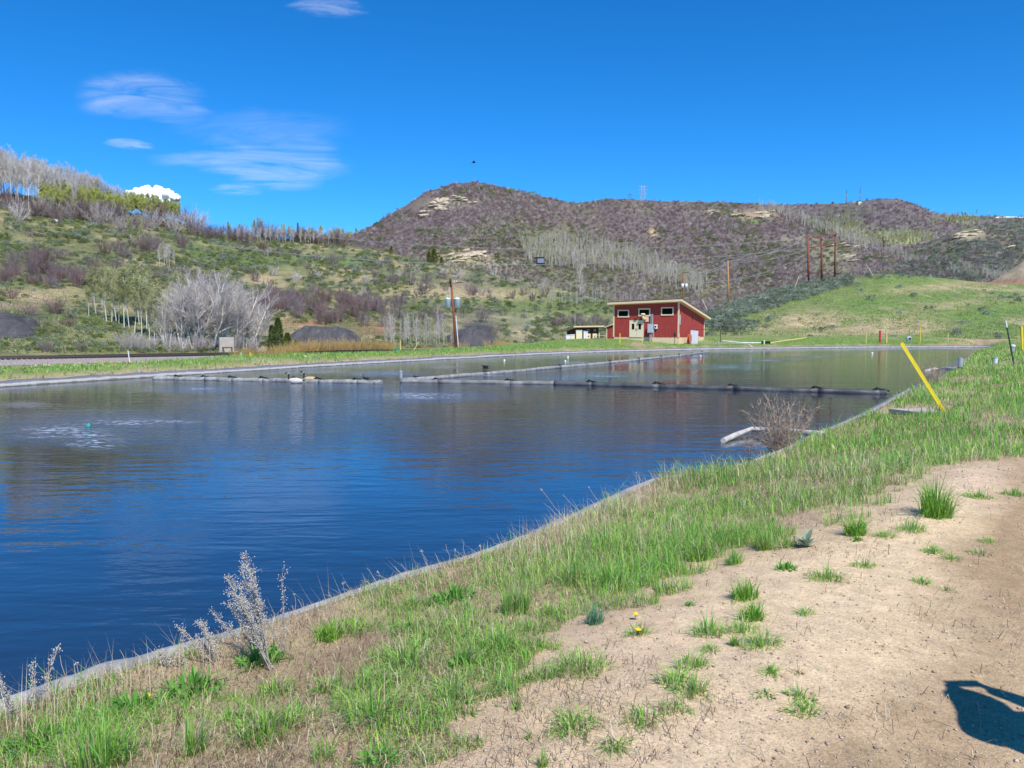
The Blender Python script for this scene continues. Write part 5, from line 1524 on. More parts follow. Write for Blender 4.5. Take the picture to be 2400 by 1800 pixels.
o = link('boulder', rock_mesh('boulder', 9, simple('white_rock', (.70, .68, .64), .9, .1), 2.6, 1.6, 1.3)); o.location = p; tag(o, 'white boulder on the bright green patch below the left crest', 'boulder')

# --- sandstone outcrops, each made of cracked ledges
def outcrop(lab, h, ledges, seed):
    g = np.random.default_rng(seed)
    c0 = h.pt(ledges[0][0], ledges[0][1]); o = empty('rock_outcrop', c0); tag(o, lab, 'rock outcrop')
    for (px, py, wpx_, hpx) in ledges:
        n = max(1, int(wpx_ / 11))
        for i in range(n):
            x = px - wpx_ / 2 + wpx_ * (i + .5) / n + g.normal() * 1.5
            p = h.pt(x, py + g.normal() * 1.5)
            if p is None: continue
            s = p.y / FPX; w = wpx_ / n * 1.7 * s * g.uniform(.8, 1.4); hh = hpx * s * g.uniform(.7, 1.3) * 1.5
            me = rock_mesh('ledge', int(g.integers(1e6)), M_prock, w, w * .9, hh)
            q = link('ledge', me, o, p - c0); q.rotation_euler = (g.normal() * .1, g.normal() * .1 - .1, g.normal() * .3)
    return o
outcrop('broad pale sandstone cliff high on the central mountain', HB, [(1055, 466, 66, 5), (1040, 471, 50, 7), (1030, 477, 44, 6), (1025, 486, 30, 9), (1034, 492, 34, 7), (1080, 470, 40, 4), (1105, 474, 24, 3)], 1)
outcrop('small sandstone ledge below and left of the mountain cliff', HB, [(998, 497, 22, 7), (991, 504, 16, 6), (992, 510, 10, 5)], 2)
outcrop('layered tan sandstone outcrop on the spur between the hills', HB, [(1110, 592, 56, 6), (1090, 600, 70, 6), (1080, 607, 66, 5), (1070, 614, 40, 5), (1120, 598, 40, 6)], 3)
outcrop('sandstone outcrop with a green patch below the middle ridge', HB, [(1792, 500, 36, 7), (1785, 508, 30, 6), (1800, 506, 26, 6)], 4)
outcrop('thin broken ledge left of the ridge outcrop', HB, [(1680, 497, 40, 4), (1720, 505, 30, 4), (1745, 507, 26, 3)], 5)
outcrop('crumbling pale ledges behind the three pole frame', HB, [(1975, 572, 50, 4), (1990, 578, 40, 4), (1985, 600, 30, 5), (2000, 612, 24, 4)], 6)
outcrop('pale sandstone knob on the dark right hill', HD, [(2275, 545, 50, 5), (2262, 551, 44, 6), (2250, 558, 30, 5)], 7)
outcrop('thin pale ledge running up to the right on the dark right hill', HD, [(2340, 592, 60, 4), (2390, 582, 50, 5), (2300, 598, 30, 3)], 8)

# --- booms floating on the pond
def boom(lab, A, B, r, collars, m, m2, sag=0, lift=.045):
    a = gp(*A); b = gp(*B)
    o = empty('floating_boom', (a.x, a.y, 0)); tag(o, lab, 'boom')
    d = b - a
    def P(t):
        q = d * t
        nrm = Vector((-d.y, d.x, 0)).normalized()
        return q + nrm * (sag * 4 * t * (1 - t) + .05 * float(vnoise(t * 30, 0, 5)))
    cuts = [0] + collars + [1]
    for i in range(len(cuts) - 1):
        n = 10; ts = [cuts[i] + (cuts[i + 1] - cuts[i]) * k / n for k in range(n + 1)]
        dz = lift
        mb = MB().tube([P(t) + Vector((0, 0, dz + .02 * float(vnoise(t * 25, 3)))) for t in ts], [r * (.9 + .12 * float(vnoise(t * 60, 7))) for t in ts], 10)
        mb.build('boom_tube', m, o, True)
    for t in collars:
        e = .30 / d.length
        pts = [P(t - e) + Vector((0, 0, lift + r * .6)), P(t - e * .5) + Vector((0, 0, lift + r * 1.5)), P(t) + Vector((0, 0, lift + r * 1.1)), P(t + e * .5) + Vector((0, 0, lift + r * .95)), P(t + e) + Vector((0, 0, lift + r * .6))]
        MB().tube(pts, r * .26, 6).tube([P(t - e * .4) + Vector((0, 0, lift - r)), P(t - e * .4) + Vector((0, 0, lift + r * 1.3))], r * .5, 6).tube([P(t + e * .4) + Vector((0, 0, lift - r)), P(t + e * .4) + Vector((0, 0, lift + r * 1.3))], r * .5, 6).build('boom_joint', m2, o, True)
    return o, P
def pale_boom():
    m, n, l, b = mat('weathered_boom_cover')
    tc = n.new('ShaderNodeTexCoord'); t = noise_node(n, l, 3, 6, tc.outputs['Object'], .7)
    l.new(ramp(n, l, t.outputs['Fac'], [(.32, (.10, .10, .10)), (.5, (.26, .26, .25)), (.7, (.42, .41, .38))]).outputs[0], b.inputs['Base Color']); b.inputs['Roughness'].default_value = .55; return m
M_boom = pale_boom(); M_boomd = simple('dark_boom_cover', (.075, .078, .08), .45, .6, 2, .6, spec=.4)
boom('long straight boom floating at the left side of the pond', (362, 889), (895, 899), .13, [.11, .24, .36, .50, .64, .74, .90], M_boom, M_black)
boom('pale boom running from the middle of the pond to the far bank', (940, 895), (1660, 826), .13, [.02, .13, .29, .44, .55, .66, .76, .86, .94], M_boom, M_black, sag=-1.0)
boom('nearest boom turning from grey to black towards the right bank', (940, 896), (1300, 901), .125, [.25, .72], simple('grey_boom_cover', (.19, .19, .185), .55, .5, 2, .6), M_black)
boom('wide black boom ending near the grassy right bank', (1300, 901), (2078, 924), .128, [.13, .35, .58, .82, .985], M_boomd, M_black)
a = gp(2078, 924); b = gp(2150, 935); wire_ = MB().tube([a, b + Vector((0, 0, .3))], .012, 4); tag(wire_.build('mooring_rope', M_wire), 'thin rope from the black boom end to the bank', 'rope')
a = gp(940, 893); W_thing('boom_anchor', 'short grey bollard where the two booms meet', 'bollard', [('post', MB().tube([(0, 0, -.2), (0, 0, .42)], .07, 8), M_galv), ('cap', MB().lathe([(.09, 0), (.09, .06), (.02, .09)], 10, (0, 0, .42)), M_galv)], a)
def pipe_run(lab, pts, r, m, z=.06, smooth=True):
    P_ = [gp(x, y, zz) for x, y, zz in pts]
    o = MB().tube(P_, r, 10).build('liner_tube', m, None, True); tag(o, lab, 'tube')
M_wtube = simple('dirty_white_tube', (.46, .44, .40), .7, .35, 4, .6)
pipe_run('dirty white tube framing the inlet beside the nearest leafless bush', [(1695, 1033, .05), (1722, 1020, .08), (1762, 1006, .12), (1830, 1009, .22), (1930, 1018, .45)], .062, M_wtube)
pipe_run('grey white tube on the water by the second bush', [(2166, 871, .05), (2190, 864, .1), (2215, 863, .2), (2250, 866, .45)], .09, M_wtube)
pipe_run('farthest pale tube at the corner of the pond', [(2306, 833, .05), (2327, 826, .15), (2368, 823, .4)], .12, M_wtube)
# floats, birds, aerator
for x, y, s, m_, lab in ((1182, 846, .14, M_white, 'white float alone left of the far boom'), (1325, 848, .14, M_white, 'white float nearest the boom under the shed'), (1331, 838, .15, M_white, 'white float above its twin under the shed'), (1489, 836, .13, M_teal, 'small teal float in front of the red house'), (1642, 835, .14, M_xfmr, 'pale blue float beside the end of the far boom'), (2044, 829, .18, M_white, 'small white float in the right part of the pond'), (208, 1001, .11, M_teal, 'turquoise float bobbing in the left aerator foam')):
    p = gp(x, y); o = MB().lathe([(.02, -1), (.7, -.7), (1, 0), (.75, .65), (.3, .95), (.25, 1.15), (.05, 1.2)], 12).build('float', m_, None, True); s *= .62; o.location = p + Vector((0, 0, s * .35)); o.scale = (s, s, s); tag(o, lab, 'float')
M_gooseb = simple('grey_brown_feathers', (.30, .25, .20), .8, .2); M_goosew = simple('pale_feathers', (.55, .50, .45), .8, .1); M_tanb = simple('tan_feathers', (.52, .36, .22), .8, .15); M_blk = simple('black_feathers', (.015, .015, .015), .6, .1)
def goose(lab, x, y, L, body, flip=1, z=0.0, neck=1.0):
    p = gp(x, y, z); o = empty('goose', p, 0 if flip > 0 else pi); tag(o, lab, 'goose')
    bd = MB().tube([(L * .5, 0, .10 * L), (L * .36, 0, .13 * L), (L * .1, 0, .14 * L), (-L * .2, 0, .15 * L), (-L * .38, 0, .2 * L)], [.03 * L, .13 * L, .19 * L, .17 * L, .07 * L], 10).build('body', body, o, True)
    nk = MB().tube([(-L * .32, 0, .18 * L), (-L * .40, 0, .32 * L * neck), (-L * .38, 0, .50 * L * neck), (-L * .42, 0, .60 * L * neck), (-L * .52, 0, .60 * L * neck), (-L * .62, 0, .575 * L * neck)], [.07 * L, .045 * L, .04 * L, .062 * L, .04 * L, .012 * L], 8).build('neck_and_head', M_blk, o, True)
    MB().tube([(-L * .40, 0, .56 * L * neck), (-L * .44, 0, .60 * L * neck)], .065 * L, 8).build('cheek_patch', M_goosew, o, True)
    MB().tube([(L * .44, 0, .14 * L), (L * .62, 0, .2 * L)], [.06 * L, .02 * L], 6).build('tail', M_blk, o, True)
goose('grey goose swimming in front of the left boom', 692, 898, .78, M_goosew)
goose('tan goose resting against the left boom', 728, 895, .80, M_tanb)
goose('dark necked bird swimming above the tip of the left boom', 857, 889, .34, M_blk, neck=1.6)
goose('small dark duck in the middle of the far water', 1137, 861, .45, M_blk, neck=.7)
# bird in the sky
e = at(1110, 381, 160); bd = empty('flying_bird', e); tag(bd, 'dark bird gliding in the blue sky above the central mountain', 'bird')
MB().tube([(-.45, 0, -.05), (-.2, 0, 0), (.15, 0, .03), (.42, 0, .05)], [.03, .1, .11, .04], 8).build('body', M_blk, bd, True)
for s in (-1, 1):
    m_ = MB(); m_.add([(-.15, s * .08, .0), (.2, s * .08, .02), (.3, s * .7, .14), (.05, s * 1.25, .12), (-.1, s * .7, .1), (-.15, s * .08, .03), (.2, s * .08, .05), (.3, s * .7, .16), (.05, s * 1.25, .13), (-.1, s * .7, .12)], [(0, 1, 2, 3, 4), (9, 8, 7, 6, 5), (0, 5, 6, 1), (1, 6, 7, 2), (2, 7, 8, 3), (3, 8, 9, 4), (4, 9, 5, 0)]); m_.build('wing', M_blk, bd)

# --- stakes and markers on the far banks
def land_y(px, Y, smin=1.9):
    for _ in range(60):
        p = at(px, 800, Y)
        if pond_sd(np.array([p.x]), np.array([p.y]))[0] > smin: return Y
        Y += .5
    return Y
def stake(lab, xb, yb, xt, yt, Y, r, m, name='marker_stake', cat='stake', cap=None, k=6):
    Y = land_y(xb, Y)
    b = at(xb, yb, Y); b.z = min(b.z, gz(b.x, b.y)) - .05; t = at(xt, yt, Y)
    mb = MB().tube([(0, 0, 0), t - b], r, k)
    parts_ = [('post', mb, m)]
    if cap: parts_.append(('cap', MB().tube([(t - b) * .92, (t - b) * 1.02], r * 1.25, 8), cap))
    return W_thing(name, lab, cat, parts_, b)
stake('slanting grey pipe stub on the left bank', 185, 884, 190, 866, 36, .09, M_galv, 'pipe_stub', 'pipe', M_white, 10)
stake('thin white rod on the left bank', 306, 858, 300, 822, 46, .03, M_white)
stake('translucent green stake on the left bank', 566, 850, 565, 826, 52, .07, M_green)
stake('yellow marker post on the left bank beside the green stake', 588, 852, 586, 826, 52, .045, M_yellow)
stake('white capped green pipe at the edge of the left bank', 717, 856, 715, 834, 52, .09, M_teal, 'pipe_stub', 'pipe', M_white, 10)
stake('dark teal post among the grass left of the pole', 930, 830, 930, 812, 66, .09, M_teal, k=8)
stake('upright yellow post beside the teal post', 939, 826, 938, 797, 70, .045, M_paleyel)
stake('leaning pale yellow stake between the teal post and the pole', 967, 826, 981, 801, 72, .045, M_paleyel)
for x, yb, yt, m_, w, lab in ((1453, 806, 781, M_yellow, .05, 'yellow stake in front of the red house left of the doors'), (1505, 801, 789, M_paleyel, .05, 'short pale stake in front of the house doors'), (1592, 801, 781, M_yellow, .05, 'yellow stake at the right front corner of the red house'),
                             (1683, 811, 800, M_galv, .10, 'small grey stub at the end of the far boom'), (1791, 812, 797, M_cream2, .09, 'cream stub inside the white hose loop'),
                             (2030, 790, 779, M_paleyel, .06, 'short cream stake left of the red post'), (2063, 795, 775, M_hyd, .14, 'red post on the far right bank'), (2078, 795, 775, M_paleyel, .10, 'cream post just right of the red post'), (2157, 791, 766, M_yellow, .06, 'tall yellow stake below the green slope'), (2222, 789, 780, M_paleyel, .06, 'lone short yellow stake below the green slope'), (2397, 806, 765, M_yellow, .09, 'yellow post cut by the right edge of the view')):
    Y = 92 if x < 1700 else (100 if x < 2200 else 104)
    if x > 2390: Y = 60
    stake(lab, x, yb, x - (3 if x > 2390 else 0), yt, Y, w, m_)
Yk = land_y(1581, 91); p = at(1581, 803, Yk); p.z = gz(p.x, Yk); W_thing('sign_post', 'small dark sign post in front of the red house corner', 'sign', [('post', MB().tube([(0, 0, 0), (0, 0, 1.7)], .03, 6), M_black), ('plate', MB().box(-.14, .14, -.04, -.031, 1.1, 1.5), M_black)], p)
Yk = land_y(2130, 104, 3); p = at(2130, 792, Yk); p.z = gz(p.x, Yk); W_thing('meter_stand', 'small grey and white meter stand below the green slope', 'meter', [('leg', MB().box(-.32, -.26, -.05, .05, 0, .5), M_galv), ('leg', MB().box(.26, .32, -.05, .05, 0, .5), M_galv), ('housing', MB().lathe([(.30, 0), (.38, .12), (.36, .4), (.2, .55)], 12, (0, 0, .45)), M_greypaint), ('dial', MB().box(-.14, .14, -.42, -.37, .6, .85), M_black)], p)
def ground_tube(name, lab, cat, pts, r, m, lift=.0):
    P_ = []
    for x, y, Y in pts:
        p = at(x, y, Y); p.z = gz(p.x, p.y) + r + lift; P_.append(p)
    # follow the ground between the given points
    Q = []
    for i in range(len(P_) - 1):
        for k in range(6):
            q = P_[i].lerp(P_[i + 1], k / 6); q.z = gz(q.x, q.y) + r * .9 + lift; Q.append(q)
    Q.append(P_[-1])
    tag(MB().tube(Q, r, 8).build(name, m, None, True), lab, cat)
ground_tube('white_pipe', 'long white pipe lying on the bank right of the pallets', 'pipe', [(1690, 790, 106), (1740, 789, 104), (1788, 790, 104)], .08, M_white)
ground_tube('drain_hose', 'pale hose climbing the slope right of the black crate', 'hose', [(1806, 790, 104), (1840, 788, 108), (1890, 780, 112)], .08, M_paleyel)
ground_tube('garden_hose', 'white hose curling down the far bank to the water', 'hose', [(1745, 790, 101), (1768, 795, 98.8), (1778, 799, 97), (1800, 799, 96.6), (1814, 800, 96.3), (1812, 806, 95.6), (1800, 812, 94.8), (1785, 816, 94)], .05, M_white)
p = at(1795, 788, 103); p.z = gz(p.x, 103); W_thing('crate', 'black plastic crate at the end of the white pipe', 'crate', [('body', MB().box(-.5, .5, -.35, .35, 0, .32), M_black), ('lid', MB().box(-.53, .53, -.38, .38, .322, .38), M_black)], p)
p = at(1940, 797, 99); p.z = gz(p.x, 99) + .04; W_thing('tarp', 'blue grey tarp strip lying below the green slope', 'tarp', [('a', MB().tube([(-2.2, 0, .03), (-1, .1, .1), (.3, 0, .06), (1.6, .05, .1), (2.4, 0, .03)], [.05, .12, .08, .12, .04], 8), simple('blue_tarp', (.12, .19, .28), .5))], p)
# dirt mound in front of the house
g = []; n0, n1 = 14, 36
for i in range(n0):
    for j in range(n1):
        r = i / (n0 - 1); a = 2 * pi * j / n1; x, y = cos(a) * r * 1.9, sin(a) * r * 1.2
        g.append((x, y, .72 * (1 - sstep(0, 1, r * (1 + .15 * sin(3 * a)))) + .06 * float(vnoise(x * 2, y * 2)) - .12))
f = [(i * n1 + j, i * n1 + (j + 1) % n1, (i + 1) * n1 + (j + 1) % n1, (i + 1) * n1 + j) for i in range(n0 - 1) for j in range(n1)]
p = at(1490, 797, 92); p.z = gz(p.x, 92)
tag(link('soil_mound', mesh_np('soil_mound', g, f, [simple('mound_soil', (.27, .22, .12), .95, .3, 4, .8)], smooth=True), None, p), 'small olive brown soil mound before the house doors', 'mound')

# --- near right bank furniture
b = on_ground(2215, 968, .9); Y = b.y; t = at(2113, 804, Y)
o = empty('marker_post', b); tag(o, 'tall yellow marker post leaning left out of the near grass', 'marker post')
d = (t - b); side = Vector((d.z, 0, -d.x)).normalized()
def flat_post(w0, w1, dy, th):
    m_ = MB(); a0, a1 = side * w0, side * w1; e0 = Vector((0, dy, 0)); e1 = Vector((0, dy + th, 0)); B = -d * .08
    m_.add([B + a0 + e0, B + a1 + e0, B + a1 + e1, B + a0 + e1, d + a0 + e0, d + a1 + e0, d + a1 + e1, d + a0 + e1], [(0, 1, 2, 3), (7, 6, 5, 4), (0, 4, 5, 1), (1, 5, 6, 2), (2, 6, 7, 3), (3, 7, 4, 0)]); return m_
flat_post(-.038, -.012, 0, .012).build('flange', M_yellow, o); flat_post(.012, .038, 0, .012).build('flange', M_yellow, o)
flat_post(-.012, .012, .005, .012).build('channel', M_yellow, o)
p = on_ground(2168, 966, .9)
W_thing('concrete_slab', 'weathered pale concrete lid in the grass at the foot of the yellow post', 'lid', [('a', MB().box(-.52, .50, -.55, .6, -.05, .045, Matrix.Rotation(.12, 4, 'Z') @ Matrix.Rotation(-.03, 4, 'X')), M_conc)], p)
b = on_ground(2378, 862, .9); t = at(2357, 752, b.y); d = t - b
W_thing('fence_post', 'dark green steel post with a white top on the right bank', 'post', [('post', MB().tube([-d * .05, d * .86], .035, 4), M_dkgreen), ('white_top', MB().tube([d * .862, d], .04, 6), M_white)], b)
b = on_ground(2250, 866, .6); W_thing('pipe_stub', 'grey capped pipe standing at the edge by the second bush', 'pipe', [('pipe', MB().tube([(0, 0, -.3), (0, 0, .60)], .12, 12), M_galv), ('base', MB().tube([(0, 0, -.05), (0, 0, .12)], .13, 12), M_black)], b)
b = on_ground(2333, 852, .8); W_thing('pipe_stub', 'short blue grey pipe stub poking out of the grass near the fence post', 'pipe', [('pipe', MB().tube([(0, 0, -.3), (0, 0, .28)], .11, 12), M_xfmr), ('cap', MB().lathe([(.12, 0), (.12, .05), (.03, .07)], 12, (0, 0, .281)), M_galv)], b)
b = on_ground(2373, 826, .9); W_thing('pipe_stub', 'white capped stub just right of the fence post', 'pipe', [('pipe', MB().tube([(0, 0, -.3), (0, 0, .45)], .13, 12), M_galv), ('cap', MB().lathe([(.18, 0), (.18, .12), (.03, .16)], 12, (0, 0, .451)), M_white)], b)
# ================================================================ clouds
def cumulus():
    bm = bmesh.new(); g = np.random.default_rng(6)
    c = at(352, 462, 9000); s = 9000 / FPX
    for i in range(170):
        u = g.uniform(-1, 1); top = (1 - abs(u - .05) ** 1.6)
        x = u * 62 * s; z = g.uniform(-1.2, 1) * top * 20 * s; r = g.uniform(6, 15) * s * (.5 + .5 * top)
        m = Matrix.Translation((x, g.normal() * 9 * s, z)) @ Matrix.Diagonal((r, r, r * .85, 1))
        bmesh.ops.create_icosphere(bm, subdivisions=3, radius=1, matrix=m)
    from mathutils import noise as mn
    for v in bm.verts:
        q = v.co / (s * 9); v.co += Vector((mn.noise(q), mn.noise(q + Vector((9, 3, 1))), mn.noise(q + Vector((2, 7, 5))))) * s * 4.0 + Vector((mn.noise(q * 3), 0, mn.noise(q * 3 + Vector((4, 4, 4))))) * s * 1.5
    me = bpy.data.meshes.new('cloud'); bm.to_mesh(me); bm.free()
    for p in me.polygons: p.use_smooth = True
    m, n, l, b = mat('cloud_white'); b.inputs['Base Color'].default_value = (.97, .97, .98, 1); b.inputs['Roughness'].default_value = 1; b.inputs['Specular IOR Level'].default_value = 0
    me.materials.append(m); o = link('cloud', me, None, c); tag(o, 'bright white puffy cloud rising behind the left crest', 'cloud')
cumulus()
def cirrus(lab, x0, x1, y0, y1, dens, rot, seed, sx, sy, shape):
    Z = 5200.0; P = [gp(x0, y1, Z), gp(x1, y1, Z), gp(x1, y0, Z), gp(x0, y0, Z)]
    nu, nv = 24, 16; v = []; uu = []; vv = []
    for j in range(nv + 1):
        for i in range(nu + 1):
            a, b = i / nu, j / nv; q = P[0].lerp(P[1], a).lerp(P[3].lerp(P[2], a), b)
            q.z += 60 * sin(a * 5) * sin(b * 3); v.append(q - P[0]); uu.append(a); vv.append(b)
    f = [(j * (nu + 1) + i, j * (nu + 1) + i + 1, (j + 1) * (nu + 1) + i + 1, (j + 1) * (nu + 1) + i) for j in range(nv) for i in range(nu)]
    m, n, l, b = mat('thin_cloud'); n.remove(b)
    au = n.new('ShaderNodeAttribute'); au.attribute_name = 'cu'; av = n.new('ShaderNodeAttribute'); av.attribute_name = 'cv'
    cb = n.new('ShaderNodeCombineXYZ'); l.new(au.outputs['Fac'], cb.inputs[0]); l.new(av.outputs['Fac'], cb.inputs[1]); cb.inputs[2].default_value = seed
    def N_(s1, s2, sc, det, dist, ro):
        mp = n.new('ShaderNodeMapping'); mp.inputs['Scale'].default_value = (s1, s2, 1); mp.inputs['Rotation'].default_value = (0, 0, radians(ro)); l.new(cb.outputs[0], mp.inputs[0])
        return noise_node(n, l, sc, det, mp.outputs[0], .62, dist)
    t1 = N_(sx, sy, 1.6, 8, 1.0, rot); t2 = N_(1, 1, 2.4, 4, .6, 0)
    # soft elliptical body with a ragged rim
    def sq(a_, c, r): 
        x = math_node(n, l, 'DIVIDE', math_node(n, l, 'SUBTRACT', a_, c), r); return math_node(n, l, 'MULTIPLY', x, x)
    acc = None
    for (c1, c2, r1, r2, k) in shape:
        e = math_node(n, l, 'ADD', sq(au.outputs['Fac'], c1, r1), sq(av.outputs['Fac'], c2, r2))
        e = math_node(n, l, 'ADD', e, math_node(n, l, 'MULTIPLY', math_node(n, l, 'SUBTRACT', t2.outputs['Fac'], .5), 1.7))
        e = math_node(n, l, 'MULTIPLY', ramp(n, l, e, [(0, 1), (1, 0)], 'EASE').outputs[0], k)
        acc = e if acc is None else math_node(n, l, 'MAXIMUM', acc, e)
    rim = math_node(n, l, 'MULTIPLY', math_node(n, l, 'MULTIPLY', au.outputs['Fac'], math_node(n, l, 'SUBTRACT', 1.0, au.outputs['Fac'])), math_node(n, l, 'MULTIPLY', av.outputs['Fac'], math_node(n, l, 'SUBTRACT', 1.0, av.outputs['Fac'])))
    rim = math_node(n, l, 'MINIMUM', math_node(n, l, 'MULTIPLY', rim, 30.0), 1.0)
    al = math_node(n, l, 'MULTIPLY', math_node(n, l, 'MULTIPLY', acc, ramp(n, l, t1.outputs['Fac'], [(.33, .0), (.75, 1.0)]).outputs[0]), dens)
    al = math_node(n, l, 'MULTIPLY', al, rim)
    tr = n.new('ShaderNodeBsdfTransparent'); df = n.new('ShaderNodeBsdfTranslucent'); df.inputs['Color'].default_value = (1.0, .97, .93, 1)
    d2 = n.new('ShaderNodeBsdfDiffuse'); d2.inputs['Color'].default_value = (.9, .9, .92, 1)
    ad = n.new('ShaderNodeMixShader'); ad.inputs[0].default_value = .3; l.new(df.outputs[0], ad.inputs[1]); l.new(d2.outputs[0], ad.inputs[2])
    mx = n.new('ShaderNodeMixShader'); l.new(al, mx.inputs[0]); l.new(tr.outputs[0], mx.inputs[1]); l.new(ad.outputs[0], mx.inputs[2])
    l.new(mx.outputs[0], n['Material Output'].inputs['Surface'])
    o = link('cloud', mesh_np('cloud', v, f, [m], attrs={'cu': uu, 'cv': vv}), None, P[0]); tag(o, lab, 'cloud')
cirrus('small wispy cloud patch highest above the left hill', 170, 520, 150, 300, .36, -24, 1, .9, 2.4, [(.42, .55, .50, .42, 1), (.72, .30, .30, .24, .9)])
cirrus('large fan shaped wispy cloud left of the mountain', 330, 840, 240, 450, .50, 9, 4, .8, 3.0, [(.62, .42, .42, .24, 1), (.62, .22, .22, .36, 1), (.35, .46, .5, .12, .9), (.55, .80, .5, .2, .45), (.75, .6, .2, .3, .6)])
cirrus('short faint cloud streak at the far left', 215, 380, 315, 362, .5, 0, 8, 1, 3, [(.5, .5, .42, .3, 1)])
cirrus('faint cloud streak just above the skyline', 470, 640, 418, 470, .35, 0, 12, 1, 3, [(.5, .5, .4, .3, 1)])
cirrus('very thin cloud streak at the top of the sky', 640, 900, -30, 60, .32, 0, 15, 1, 3, [(.5, .5, .4, .3, 1)])

# ================================================================ grass
def blades(P, H, W, lean, col, az=None, curve=.5, g=R):
    """one tapered blade of five triangles' worth of points per root"""
    P = np.asarray(P, float); n = len(P)
    az = g.random(n) * 2 * pi if az is None else az
    d = np.stack([np.cos(az), np.sin(az), np.zeros(n)], -1); s = np.stack([-np.sin(az + g.normal(size=n) * .8), np.cos(az), np.zeros(n)], -1)
    s /= np.linalg.norm(s, axis=1)[:, None]
    H = np.asarray(H)[:, None]; W = np.asarray(W)[:, None] * .5; lean = np.asarray(lean)[:, None]
    up = np.array([0, 0, 1.0])
    m1 = P + up * H * .5 * np.sqrt(np.clip(1 - (lean * .35) ** 2, .05, 1)) + d * H * lean * .22
    tip = P + up * H * np.clip(1 - lean ** 2 * curve, .12, 1) + d * H * lean
    V = np.stack([P - s * W, P + s * W, m1 - s * W * .85, m1 + s * W * .85, tip], 1).reshape(-1, 3)
    i = np.arange(n)[:, None] * 5
    F = np.concatenate([i + [0, 1, 3], i + [0, 3, 2], i + [2, 3, 4]], 0)
    C = np.repeat(np.asarray(col), 5, 0)
    return V, F, C
M_grass = leafy('grass_blades', (0, 0, 0), (0, 0, 0), .38, attr=True, rough=.45)
GP = np.array([(.27, .52, .07), (.20, .46, .07), (.36, .60, .10), (.16, .38, .07), (.45, .62, .15), (.23, .50, .13)])
SP_ = np.array([(.72, .61, .40), (.60, .48, .30), (.80, .70, .50), (.48, .36, .23)])
def gcol(n, straw, g=R, dark=1.0):
    c = GP[g.integers(0, len(GP), n)] * g.uniform(.8, 1.2, (n, 1)) * dark
    k = g.random(n) < straw
    c[k] = SP_[g.integers(0, len(SP_), k.sum())] * g.uniform(.8, 1.15, (k.sum(), 1))
    return c

def grass_zone():
    """the green cover of the near and right bank"""
    N = 760000
    th = R.uniform(-.82, .74, N); lr = R.uniform(math.log(2.3), math.log(85), N); r = np.exp(lr)
    # density falls as 1/r^2 with log-uniform radius; blades widen with distance instead
    x = r * np.sin(th); y = r * np.cos(th)
    s = pond_sd(x, y)
    ok = (s > .82) & (near_side(x, y) > .5)
    x, y, r, s = x[ok], y[ok], r[ok], s[ok]
    z = ground_z(x, y, s)
    px, py = proj(x, y, z)
    dirt = dirt_mask(x, y, z) > .5
    nn = fbm(x, y, 1.3, 3, 301); n2 = fbm(x, y, .35, 3, 305)
    # cover: patchy close to the camera on the left, dense to the right
    dense = sstep(1050, 1500, px) * sstep(1520, 1300, py + (px - 1200) * .0) 
    dense = np.maximum(dense, sstep(1200, 1000, py))
    dense = np.maximum(dense, .5 * sstep(500, 100, px))
    cover = dense * np.clip(.85 + .9 * nn + .8 * n2, .08, 1) + (1 - dense) * np.clip(.05 + 1.1 * sstep(-.12, .16, nn + .6 * n2), .04, 1)
    for cx, cy, rx, ry, k in [(1300, 1400, 90, 45, .8), (1750, 1060, 60, 20, -.2), (2320, 980, 70, 25, .6), (2250, 892, 60, 8, .8), (1500, 1420, 50, 30, .5), (1900, 1230, 60, 18, .5), (2000, 960, 40, 14, .4), (2300, 1040, 90, 15, .6), (2120, 1150, 60, 20, .3), (2165, 962, 70, 9, 2.0), (1500, 1215, 60, 14, -.2)]:
        cover = cover - k * blob(px, py, cx, cy, rx, ry)
    cover = np.where(dirt, .010 + .04 * (nn > .25), cover)
    edge = sstep(.80, 1.05, s)
    keep = R.random(len(x)) < np.clip(cover * edge, 0, 1)
    x, y, z, r, s, px, py, nn, dense, dirt = [a[keep] for a in (x, y, z, r, s, px, py, nn, dense, dirt)]
    n = len(x)
    cl_ = fbm(x, y, .42, 3, 311)
    H = R.gamma(4, .030, n) * (.52 + .42 * dense) * (1 + .5 * nn + .9 * cl_) * np.clip(.8 + r / 40, .8, 1.35)
    H = np.where(dirt, H * .3, H); H = np.clip(H, .02, .40)
    W = .0045 * np.maximum(1, r / 6.5) * R.uniform(.7, 1.3, n)
    strawy = np.clip(.05 + .20 * np.clip(-cl_ * 2, 0, 1) + .35 * blob(px, py, 2000, 1120, 260, 50) + .3 * blob(px, py, 1350, 1250, 250, 60, -25) + .25 * blob(px, py, 1850, 1180, 200, 60) + .3 * sstep(1.2, .85, s) + .20 * nn, .03, .8)
    c = GP[R.integers(0, len(GP), n)] * R.uniform(.8, 1.2, (n, 1))
    c = c * (1 + .18 * fbm(x, y, 2.5, 2, 309))[:, None]
    k = R.random(n) < strawy; c[k] = SP_[R.integers(0, len(SP_), k.sum())] * R.uniform(.8, 1.15, (k.sum(), 1))
    lean = np.where(k, R.uniform(.2, 1.15, n), R.uniform(.1, 1.05, n))
    low_ = (R.random(n) < .30 * sstep(1500, 1100, px)) & ~k
    H = np.where(low_, H * .38, H); W = np.where(low_, W * 2.3, W); lean = np.where(low_, 1.1, lean); c[low_] = c[low_] * np.array([.72, .78, .6])
    V, F, C = blades(np.stack([x, y, z - .01], -1), H, W, lean, c)
    o = link('grass', mesh_np('grass', V, F, [M_grass], col=C)); tag(o, 'fresh green grass mixed with straw on the near bank', None, kind='stuff')
    return n
NG = grass_zone()

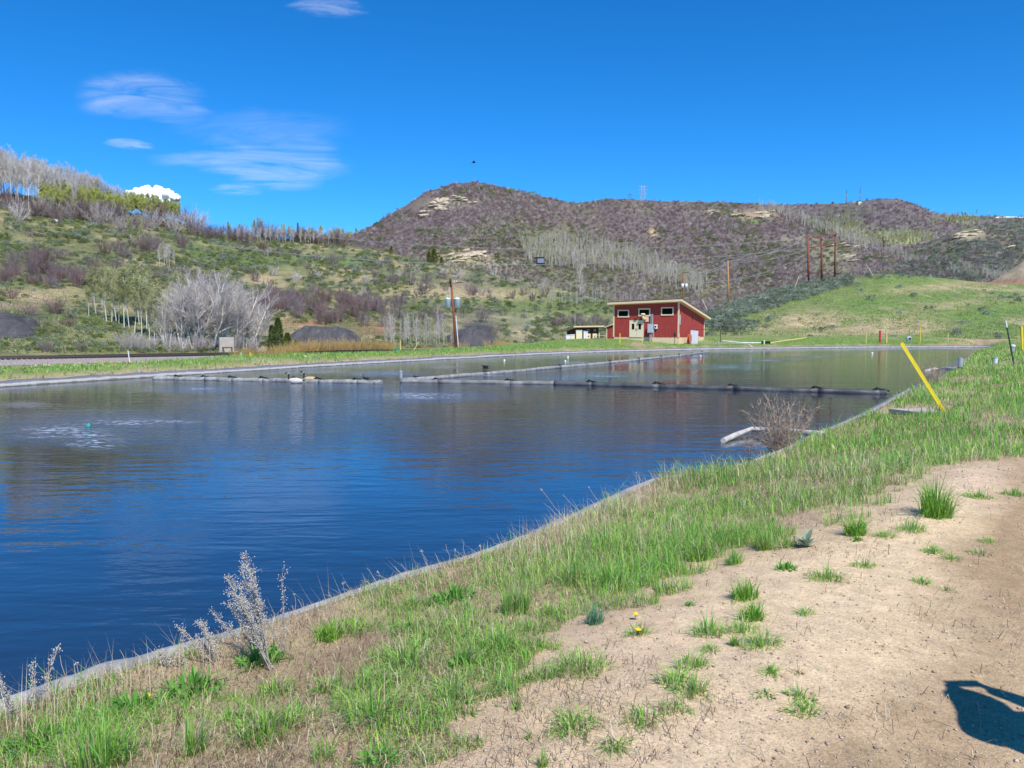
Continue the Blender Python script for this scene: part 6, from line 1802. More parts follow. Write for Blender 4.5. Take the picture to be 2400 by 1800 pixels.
def thatch():
    """dead straw lying between the tufts"""
    N = 130000
    th = R.uniform(-.80, .72, N); r = np.exp(R.uniform(math.log(2.3), math.log(30), N))
    x = r * np.sin(th); y = r * np.cos(th); s = pond_sd(x, y)
    ok = (s > .82) & (near_side(x, y) > .5); x, y, r, s = x[ok], y[ok], r[ok], s[ok]
    z = ground_z(x, y, s); d = dirt_mask(x, y, z) > .5
    n1 = fbm(x, y, .8, 3, 333)
    keep = R.random(len(x)) < np.where(d, .03 + .22 * (n1 > .30), .6); x, y, z, r = [a[keep] for a in (x, y, z, r)]
    n = len(x)
    c = SP_[R.integers(0, len(SP_), n)] * R.uniform(.55, 1.1, (n, 1)); k = R.random(n) < .35; c[k] = np.array([.20, .13, .085]) * R.uniform(.7, 1.3, (k.sum(), 1))
    V, F, C = blades(np.stack([x, y, z + .004], -1), R.uniform(.03, .14, n), .003 * np.maximum(1, r / 6) * R.uniform(.6, 1.3, n), R.uniform(.85, 1.15, n), c, curve=.85)
    tag(link('straw', mesh_np('straw', V, F, [M_grass], col=C)), 'dead straw and old stems matted over the bank', None, kind='stuff')
thatch()

def far_grass():
    n = 90000
    ins = []
    P = POND; L = []
    # along the far shore
    pts = []
    t = R.random(n); sh = [(p[0], p[1]) for p in POND[18:29]]
    seg = [(sh[i], sh[i + 1]) for i in range(len(sh) - 1)]
    ln = np.array([math.hypot(b[0] - a[0], b[1] - a[1]) for a, b in seg]); cl = np.concatenate([[0], np.cumsum(ln)]) / ln.sum()
    k = np.clip(np.searchsorted(cl, t) - 1, 0, len(seg) - 1); f = (t - cl[k]) / (cl[k + 1] - cl[k])
    A = np.array([q[0] for q in seg])[k]; B = np.array([q[1] for q in seg])[k]
    C0 = A + (B - A) * f[:, None]; nrm = np.stack([(B - A)[:, 1], -(B - A)[:, 0]], -1); nrm /= np.hypot(*nrm.T)[:, None]
    off = .5 + 9.8 * R.random(n) ** 1.3
    x = C0[:, 0] + nrm[:, 0] * off; y = C0[:, 1] + nrm[:, 1] * off; s = pond_sd(x, y)
    if (s < 0).mean() > .5:
        x = C0[:, 0] - nrm[:, 0] * off; y = C0[:, 1] - nrm[:, 1] * off; s = pond_sd(x, y)
    left = 1 - sstep(-14, 0, x)
    g1 = fbm(x, y, 3.2, 3, 341)
    keep = (s > .48) & (R.random(n) < np.clip(.75 + .9 * g1, .05, 1) * np.where(left > .5, sstep(7.5, 4.5, s), 1))
    x, y, s = x[keep], y[keep], s[keep]; z = ground_z(x, y, s); n = len(x)
    c = GP[R.integers(0, len(GP), n)] * R.uniform(.8, 1.25, (n, 1)); k = R.random(n) < np.clip(.12 + .6 * sstep(1.1, .5, s), 0, .8)
    c[k] = np.array([.55, .42, .27]) * R.uniform(.7, 1.1, (k.sum(), 1))
    V, F, C = blades(np.stack([x, y, z - .02], -1), R.uniform(.07, .26, n) * (1 + .4 * fbm(x, y, 2, 2, 345)), R.uniform(.02, .045, n), R.uniform(.1, .9, n), c)
    tag(link('grass', mesh_np('grass', V, F, [M_grass], col=C)), 'strip of fresh grass along the far bank of the pond', None, kind='stuff')
far_grass()
# short grass and dry tufts on the green slope
pe = field(HE, 9000, lambda x, y: np.clip(.5 + .9 * fbm(x, y * 2, 30, 3, 351), .05, 1), 1640, 2400, 640, 806)
def patch_blades(pp, per, Hm, Wm, lab, straw, dk):
    q = np.repeat(pp, per, 0); n = len(q); q = q + np.stack([R.normal(size=n) * .35, R.normal(size=n) * .35, np.zeros(n)], -1)
    nn = fbm(q[:, 0], q[:, 1], 6, 3, 355); c = gcol(n, straw); 
    V, F, C = blades(q - np.array([0, 0, .05]), R.uniform(.1, .34, n) * Hm, R.uniform(.05, .12, n) * Wm, R.uniform(.1, .9, n), c * dk)
    tag(link('grass', mesh_np('grass', V, F, [M_grass], col=C)), lab, None, kind='stuff')
patch_blades(pe[:, :3], 4, 1.2, 1.2, 'grass tufts over the green slope right of the red house', .28, .8)
pa = field(HA, 9000, lambda x, y: np.clip(.55 + .8 * fbm(x, y * 2, 40, 3, 361), .05, 1), 0, 1600, 470, 828)
patch_blades(pa[:, :3], 5, 1.3, 1.1, 'grass tufts over the near hillside', .4, .62)

# --- small stones on the road
def pebbles():
    N = 42000; th = R.uniform(-.75, .75, N); r = np.exp(R.uniform(math.log(2.2), math.log(18), N))
    x = r * np.sin(th); y = r * np.cos(th); s = pond_sd(x, y); z = ground_z(x, y, s)
    ok = (s > 1.2) & (R.random(N) < np.where(dirt_mask(x, y, z) > .5, .9, .18)); x, y, z, r = x[ok], y[ok], z[ok], r[ok]; n = len(x)
    base = np.array([(1, 0, 0), (0, 1, 0), (-1, 0, 0), (0, -1, 0), (0, 0, 1), (0, 0, -1)], float)
    S_ = R.gamma(2.2, .0022, n) * np.maximum(1, r / 6); S_ = np.clip(S_ * .8, .0016, .013)
    a = R.random(n) * 6.28; ca, sa = np.cos(a)[:, None], np.sin(a)[:, None]
    J = R.uniform(.55, 1.3, (n, 6, 3)); V = base[None] * J * S_[:, None, None]; V[..., 2] *= .6
    X = V[..., 0] * ca - V[..., 1] * sa; Y_ = V[..., 0] * sa + V[..., 1] * ca
    V = np.stack([X + x[:, None], Y_ + y[:, None], V[..., 2] + z[:, None] + S_[:, None] * .25], -1).reshape(-1, 3)
    T = np.array([(0, 1, 4), (1, 2, 4), (2, 3, 4), (3, 0, 4), (1, 0, 5), (2, 1, 5), (3, 2, 5), (0, 3, 5)])
    F = (np.arange(n)[:, None, None] * 6 + T[None]).reshape(-1, 3)
    pal = np.array([(.52, .40, .29), (.44, .33, .24), (.38, .28, .20), (.56, .45, .35), (.30, .23, .18), (.50, .36, .30)])
    C = np.repeat(pal[R.integers(0, 6, n)] * R.uniform(.8, 1.2, (n, 1)), 6, 0)
    m, nn, l, b = mat('road_gravel'); at_ = nn.new('ShaderNodeAttribute'); at_.attribute_name = 'col'; l.new(at_.outputs['Color'], b.inputs['Base Color']); b.inputs['Roughness'].default_value = .9
    tag(link('gravel', mesh_np('gravel', V, F, [m], col=C)), 'loose grit and small stones on the dirt road', None, kind='stuff')
pebbles()

# --- tufts one can point at
def tuft(px, py, wpx_, hpx, kind, lab, group=None):
    p = on_ground(px, py, .85); g = np.random.default_rng(int(px * 7 + py))
    k = p.y / FPX * 1.02; w = wpx_ * k * .5; h = hpx * k
    n = int(np.clip(240 * (w / .16) ** 1.1, 70, 900))
    up = {'up': .55, 'spread': .95, 'flat': 1.25, 'big': .8, 'dry': 1.1, 'broad': .9, 'blue': .55}[kind]
    rr = g.random(n) ** .75 * w * (.55 if kind in ('up', 'big', 'blue') else .85); a = g.random(n) * 2 * pi
    P = np.stack([np.cos(a) * rr, np.sin(a) * rr * .9, np.zeros(n)], -1)
    H = h * g.uniform(.25, 1.25, n) * (1.1 - .45 * rr / w) * (1 if kind != 'flat' else 1.2)
    lean = np.clip(g.normal(up * (.35 + rr / w), .30), 0, 1.35)
    az = a + g.normal(size=n) * .9
    W = (.0048 if kind != 'broad' else .016) * g.uniform(.6, 1.4, n) * max(1, p.y / 6)
    c = gcol(n, .14 if kind != 'dry' else .7, g)
    if kind == 'blue': c = np.array([.15, .34, .18]) * g.uniform(.8, 1.3, (n, 1))
    if kind == 'big': c = GP[g.integers(0, 3, n)] * g.uniform(.75, 1.1, (n, 1)); W = W * 1.3
    if kind == 'broad': c = np.array([.15, .36, .06]) * g.uniform(.8, 1.4, (n, 1)); n_ = 0
    if kind == 'broad': sel = g.random(n) < .5; P, H, W, lean, c, az = P[sel], H[sel], W[sel], lean[sel], c[sel], az[sel]
    V, F, C = blades(P, H, W, lean, c, az, .55, g)
    # drop the roots onto the uneven ground
    zz = ground_z(V[::5, 0] + p.x, V[::5, 1] + p.y) - p.z
    V[:, 2] += np.repeat(zz, 5) - .008
    o = link('grass_tuft', mesh_np('grass_tuft', V, F, [M_grass], col=C), None, p)
    tag(o, lab, 'grass tuft', group)
TUFTS = [
    (1348, 1372, 95, 85, 'up', 'dark upright grass tuft left of a yellow green one above the bare patch'),
    (1429, 1380, 90, 75, 'up', 'yellow green upright tuft right of the dark upright one'),
    (1209, 1436, 130, 85, 'up', 'bushy green tuft between the liner and the straw'),
    (1167, 1528, 150, 85, 'spread', 'wide spreading tuft below the bushy tuft near the middle'),
    (952, 1558, 150, 80, 'spread', 'broad pale green tuft left of the middle'),
    (1053, 1642, 150, 70, 'spread', 'sprawling leafy tuft at the edge of the bare dirt'),
    (1395, 1462, 78, 55, 'blue', 'small blue green tuft standing alone'),
    (1496, 1486, 66, 38, 'spread', 'low tuft with a dandelion flower behind it'),
    (1361, 1572, 150, 70, 'spread', 'long low tuft running diagonally on the dirt edge'),
    (1340, 1706, 140, 52, 'flat', 'flat sprawling tuft on the pinkish gravel'),
    (1505, 1690, 95, 42, 'flat', 'star shaped flat tuft right of the sprawling one'),
    (1441, 1752, 70, 42, 'flat', 'small star shaped tuft below the flat tufts'),
    (1580, 1602, 90, 60, 'spread', 'dense tuft at the lower end of the right hand tuft row'),
    (1580, 1664, 75, 36, 'flat', 'thin flat tuft just below the dense one'),
    (1272, 1796, 42, 46, 'up', 'small grey green upright sprig at the lower edge'),
    (1074, 1746, 24, 26, 'up', 'tiny upright sprig alone on the gravel'),
    (1011, 1782, 38, 24, 'spread', 'tiny yellow green sprig near the lower edge'),
    (968, 1772, 30, 30, 'up', 'tiny sprig left of the yellow green sprig'),
    (884, 1794, 120, 60, 'broad', 'broad leaved weed clump at the lower edge'),
    (876, 1690, 170, 120, 'spread', 'large mixed grass clump left of the gravel'),
    (1239, 1729, 24, 18, 'spread', 'smallest sprig left of the sprawling flat tuft'),
    (825, 1482, 110, 50, 'spread', 'grass tuft hugging the liner left of the middle'),
    (969, 1422, 90, 46, 'spread', 'low tuft against the liner near the dry stalks'),
    (1061, 1410, 125, 50, 'broad', 'leafy green clump against the liner near the dry stalks'),
    (2193, 1210, 125, 100, 'big', 'large dark green fountain shaped tuft at the road edge'),
    (2005, 1254, 90, 56, 'big', 'medium dark tuft left of the large fountain tuft'),
    (2075, 1258, 54, 30, 'spread', 'small tuft just right of the medium dark tuft'),
    (2135, 1243, 72, 38, 'spread', 'thin spreading tuft under the large fountain tuft'),
    (2188, 1295, 56, 26, 'flat', 'flat tuft alone on the road below the fountain tuft'),
    (2232, 1310, 44, 22, 'flat', 'smaller flat tuft touching the one on its left'),
    (2314, 1270, 42, 18, 'flat', 'little flat tuft highest on the road'),
    (2299, 1298, 66, 22, 'dry', 'greyish dry tuft below the little flat tuft'),
    (2294, 1166, 66, 24, 'spread', 'low tuft on the road edge near the right side'),
    (2376, 1160, 55, 25, 'spread', 'low tuft cut by the right side of the view'),
    (2024, 1327, 58, 26, 'flat', 'bright flat tuft alone left of centre on the road'),
    (1938, 1358, 84, 40, 'flat', 'wide flat tuft between two smaller ones'),
    (1841, 1334, 62, 24, 'broad', 'low broad leaved tuft left of the wide flat one'),
    (2162, 1366, 50, 22, 'flat', 'star shaped tuft in the middle of the road'),
    (2220, 1384, 50, 22, 'dry', 'wiry dry sprig right of the star shaped tuft'),
    (1889, 1438, 44, 28, 'flat', 'lone dark sprig on the bare dirt'),
    (1764, 1450, 100, 46, 'big', 'dark green tuft in the middle of the tuft row'),
    (1745, 1402, 110, 52, 'big', 'dark green tuft at the top of the tuft row'),
    (1663, 1486, 90, 60, 'spread', 'yellowish tuft left in the tuft row'),
    (1783, 1513, 100, 50, 'spread', 'wide green tuft at the right end of the tuft row'),
    (1720, 1513, 34, 36, 'up', 'small upright tuft left of the wide green one'),
    (1667, 1525, 52, 24, 'flat', 'flat bit of grass under the yellowish tuft'),
    (1807, 1578, 56, 30, 'flat', 'lone small tuft on the dirt below the tuft row'),
    (1871, 1576, 32, 16, 'dry', 'tiny dry sprig right of the lone small tuft'),
    (1624, 1625, 90, 58, 'spread', 'thick tuft at the foot of the tuft row'),
    (1793, 1629, 64, 18, 'flat', 'thin flat tuft left of the sprawling pair'),
    (1875, 1633, 76, 34, 'flat', 'upper tuft of the sprawling pair on the dirt'),
    (1884, 1668, 84, 32, 'flat', 'lower tuft of the sprawling pair on the dirt'),
    (1720, 1322, 70, 44, 'up', 'bright tuft at the lower rim of the dense grass'),
    (1793, 1288, 80, 60, 'up', 'tall bright tuft left of the woolly mullein'),
    (1842, 1284, 36, 34, 'up', 'small yellow tipped tuft next to the woolly mullein'),
    (2008, 1266, 40, 14, 'broad', 'flat yellow green leafy patch under the medium dark tuft'),
    (1617, 1418, 34, 14, 'broad', 'tiny bright broad leaved plant left of the tuft row'),
    (231, 1800, 300, 125, 'up', 'tall lush grass clump in the lower left corner'),
    (452, 1768, 110, 110, 'up', 'upright grass clump right of the lower left clump'),
    (615, 1726, 170, 110, 'spread', 'arching grass clump in the lower left part'),
    (315, 1664, 130, 52, 'broad', 'dark broad leaved clump with a dandelion flower'),
    (452, 1622, 170, 62, 'broad', 'dark leafy clump below the liner on the left'),
    (770, 1500, 95, 56, 'big', 'dark tuft against the liner right of the tall dry weed'),
    (767, 1618, 90, 52, 'spread', 'grass tuft right of the arching clump'),
    (760, 1782, 90, 60, 'up', 'bright grass tuft at the lower edge left of the middle'),
    (608, 1556, 120, 56, 'broad', 'dark leafy clump around the foot of the tall dry weed'),
    (640, 1630, 120, 60, 'spread', 'loose grass tuft under the tall dry weed'),
    (545, 1690, 100, 50, 'spread', 'loose yellow green tuft between two larger clumps'),
    (960, 1480, 110, 46, 'spread', 'low straw mixed tuft above the broad pale green one'),
    (700, 1690, 110, 60, 'spread', 'green tuft between the arching clump and the large mixed clump'),
    (80, 1750, 160, 60, 'broad', 'leafy clover like patch at the left edge'),
    (1240, 1480, 120, 44, 'spread', 'ragged tuft between the bushy tuft and the blue green one'),
    (1090, 1560, 110, 46, 'broad', 'leafy weed patch between two spreading tufts'),
    (1290, 1440, 100, 40, 'spread', 'low ragged tuft below the dark upright one'),
    (880, 1600, 120, 50, 'spread', 'thin pale tuft under the broad pale green one'),
    (1620, 1560, 100, 50, 'spread', 'tuft between the yellowish tuft and the thick one'),
    (1740, 1480, 90, 40, 'spread', 'ragged tuft filling the middle of the tuft row'),
    (1560, 1330, 110, 60, 'up', 'bright grass tuft on the lower rim of the dense grass'),
    (1640, 1310, 110, 66, 'up', 'tall bright grass tuft right of the rim tuft'),
]
for t in TUFTS: tuft(*t)
# woolly mullein
p = on_ground(1889, 1284, .85); tb = TB(); g = np.random.default_rng(3)
for i in range(13):
    a = i * 2.4; el = .5 + .35 * (i % 3); d = (cos(a) * cos(el), sin(a) * cos(el), sin(el)); L = .17 * g.uniform(.6, 1.1)
    base = np.array([0, 0, .01]); mid = np.array(d) * L * .55 + np.array([0, 0, .02]); tip = np.array(d) * L + np.array([0, 0, -.0])
    s = np.array([-sin(a), cos(a), 0]) * .021
    b_ = tb.n; tb.v += [tuple(base - s * .3), tuple(base + s * .3), tuple(mid - s), tuple(mid + s), tuple(tip)]; tb.f += [(b_, b_ + 1, b_ + 3), (b_, b_ + 3, b_ + 2), (b_ + 2, b_ + 3, b_ + 4)]; tb.m += [0, 0, 0]; tb.n += 5
o = link('mullein_plant', tb.mesh('mullein_plant', [simple('woolly_leaf', (.26, .36, .24), .9, .1)]), None, p); tag(o, 'grey green woolly leaved plant at the rim of the dense grass', 'plant')
# dandelions
M_dand = simple('dandelion_yellow', (.85, .60, .02), .7, .1)
for px, py, lab in ((347, 1642, 'yellow dandelion in the broad leaved clump by the liner'), (1489, 1449, 'yellow dandelion behind the low tuft near the dirt'), (1495, 1487, 'faint small dandelion in the low tuft')):
    p = on_ground(px, py + 4, .85)
    fl = MB(); 
    for i in range(3): fl.lathe([(.003, 0), (.018 - i * .005, .003 + i * .003), (.017 - i * .005, .007 + i * .003), (.002, .009 + i * .003)], 12, (0, 0, .035))
    W_thing('dandelion', lab, 'flower', [('stem', MB().tube([(0, 0, 0), (.003, 0, .036)], .002, 5), M_gbush), ('flower_head', fl, M_dand)], p)

# --- dry weeds and stalks
M_drys = simple('dry_grey_stems', (.42, .37, .31), .9, .15, 20, 0)
M_dryp = simple('dry_seed_heads', (.58, .54, .48), .9, .2, 40, 0)
M_straw = simple('dry_straw_stems', (.55, .44, .30), .9, .2, 20, 0)
def seed_head(tb, g, c, r):
    c = np.array(c); b = tb.n; o = [(1, 0, 0), (0, 1, 0), (-1, 0, 0), (0, -1, 0), (0, 0, 1.3), (0, 0, -1)]
    tb.v += [tuple(c + np.array(k) * r * g.uniform(.7, 1.2)) for k in o]
    tb.f += [(b + a, b + d, b + e) for a, d, e in ((0, 1, 4), (1, 2, 4), (2, 3, 4), (3, 0, 4), (1, 0, 5), (2, 1, 5), (3, 2, 5), (0, 3, 5))]; tb.m += [1] * 8; tb.n += 6
def dry_weed(px, py, hpx, stems, lab, seed, lean=-.15, branchy=9, heads=1.0):
    p = on_ground(px, py, .6); h = hpx * p.y / FPX; g = np.random.default_rng(seed); tb = TB()
    for s_ in range(stems):
        hh = h * g.uniform(.6, 1.0) if s_ else h
        d = rdir(g, (lean + g.normal() * .20, g.normal() * .16, 1), .05)
        n = 7; pts = [np.array([g.normal() * .02, g.normal() * .02, -.02])]; dd = d.copy()
        for i in range(n):
            dd = dd + g.normal(size=3) * .05; dd /= np.linalg.norm(dd); pts.append(pts[-1] + dd * hh / n)
        tb.tube(pts, .0042, .0018, 0, 4)
        for i in range(3, n + 1):
            for _ in range(branchy // 2 + g.integers(0, 3)):
                q = pts[i - 1] + (pts[i] - pts[i - 1]) * g.random(); L = hh * g.uniform(.06, .20) * (1.15 - .5 * i / n)
                bd = rdir(g, dd * .9 + np.array([0, 0, .5]), .40); e = q + bd * L; tb.tube([q, e], .0017, .001, 0, 3)
                for k in range(int(5 * heads)):
                    c = q + (e - q) * g.uniform(.3, 1.05); side = g.normal(size=3) * .010
                    tb.twig(c, c + side, .0008); seed_head(tb, g, c + side, g.uniform(.0022, .0044))
    me = tb.mesh('dry_weed', [M_drys, M_dryp]); a, b_ = split_tree(me, 'dry_weed')
    o = empty('dry_weed', p); tag(o, lab, 'dry weed'); tag(link('stems', a, o), kind='stuff')
    if len(b_.polygons): tag(link('seed_heads', b_, o), kind='stuff')
dry_weed(632, 1568, 285, 9, 'tallest silvery dry weed covered in tiny seed heads by the liner', 1, -.34, 12, 1.6)
dry_weed(662, 1540, 230, 2, 'slim silvery dry weed just right of the tallest one', 2, -.05, 7)
dry_weed(520, 1550, 140, 5, 'short bushy dry weed left of the tallest one', 3, -.55, 9, 1.3)
dry_weed(575, 1520, 130, 2, 'leaning dry weed between the short and the tallest one', 4, -.65, 7)
dry_weed(430, 1562, 75, 4, 'low brownish dry weed farther left along the liner', 5, -.8, 6)
dry_weed(82, 1670, 160, 2, 'grey dry weed with a forked head near the left edge', 6, -.1, 6)
dry_weed(38, 1690, 150, 2, 'grey dry weed cut by the left edge', 7, -.2, 6)
STK = [(300, 1600, 262, 1555), (250, 1625, 225, 1565), (170, 1650, 140, 1535), (205, 1645, 180, 1555), (330, 1620, 380, 1510), (300, 1600, 285, 1520), (395, 1580, 425, 1505), (480, 1530, 425, 1468), (470, 1560, 420, 1495), (700, 1500, 690, 1395), (735, 1480, 700, 1400), (800, 1430, 768, 1388),
       (835, 1408, 801, 1370), (892, 1385, 860, 1328), (905, 1382, 845, 1360), (930, 1375, 883, 1345), (975, 1368, 938, 1320), (970, 1372, 925, 1328), (1010, 1352, 987, 1290), (1040, 1345, 1018, 1296), (1062, 1340, 1046, 1276), (1085, 1335, 1065, 1292), (1095, 1330, 1081, 1260), (1110, 1325, 1070, 1290), (1135, 1318, 1124, 1278), (1180, 1300, 1162, 1250), (1215, 1290, 1202, 1248),
       (1350, 1250, 1272, 1148), (1340, 1240, 1275, 1180), (1400, 1240, 1320, 1158), (1430, 1220, 1380, 1145), (1460, 1210, 1415, 1150), (1500, 1190, 1490, 1110), (1530, 1170, 1490, 1108), (1560, 1160, 1520, 1100), (1600, 1150, 1550, 1080), (1330, 1260, 1250, 1240), (1380, 1250, 1290, 1210)]
for i, (x0, y0, x1, y1) in enumerate(STK):
    p = on_ground(x0, y0, .5); t = at(x1, y1, p.y); d = t - p; tb = TB(); g = np.random.default_rng(i)
    n = 5; pts = [np.array(d) * k / n + g.normal(size=3) * .006 * (k > 0) for k in range(n + 1)]; tb.tube(pts, .0028, .0012, 0, 4)
    for k in range(g.integers(0, 4)):
        q = pts[2 + k % 3]; tb.twig(q, q + rdir(g, (np.array(d) / d.length), .4) * .06, .0012)
    if i % 3 == 0: 
        for k in range(6): seed_head(tb, g, pts[-1] + g.normal(size=3) * .006, .004)
    o = link('dry_stalk', tb.mesh('dry_stalk', [M_straw, M_dryp]), None, p)
    zone = 'by the silvery weeds' if x0 < 800 else ('along the liner' if x0 < 1230 else 'rising from the dense grass')
    tag(o, 'thin straw coloured dry stalk ' + zone, 'stalk', 'dry stalks ' + zone)
# wild dry grass along the liner rim
def rim_grass():
    P_ = []; n = 9000
    px = R.uniform(-60, 2200, n); 
    sx = np.array([q[0] for q in [(0, 1692), (200, 1612), (400, 1552), (600, 1485), (800, 1415), (1000, 1350), (1220, 1280), (1400, 1200), (1560, 1124), (1660, 1106), (1770, 1088), (1865, 1052), (1925, 1018), (1990, 995), (2074, 957), (2135, 921), (2235, 868)]])
    sy = np.array([q[1] for q in [(0, 1692), (200, 1612), (400, 1552), (600, 1485), (800, 1415), (1000, 1350), (1220, 1280), (1400, 1200), (1560, 1124), (1660, 1106), (1770, 1088), (1865, 1052), (1925, 1018), (1990, 995), (2074, 957), (2135, 921), (2235, 868)]])
    py = np.interp(px, sx, sy) + R.uniform(12, 50, n) * np.interp(px, [0, 1200, 2200], [1.2, 1, .4])
    dens = .10 + .80 * sstep(1150, 1320, px) * sstep(1700, 1500, px) + .06 * sstep(450, 100, px)
    k = R.random(n) < dens * .55; px, py = px[k], py[k]
    b = (900 - py) / FPX; dz = -SP + b * CP; t = (.52 - EYE) / dz; x = (px - 1200) / FPX * t; y = (CP + b * SP) * t
    s = pond_sd(x, y); k = s > 1.0; x, y, s = x[k], y[k], s[k]; z = ground_z(x, y, s); n = len(x)
    az = R.normal(2.5, .7, n); c = SP_[R.integers(0, 4, n)] * R.uniform(.7, 1.15, (n, 1))
    V, F, C = blades(np.stack([x, y, z], -1), R.uniform(.10, .42, n), .0028 * np.maximum(1, y / 7), R.uniform(.2, .9, n), c, az)
    tag(link('dry_grass', mesh_np('dry_grass', V, F, [M_grass], col=C)), 'thin dry grass leaning out over the liner', None, kind='stuff')
rim_grass()
# leafless bushes at the water's edge
M_twigb = simple('bush_twigs', (.40, .29, .22), .85, .2, 20, 0); M_bud = simple('swelling_buds', (.45, .40, .26), .8, .2, 20, 0)
def edge_bush(px, py, hpx, wid, lab, seed, nst=46, z=.2):
    p = gp(px, py, z); p.z = min(p.z, gz(p.x, p.y) + .05) ; h = hpx * p.y / FPX; g = np.random.default_rng(seed); tb = TB()
    for s_ in range(nst):
        a = g.random() * 2 * pi; sp = wid * sqrt(g.random()); d = rdir(g, (cos(a) * sp, sin(a) * sp, 1), .08); L = h * g.uniform(.55, 1.05)
        pts = [np.array([cos(a) * .18 * g.random(), sin(a) * .18 * g.random(), -.05])]; dd = d
        for i in range(6): dd = rdir(g, dd, .11); pts.append(pts[-1] + dd * L / 6)
        tb.tube(pts, .007, .003, 0, 3)
        for i in range(1, 7):
            for _ in range(3):
                q = pts[i]; e = q + rdir(g, dd, .55) * L * g.uniform(.08, .22); tb.twig(q, e, .0050, 0)
                for k in range(2): seed_head(tb, g, q + (e - q) * g.random(), .0055)
    a, b_ = split_tree(tb.mesh('edge_bush', [M_twigb, M_bud]), 'edge_bush'); o = empty('leafless_bush', p); tag(o, lab, 'bush'); link('branches', a, o); link('buds', b_, o)
edge_bush(1832, 1066, 135, .5, 'leafless budding bush growing inside the tube framed inlet', 1, 90)
edge_bush(2186, 908, 72, .5, 'second leafless bush behind the leaning yellow post', 2, 50, .35)
# driftwood litter in the inlet
p = gp(1790, 1045, .05); tb = TB(); g = np.random.default_rng(8)
for i in range(160):
    q = np.array([g.uniform(-.45, .5), g.uniform(-.45, .45), g.uniform(.0, .12)]); e = q + rdir(g, (0, 0, .15), .6) * g.uniform(.1, .35); tb.tube([q, e], .004, .002, 0, 3)
tag(link('twig_litter', tb.mesh('twig_litter', [M_twigb]), None, p), 'grey tangle of dead twigs floating inside the inlet', None, kind='stuff')

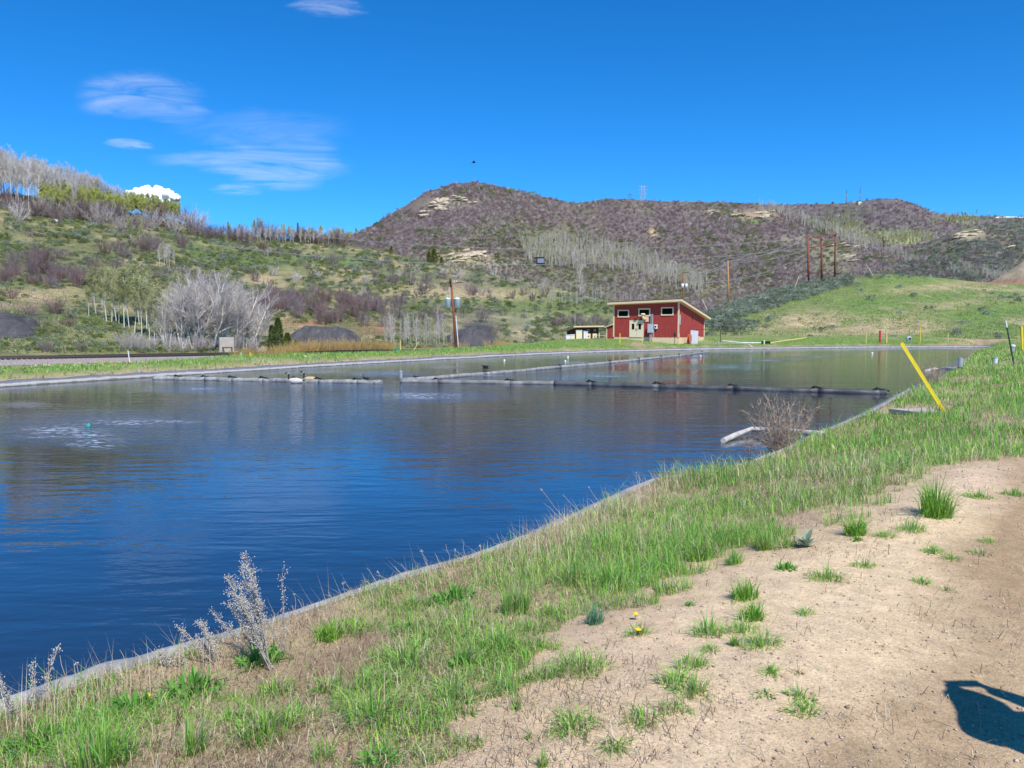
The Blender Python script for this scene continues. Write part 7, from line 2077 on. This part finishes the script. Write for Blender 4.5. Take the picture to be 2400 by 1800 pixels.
# ================================================================ the person whose shadow falls on the road (stands outside the picture)
def person():
    base = Vector((2.45, 1.95, 0)); base.z = gz(base.x, base.y)
    J = {'pelvis': (0, 0, .95), 'waist': (0, 0, 1.08), 'chest': (0, .01, 1.30), 'neck': (0, .02, 1.47), 'jaw': (0, .04, 1.57), 'head': (0, .03, 1.67), 'crown': (0, .02, 1.75),
         'hl': (-.10, 0, .90), 'kl': (-.12, .03, .50), 'al': (-.13, 0, .09), 'tl': (-.14, .16, .03), 'hr': (.10, 0, .90), 'kr': (.12, .03, .50), 'ar': (.13, 0, .09), 'tr': (.14, .16, .03),
         'sl': (-.19, .01, 1.42), 'el': (-.27, .10, 1.16), 'wl': (-.13, .21, 1.42), 'sr': (.19, .01, 1.42), 'er': (.27, .10, 1.16), 'wr': (.13, .21, 1.42), 'pl': (-.08, .25, 1.50), 'pr': (.08, .25, 1.50)}
    Rr = {'pelvis': .15, 'waist': .14, 'chest': .16, 'neck': .055, 'jaw': .075, 'head': .10, 'crown': .06, 'hl': .10, 'kl': .065, 'al': .045, 'tl': .035, 'hr': .10, 'kr': .065, 'ar': .045, 'tr': .035, 'sl': .10, 'el': .09, 'wl': .055, 'sr': .10, 'er': .09, 'wr': .055, 'pl': .035, 'pr': .035}
    E = [('pelvis', 'waist'), ('waist', 'chest'), ('chest', 'neck'), ('neck', 'jaw'), ('jaw', 'head'), ('head', 'crown'), ('pelvis', 'hl'), ('hl', 'kl'), ('kl', 'al'), ('al', 'tl'), ('pelvis', 'hr'), ('hr', 'kr'), ('kr', 'ar'), ('ar', 'tr'), ('chest', 'sl'), ('sl', 'el'), ('el', 'wl'), ('wl', 'pl'), ('chest', 'sr'), ('sr', 'er'), ('er', 'wr'), ('wr', 'pr')]
    names = list(J); 
    fing = []
    for sgn, w in ((-1, 'pl'), (1, 'pr')):
        for k in range(4):
            a, b = w + 'f%d' % k, w + 'g%d' % k; J[a] = (sgn * .085, .28, 1.48 + .018 * k); J[b] = (sgn * .045, .30, 1.485 + .018 * k); Rr[a] = .009; Rr[b] = .008; E += [(w, a), (a, b)]
        a = w + 't'; J[a] = (sgn * .05, .25, 1.45); Rr[a] = .010; E.append((w, a))
    names = list(J)
    me = bpy.data.meshes.new('person'); me.from_pydata([J[k] for k in names], [(names.index(a), names.index(b)) for a, b in E], []); me.update()
    o = link('person', me, None, base)
    md = o.modifiers.new('skin', 'SKIN'); 
    for i, k in enumerate(names): me.skin_vertices[0].data[i].radius = (Rr[k], Rr[k]); me.skin_vertices[0].data[i].use_root = (k == 'pelvis')
    o.modifiers.new('sub', 'SUBSURF').levels = 1
    me.materials.append(simple('dark_clothing', (.06, .07, .10), .9, .2))
    tag(o, 'person in dark clothing outside the view whose shadow crosses the road', 'person')
    MB().tube([(0, .0, 1.66), (0, -.01, 1.74), (0, -.02, 1.79)], [.115, .105, .05], 12).build('hair', M_dark, o, True)
    W_thing('phone', 'black phone held up in both hands by the person', 'phone', [('a', MB().box(-.075, .075, -.004, .004, -.036, .036), M_black)], base + Vector((0, .305, 1.515)))
person()

# ================================================================ like things that share a label get their place in the row
ORD = ('leftmost second third fourth fifth sixth seventh eighth ninth tenth eleventh twelfth thirteenth fourteenth fifteenth sixteenth seventeenth eighteenth nineteenth twentieth '
       'twenty-first twenty-second twenty-third twenty-fourth twenty-fifth twenty-sixth twenty-seventh twenty-eighth').split()
from collections import defaultdict
by_label = defaultdict(list)
for o in list(COL.objects):
    if o.parent is None and o.get('label') and o.get('category'): by_label[o['label']].append(o)
for lab, L_ in by_label.items():
    if 2 <= len(L_) <= len(ORD):
        L_.sort(key=lambda o: float(proj(o.location.x, o.location.y, o.location.z)[0]))
        for k, o in enumerate(L_):
            o['label'] = lab + (', leftmost of its row' if k == 0 else ', %s from the left' % ORD[k] if k < len(L_) - 1 else ', rightmost of its row')
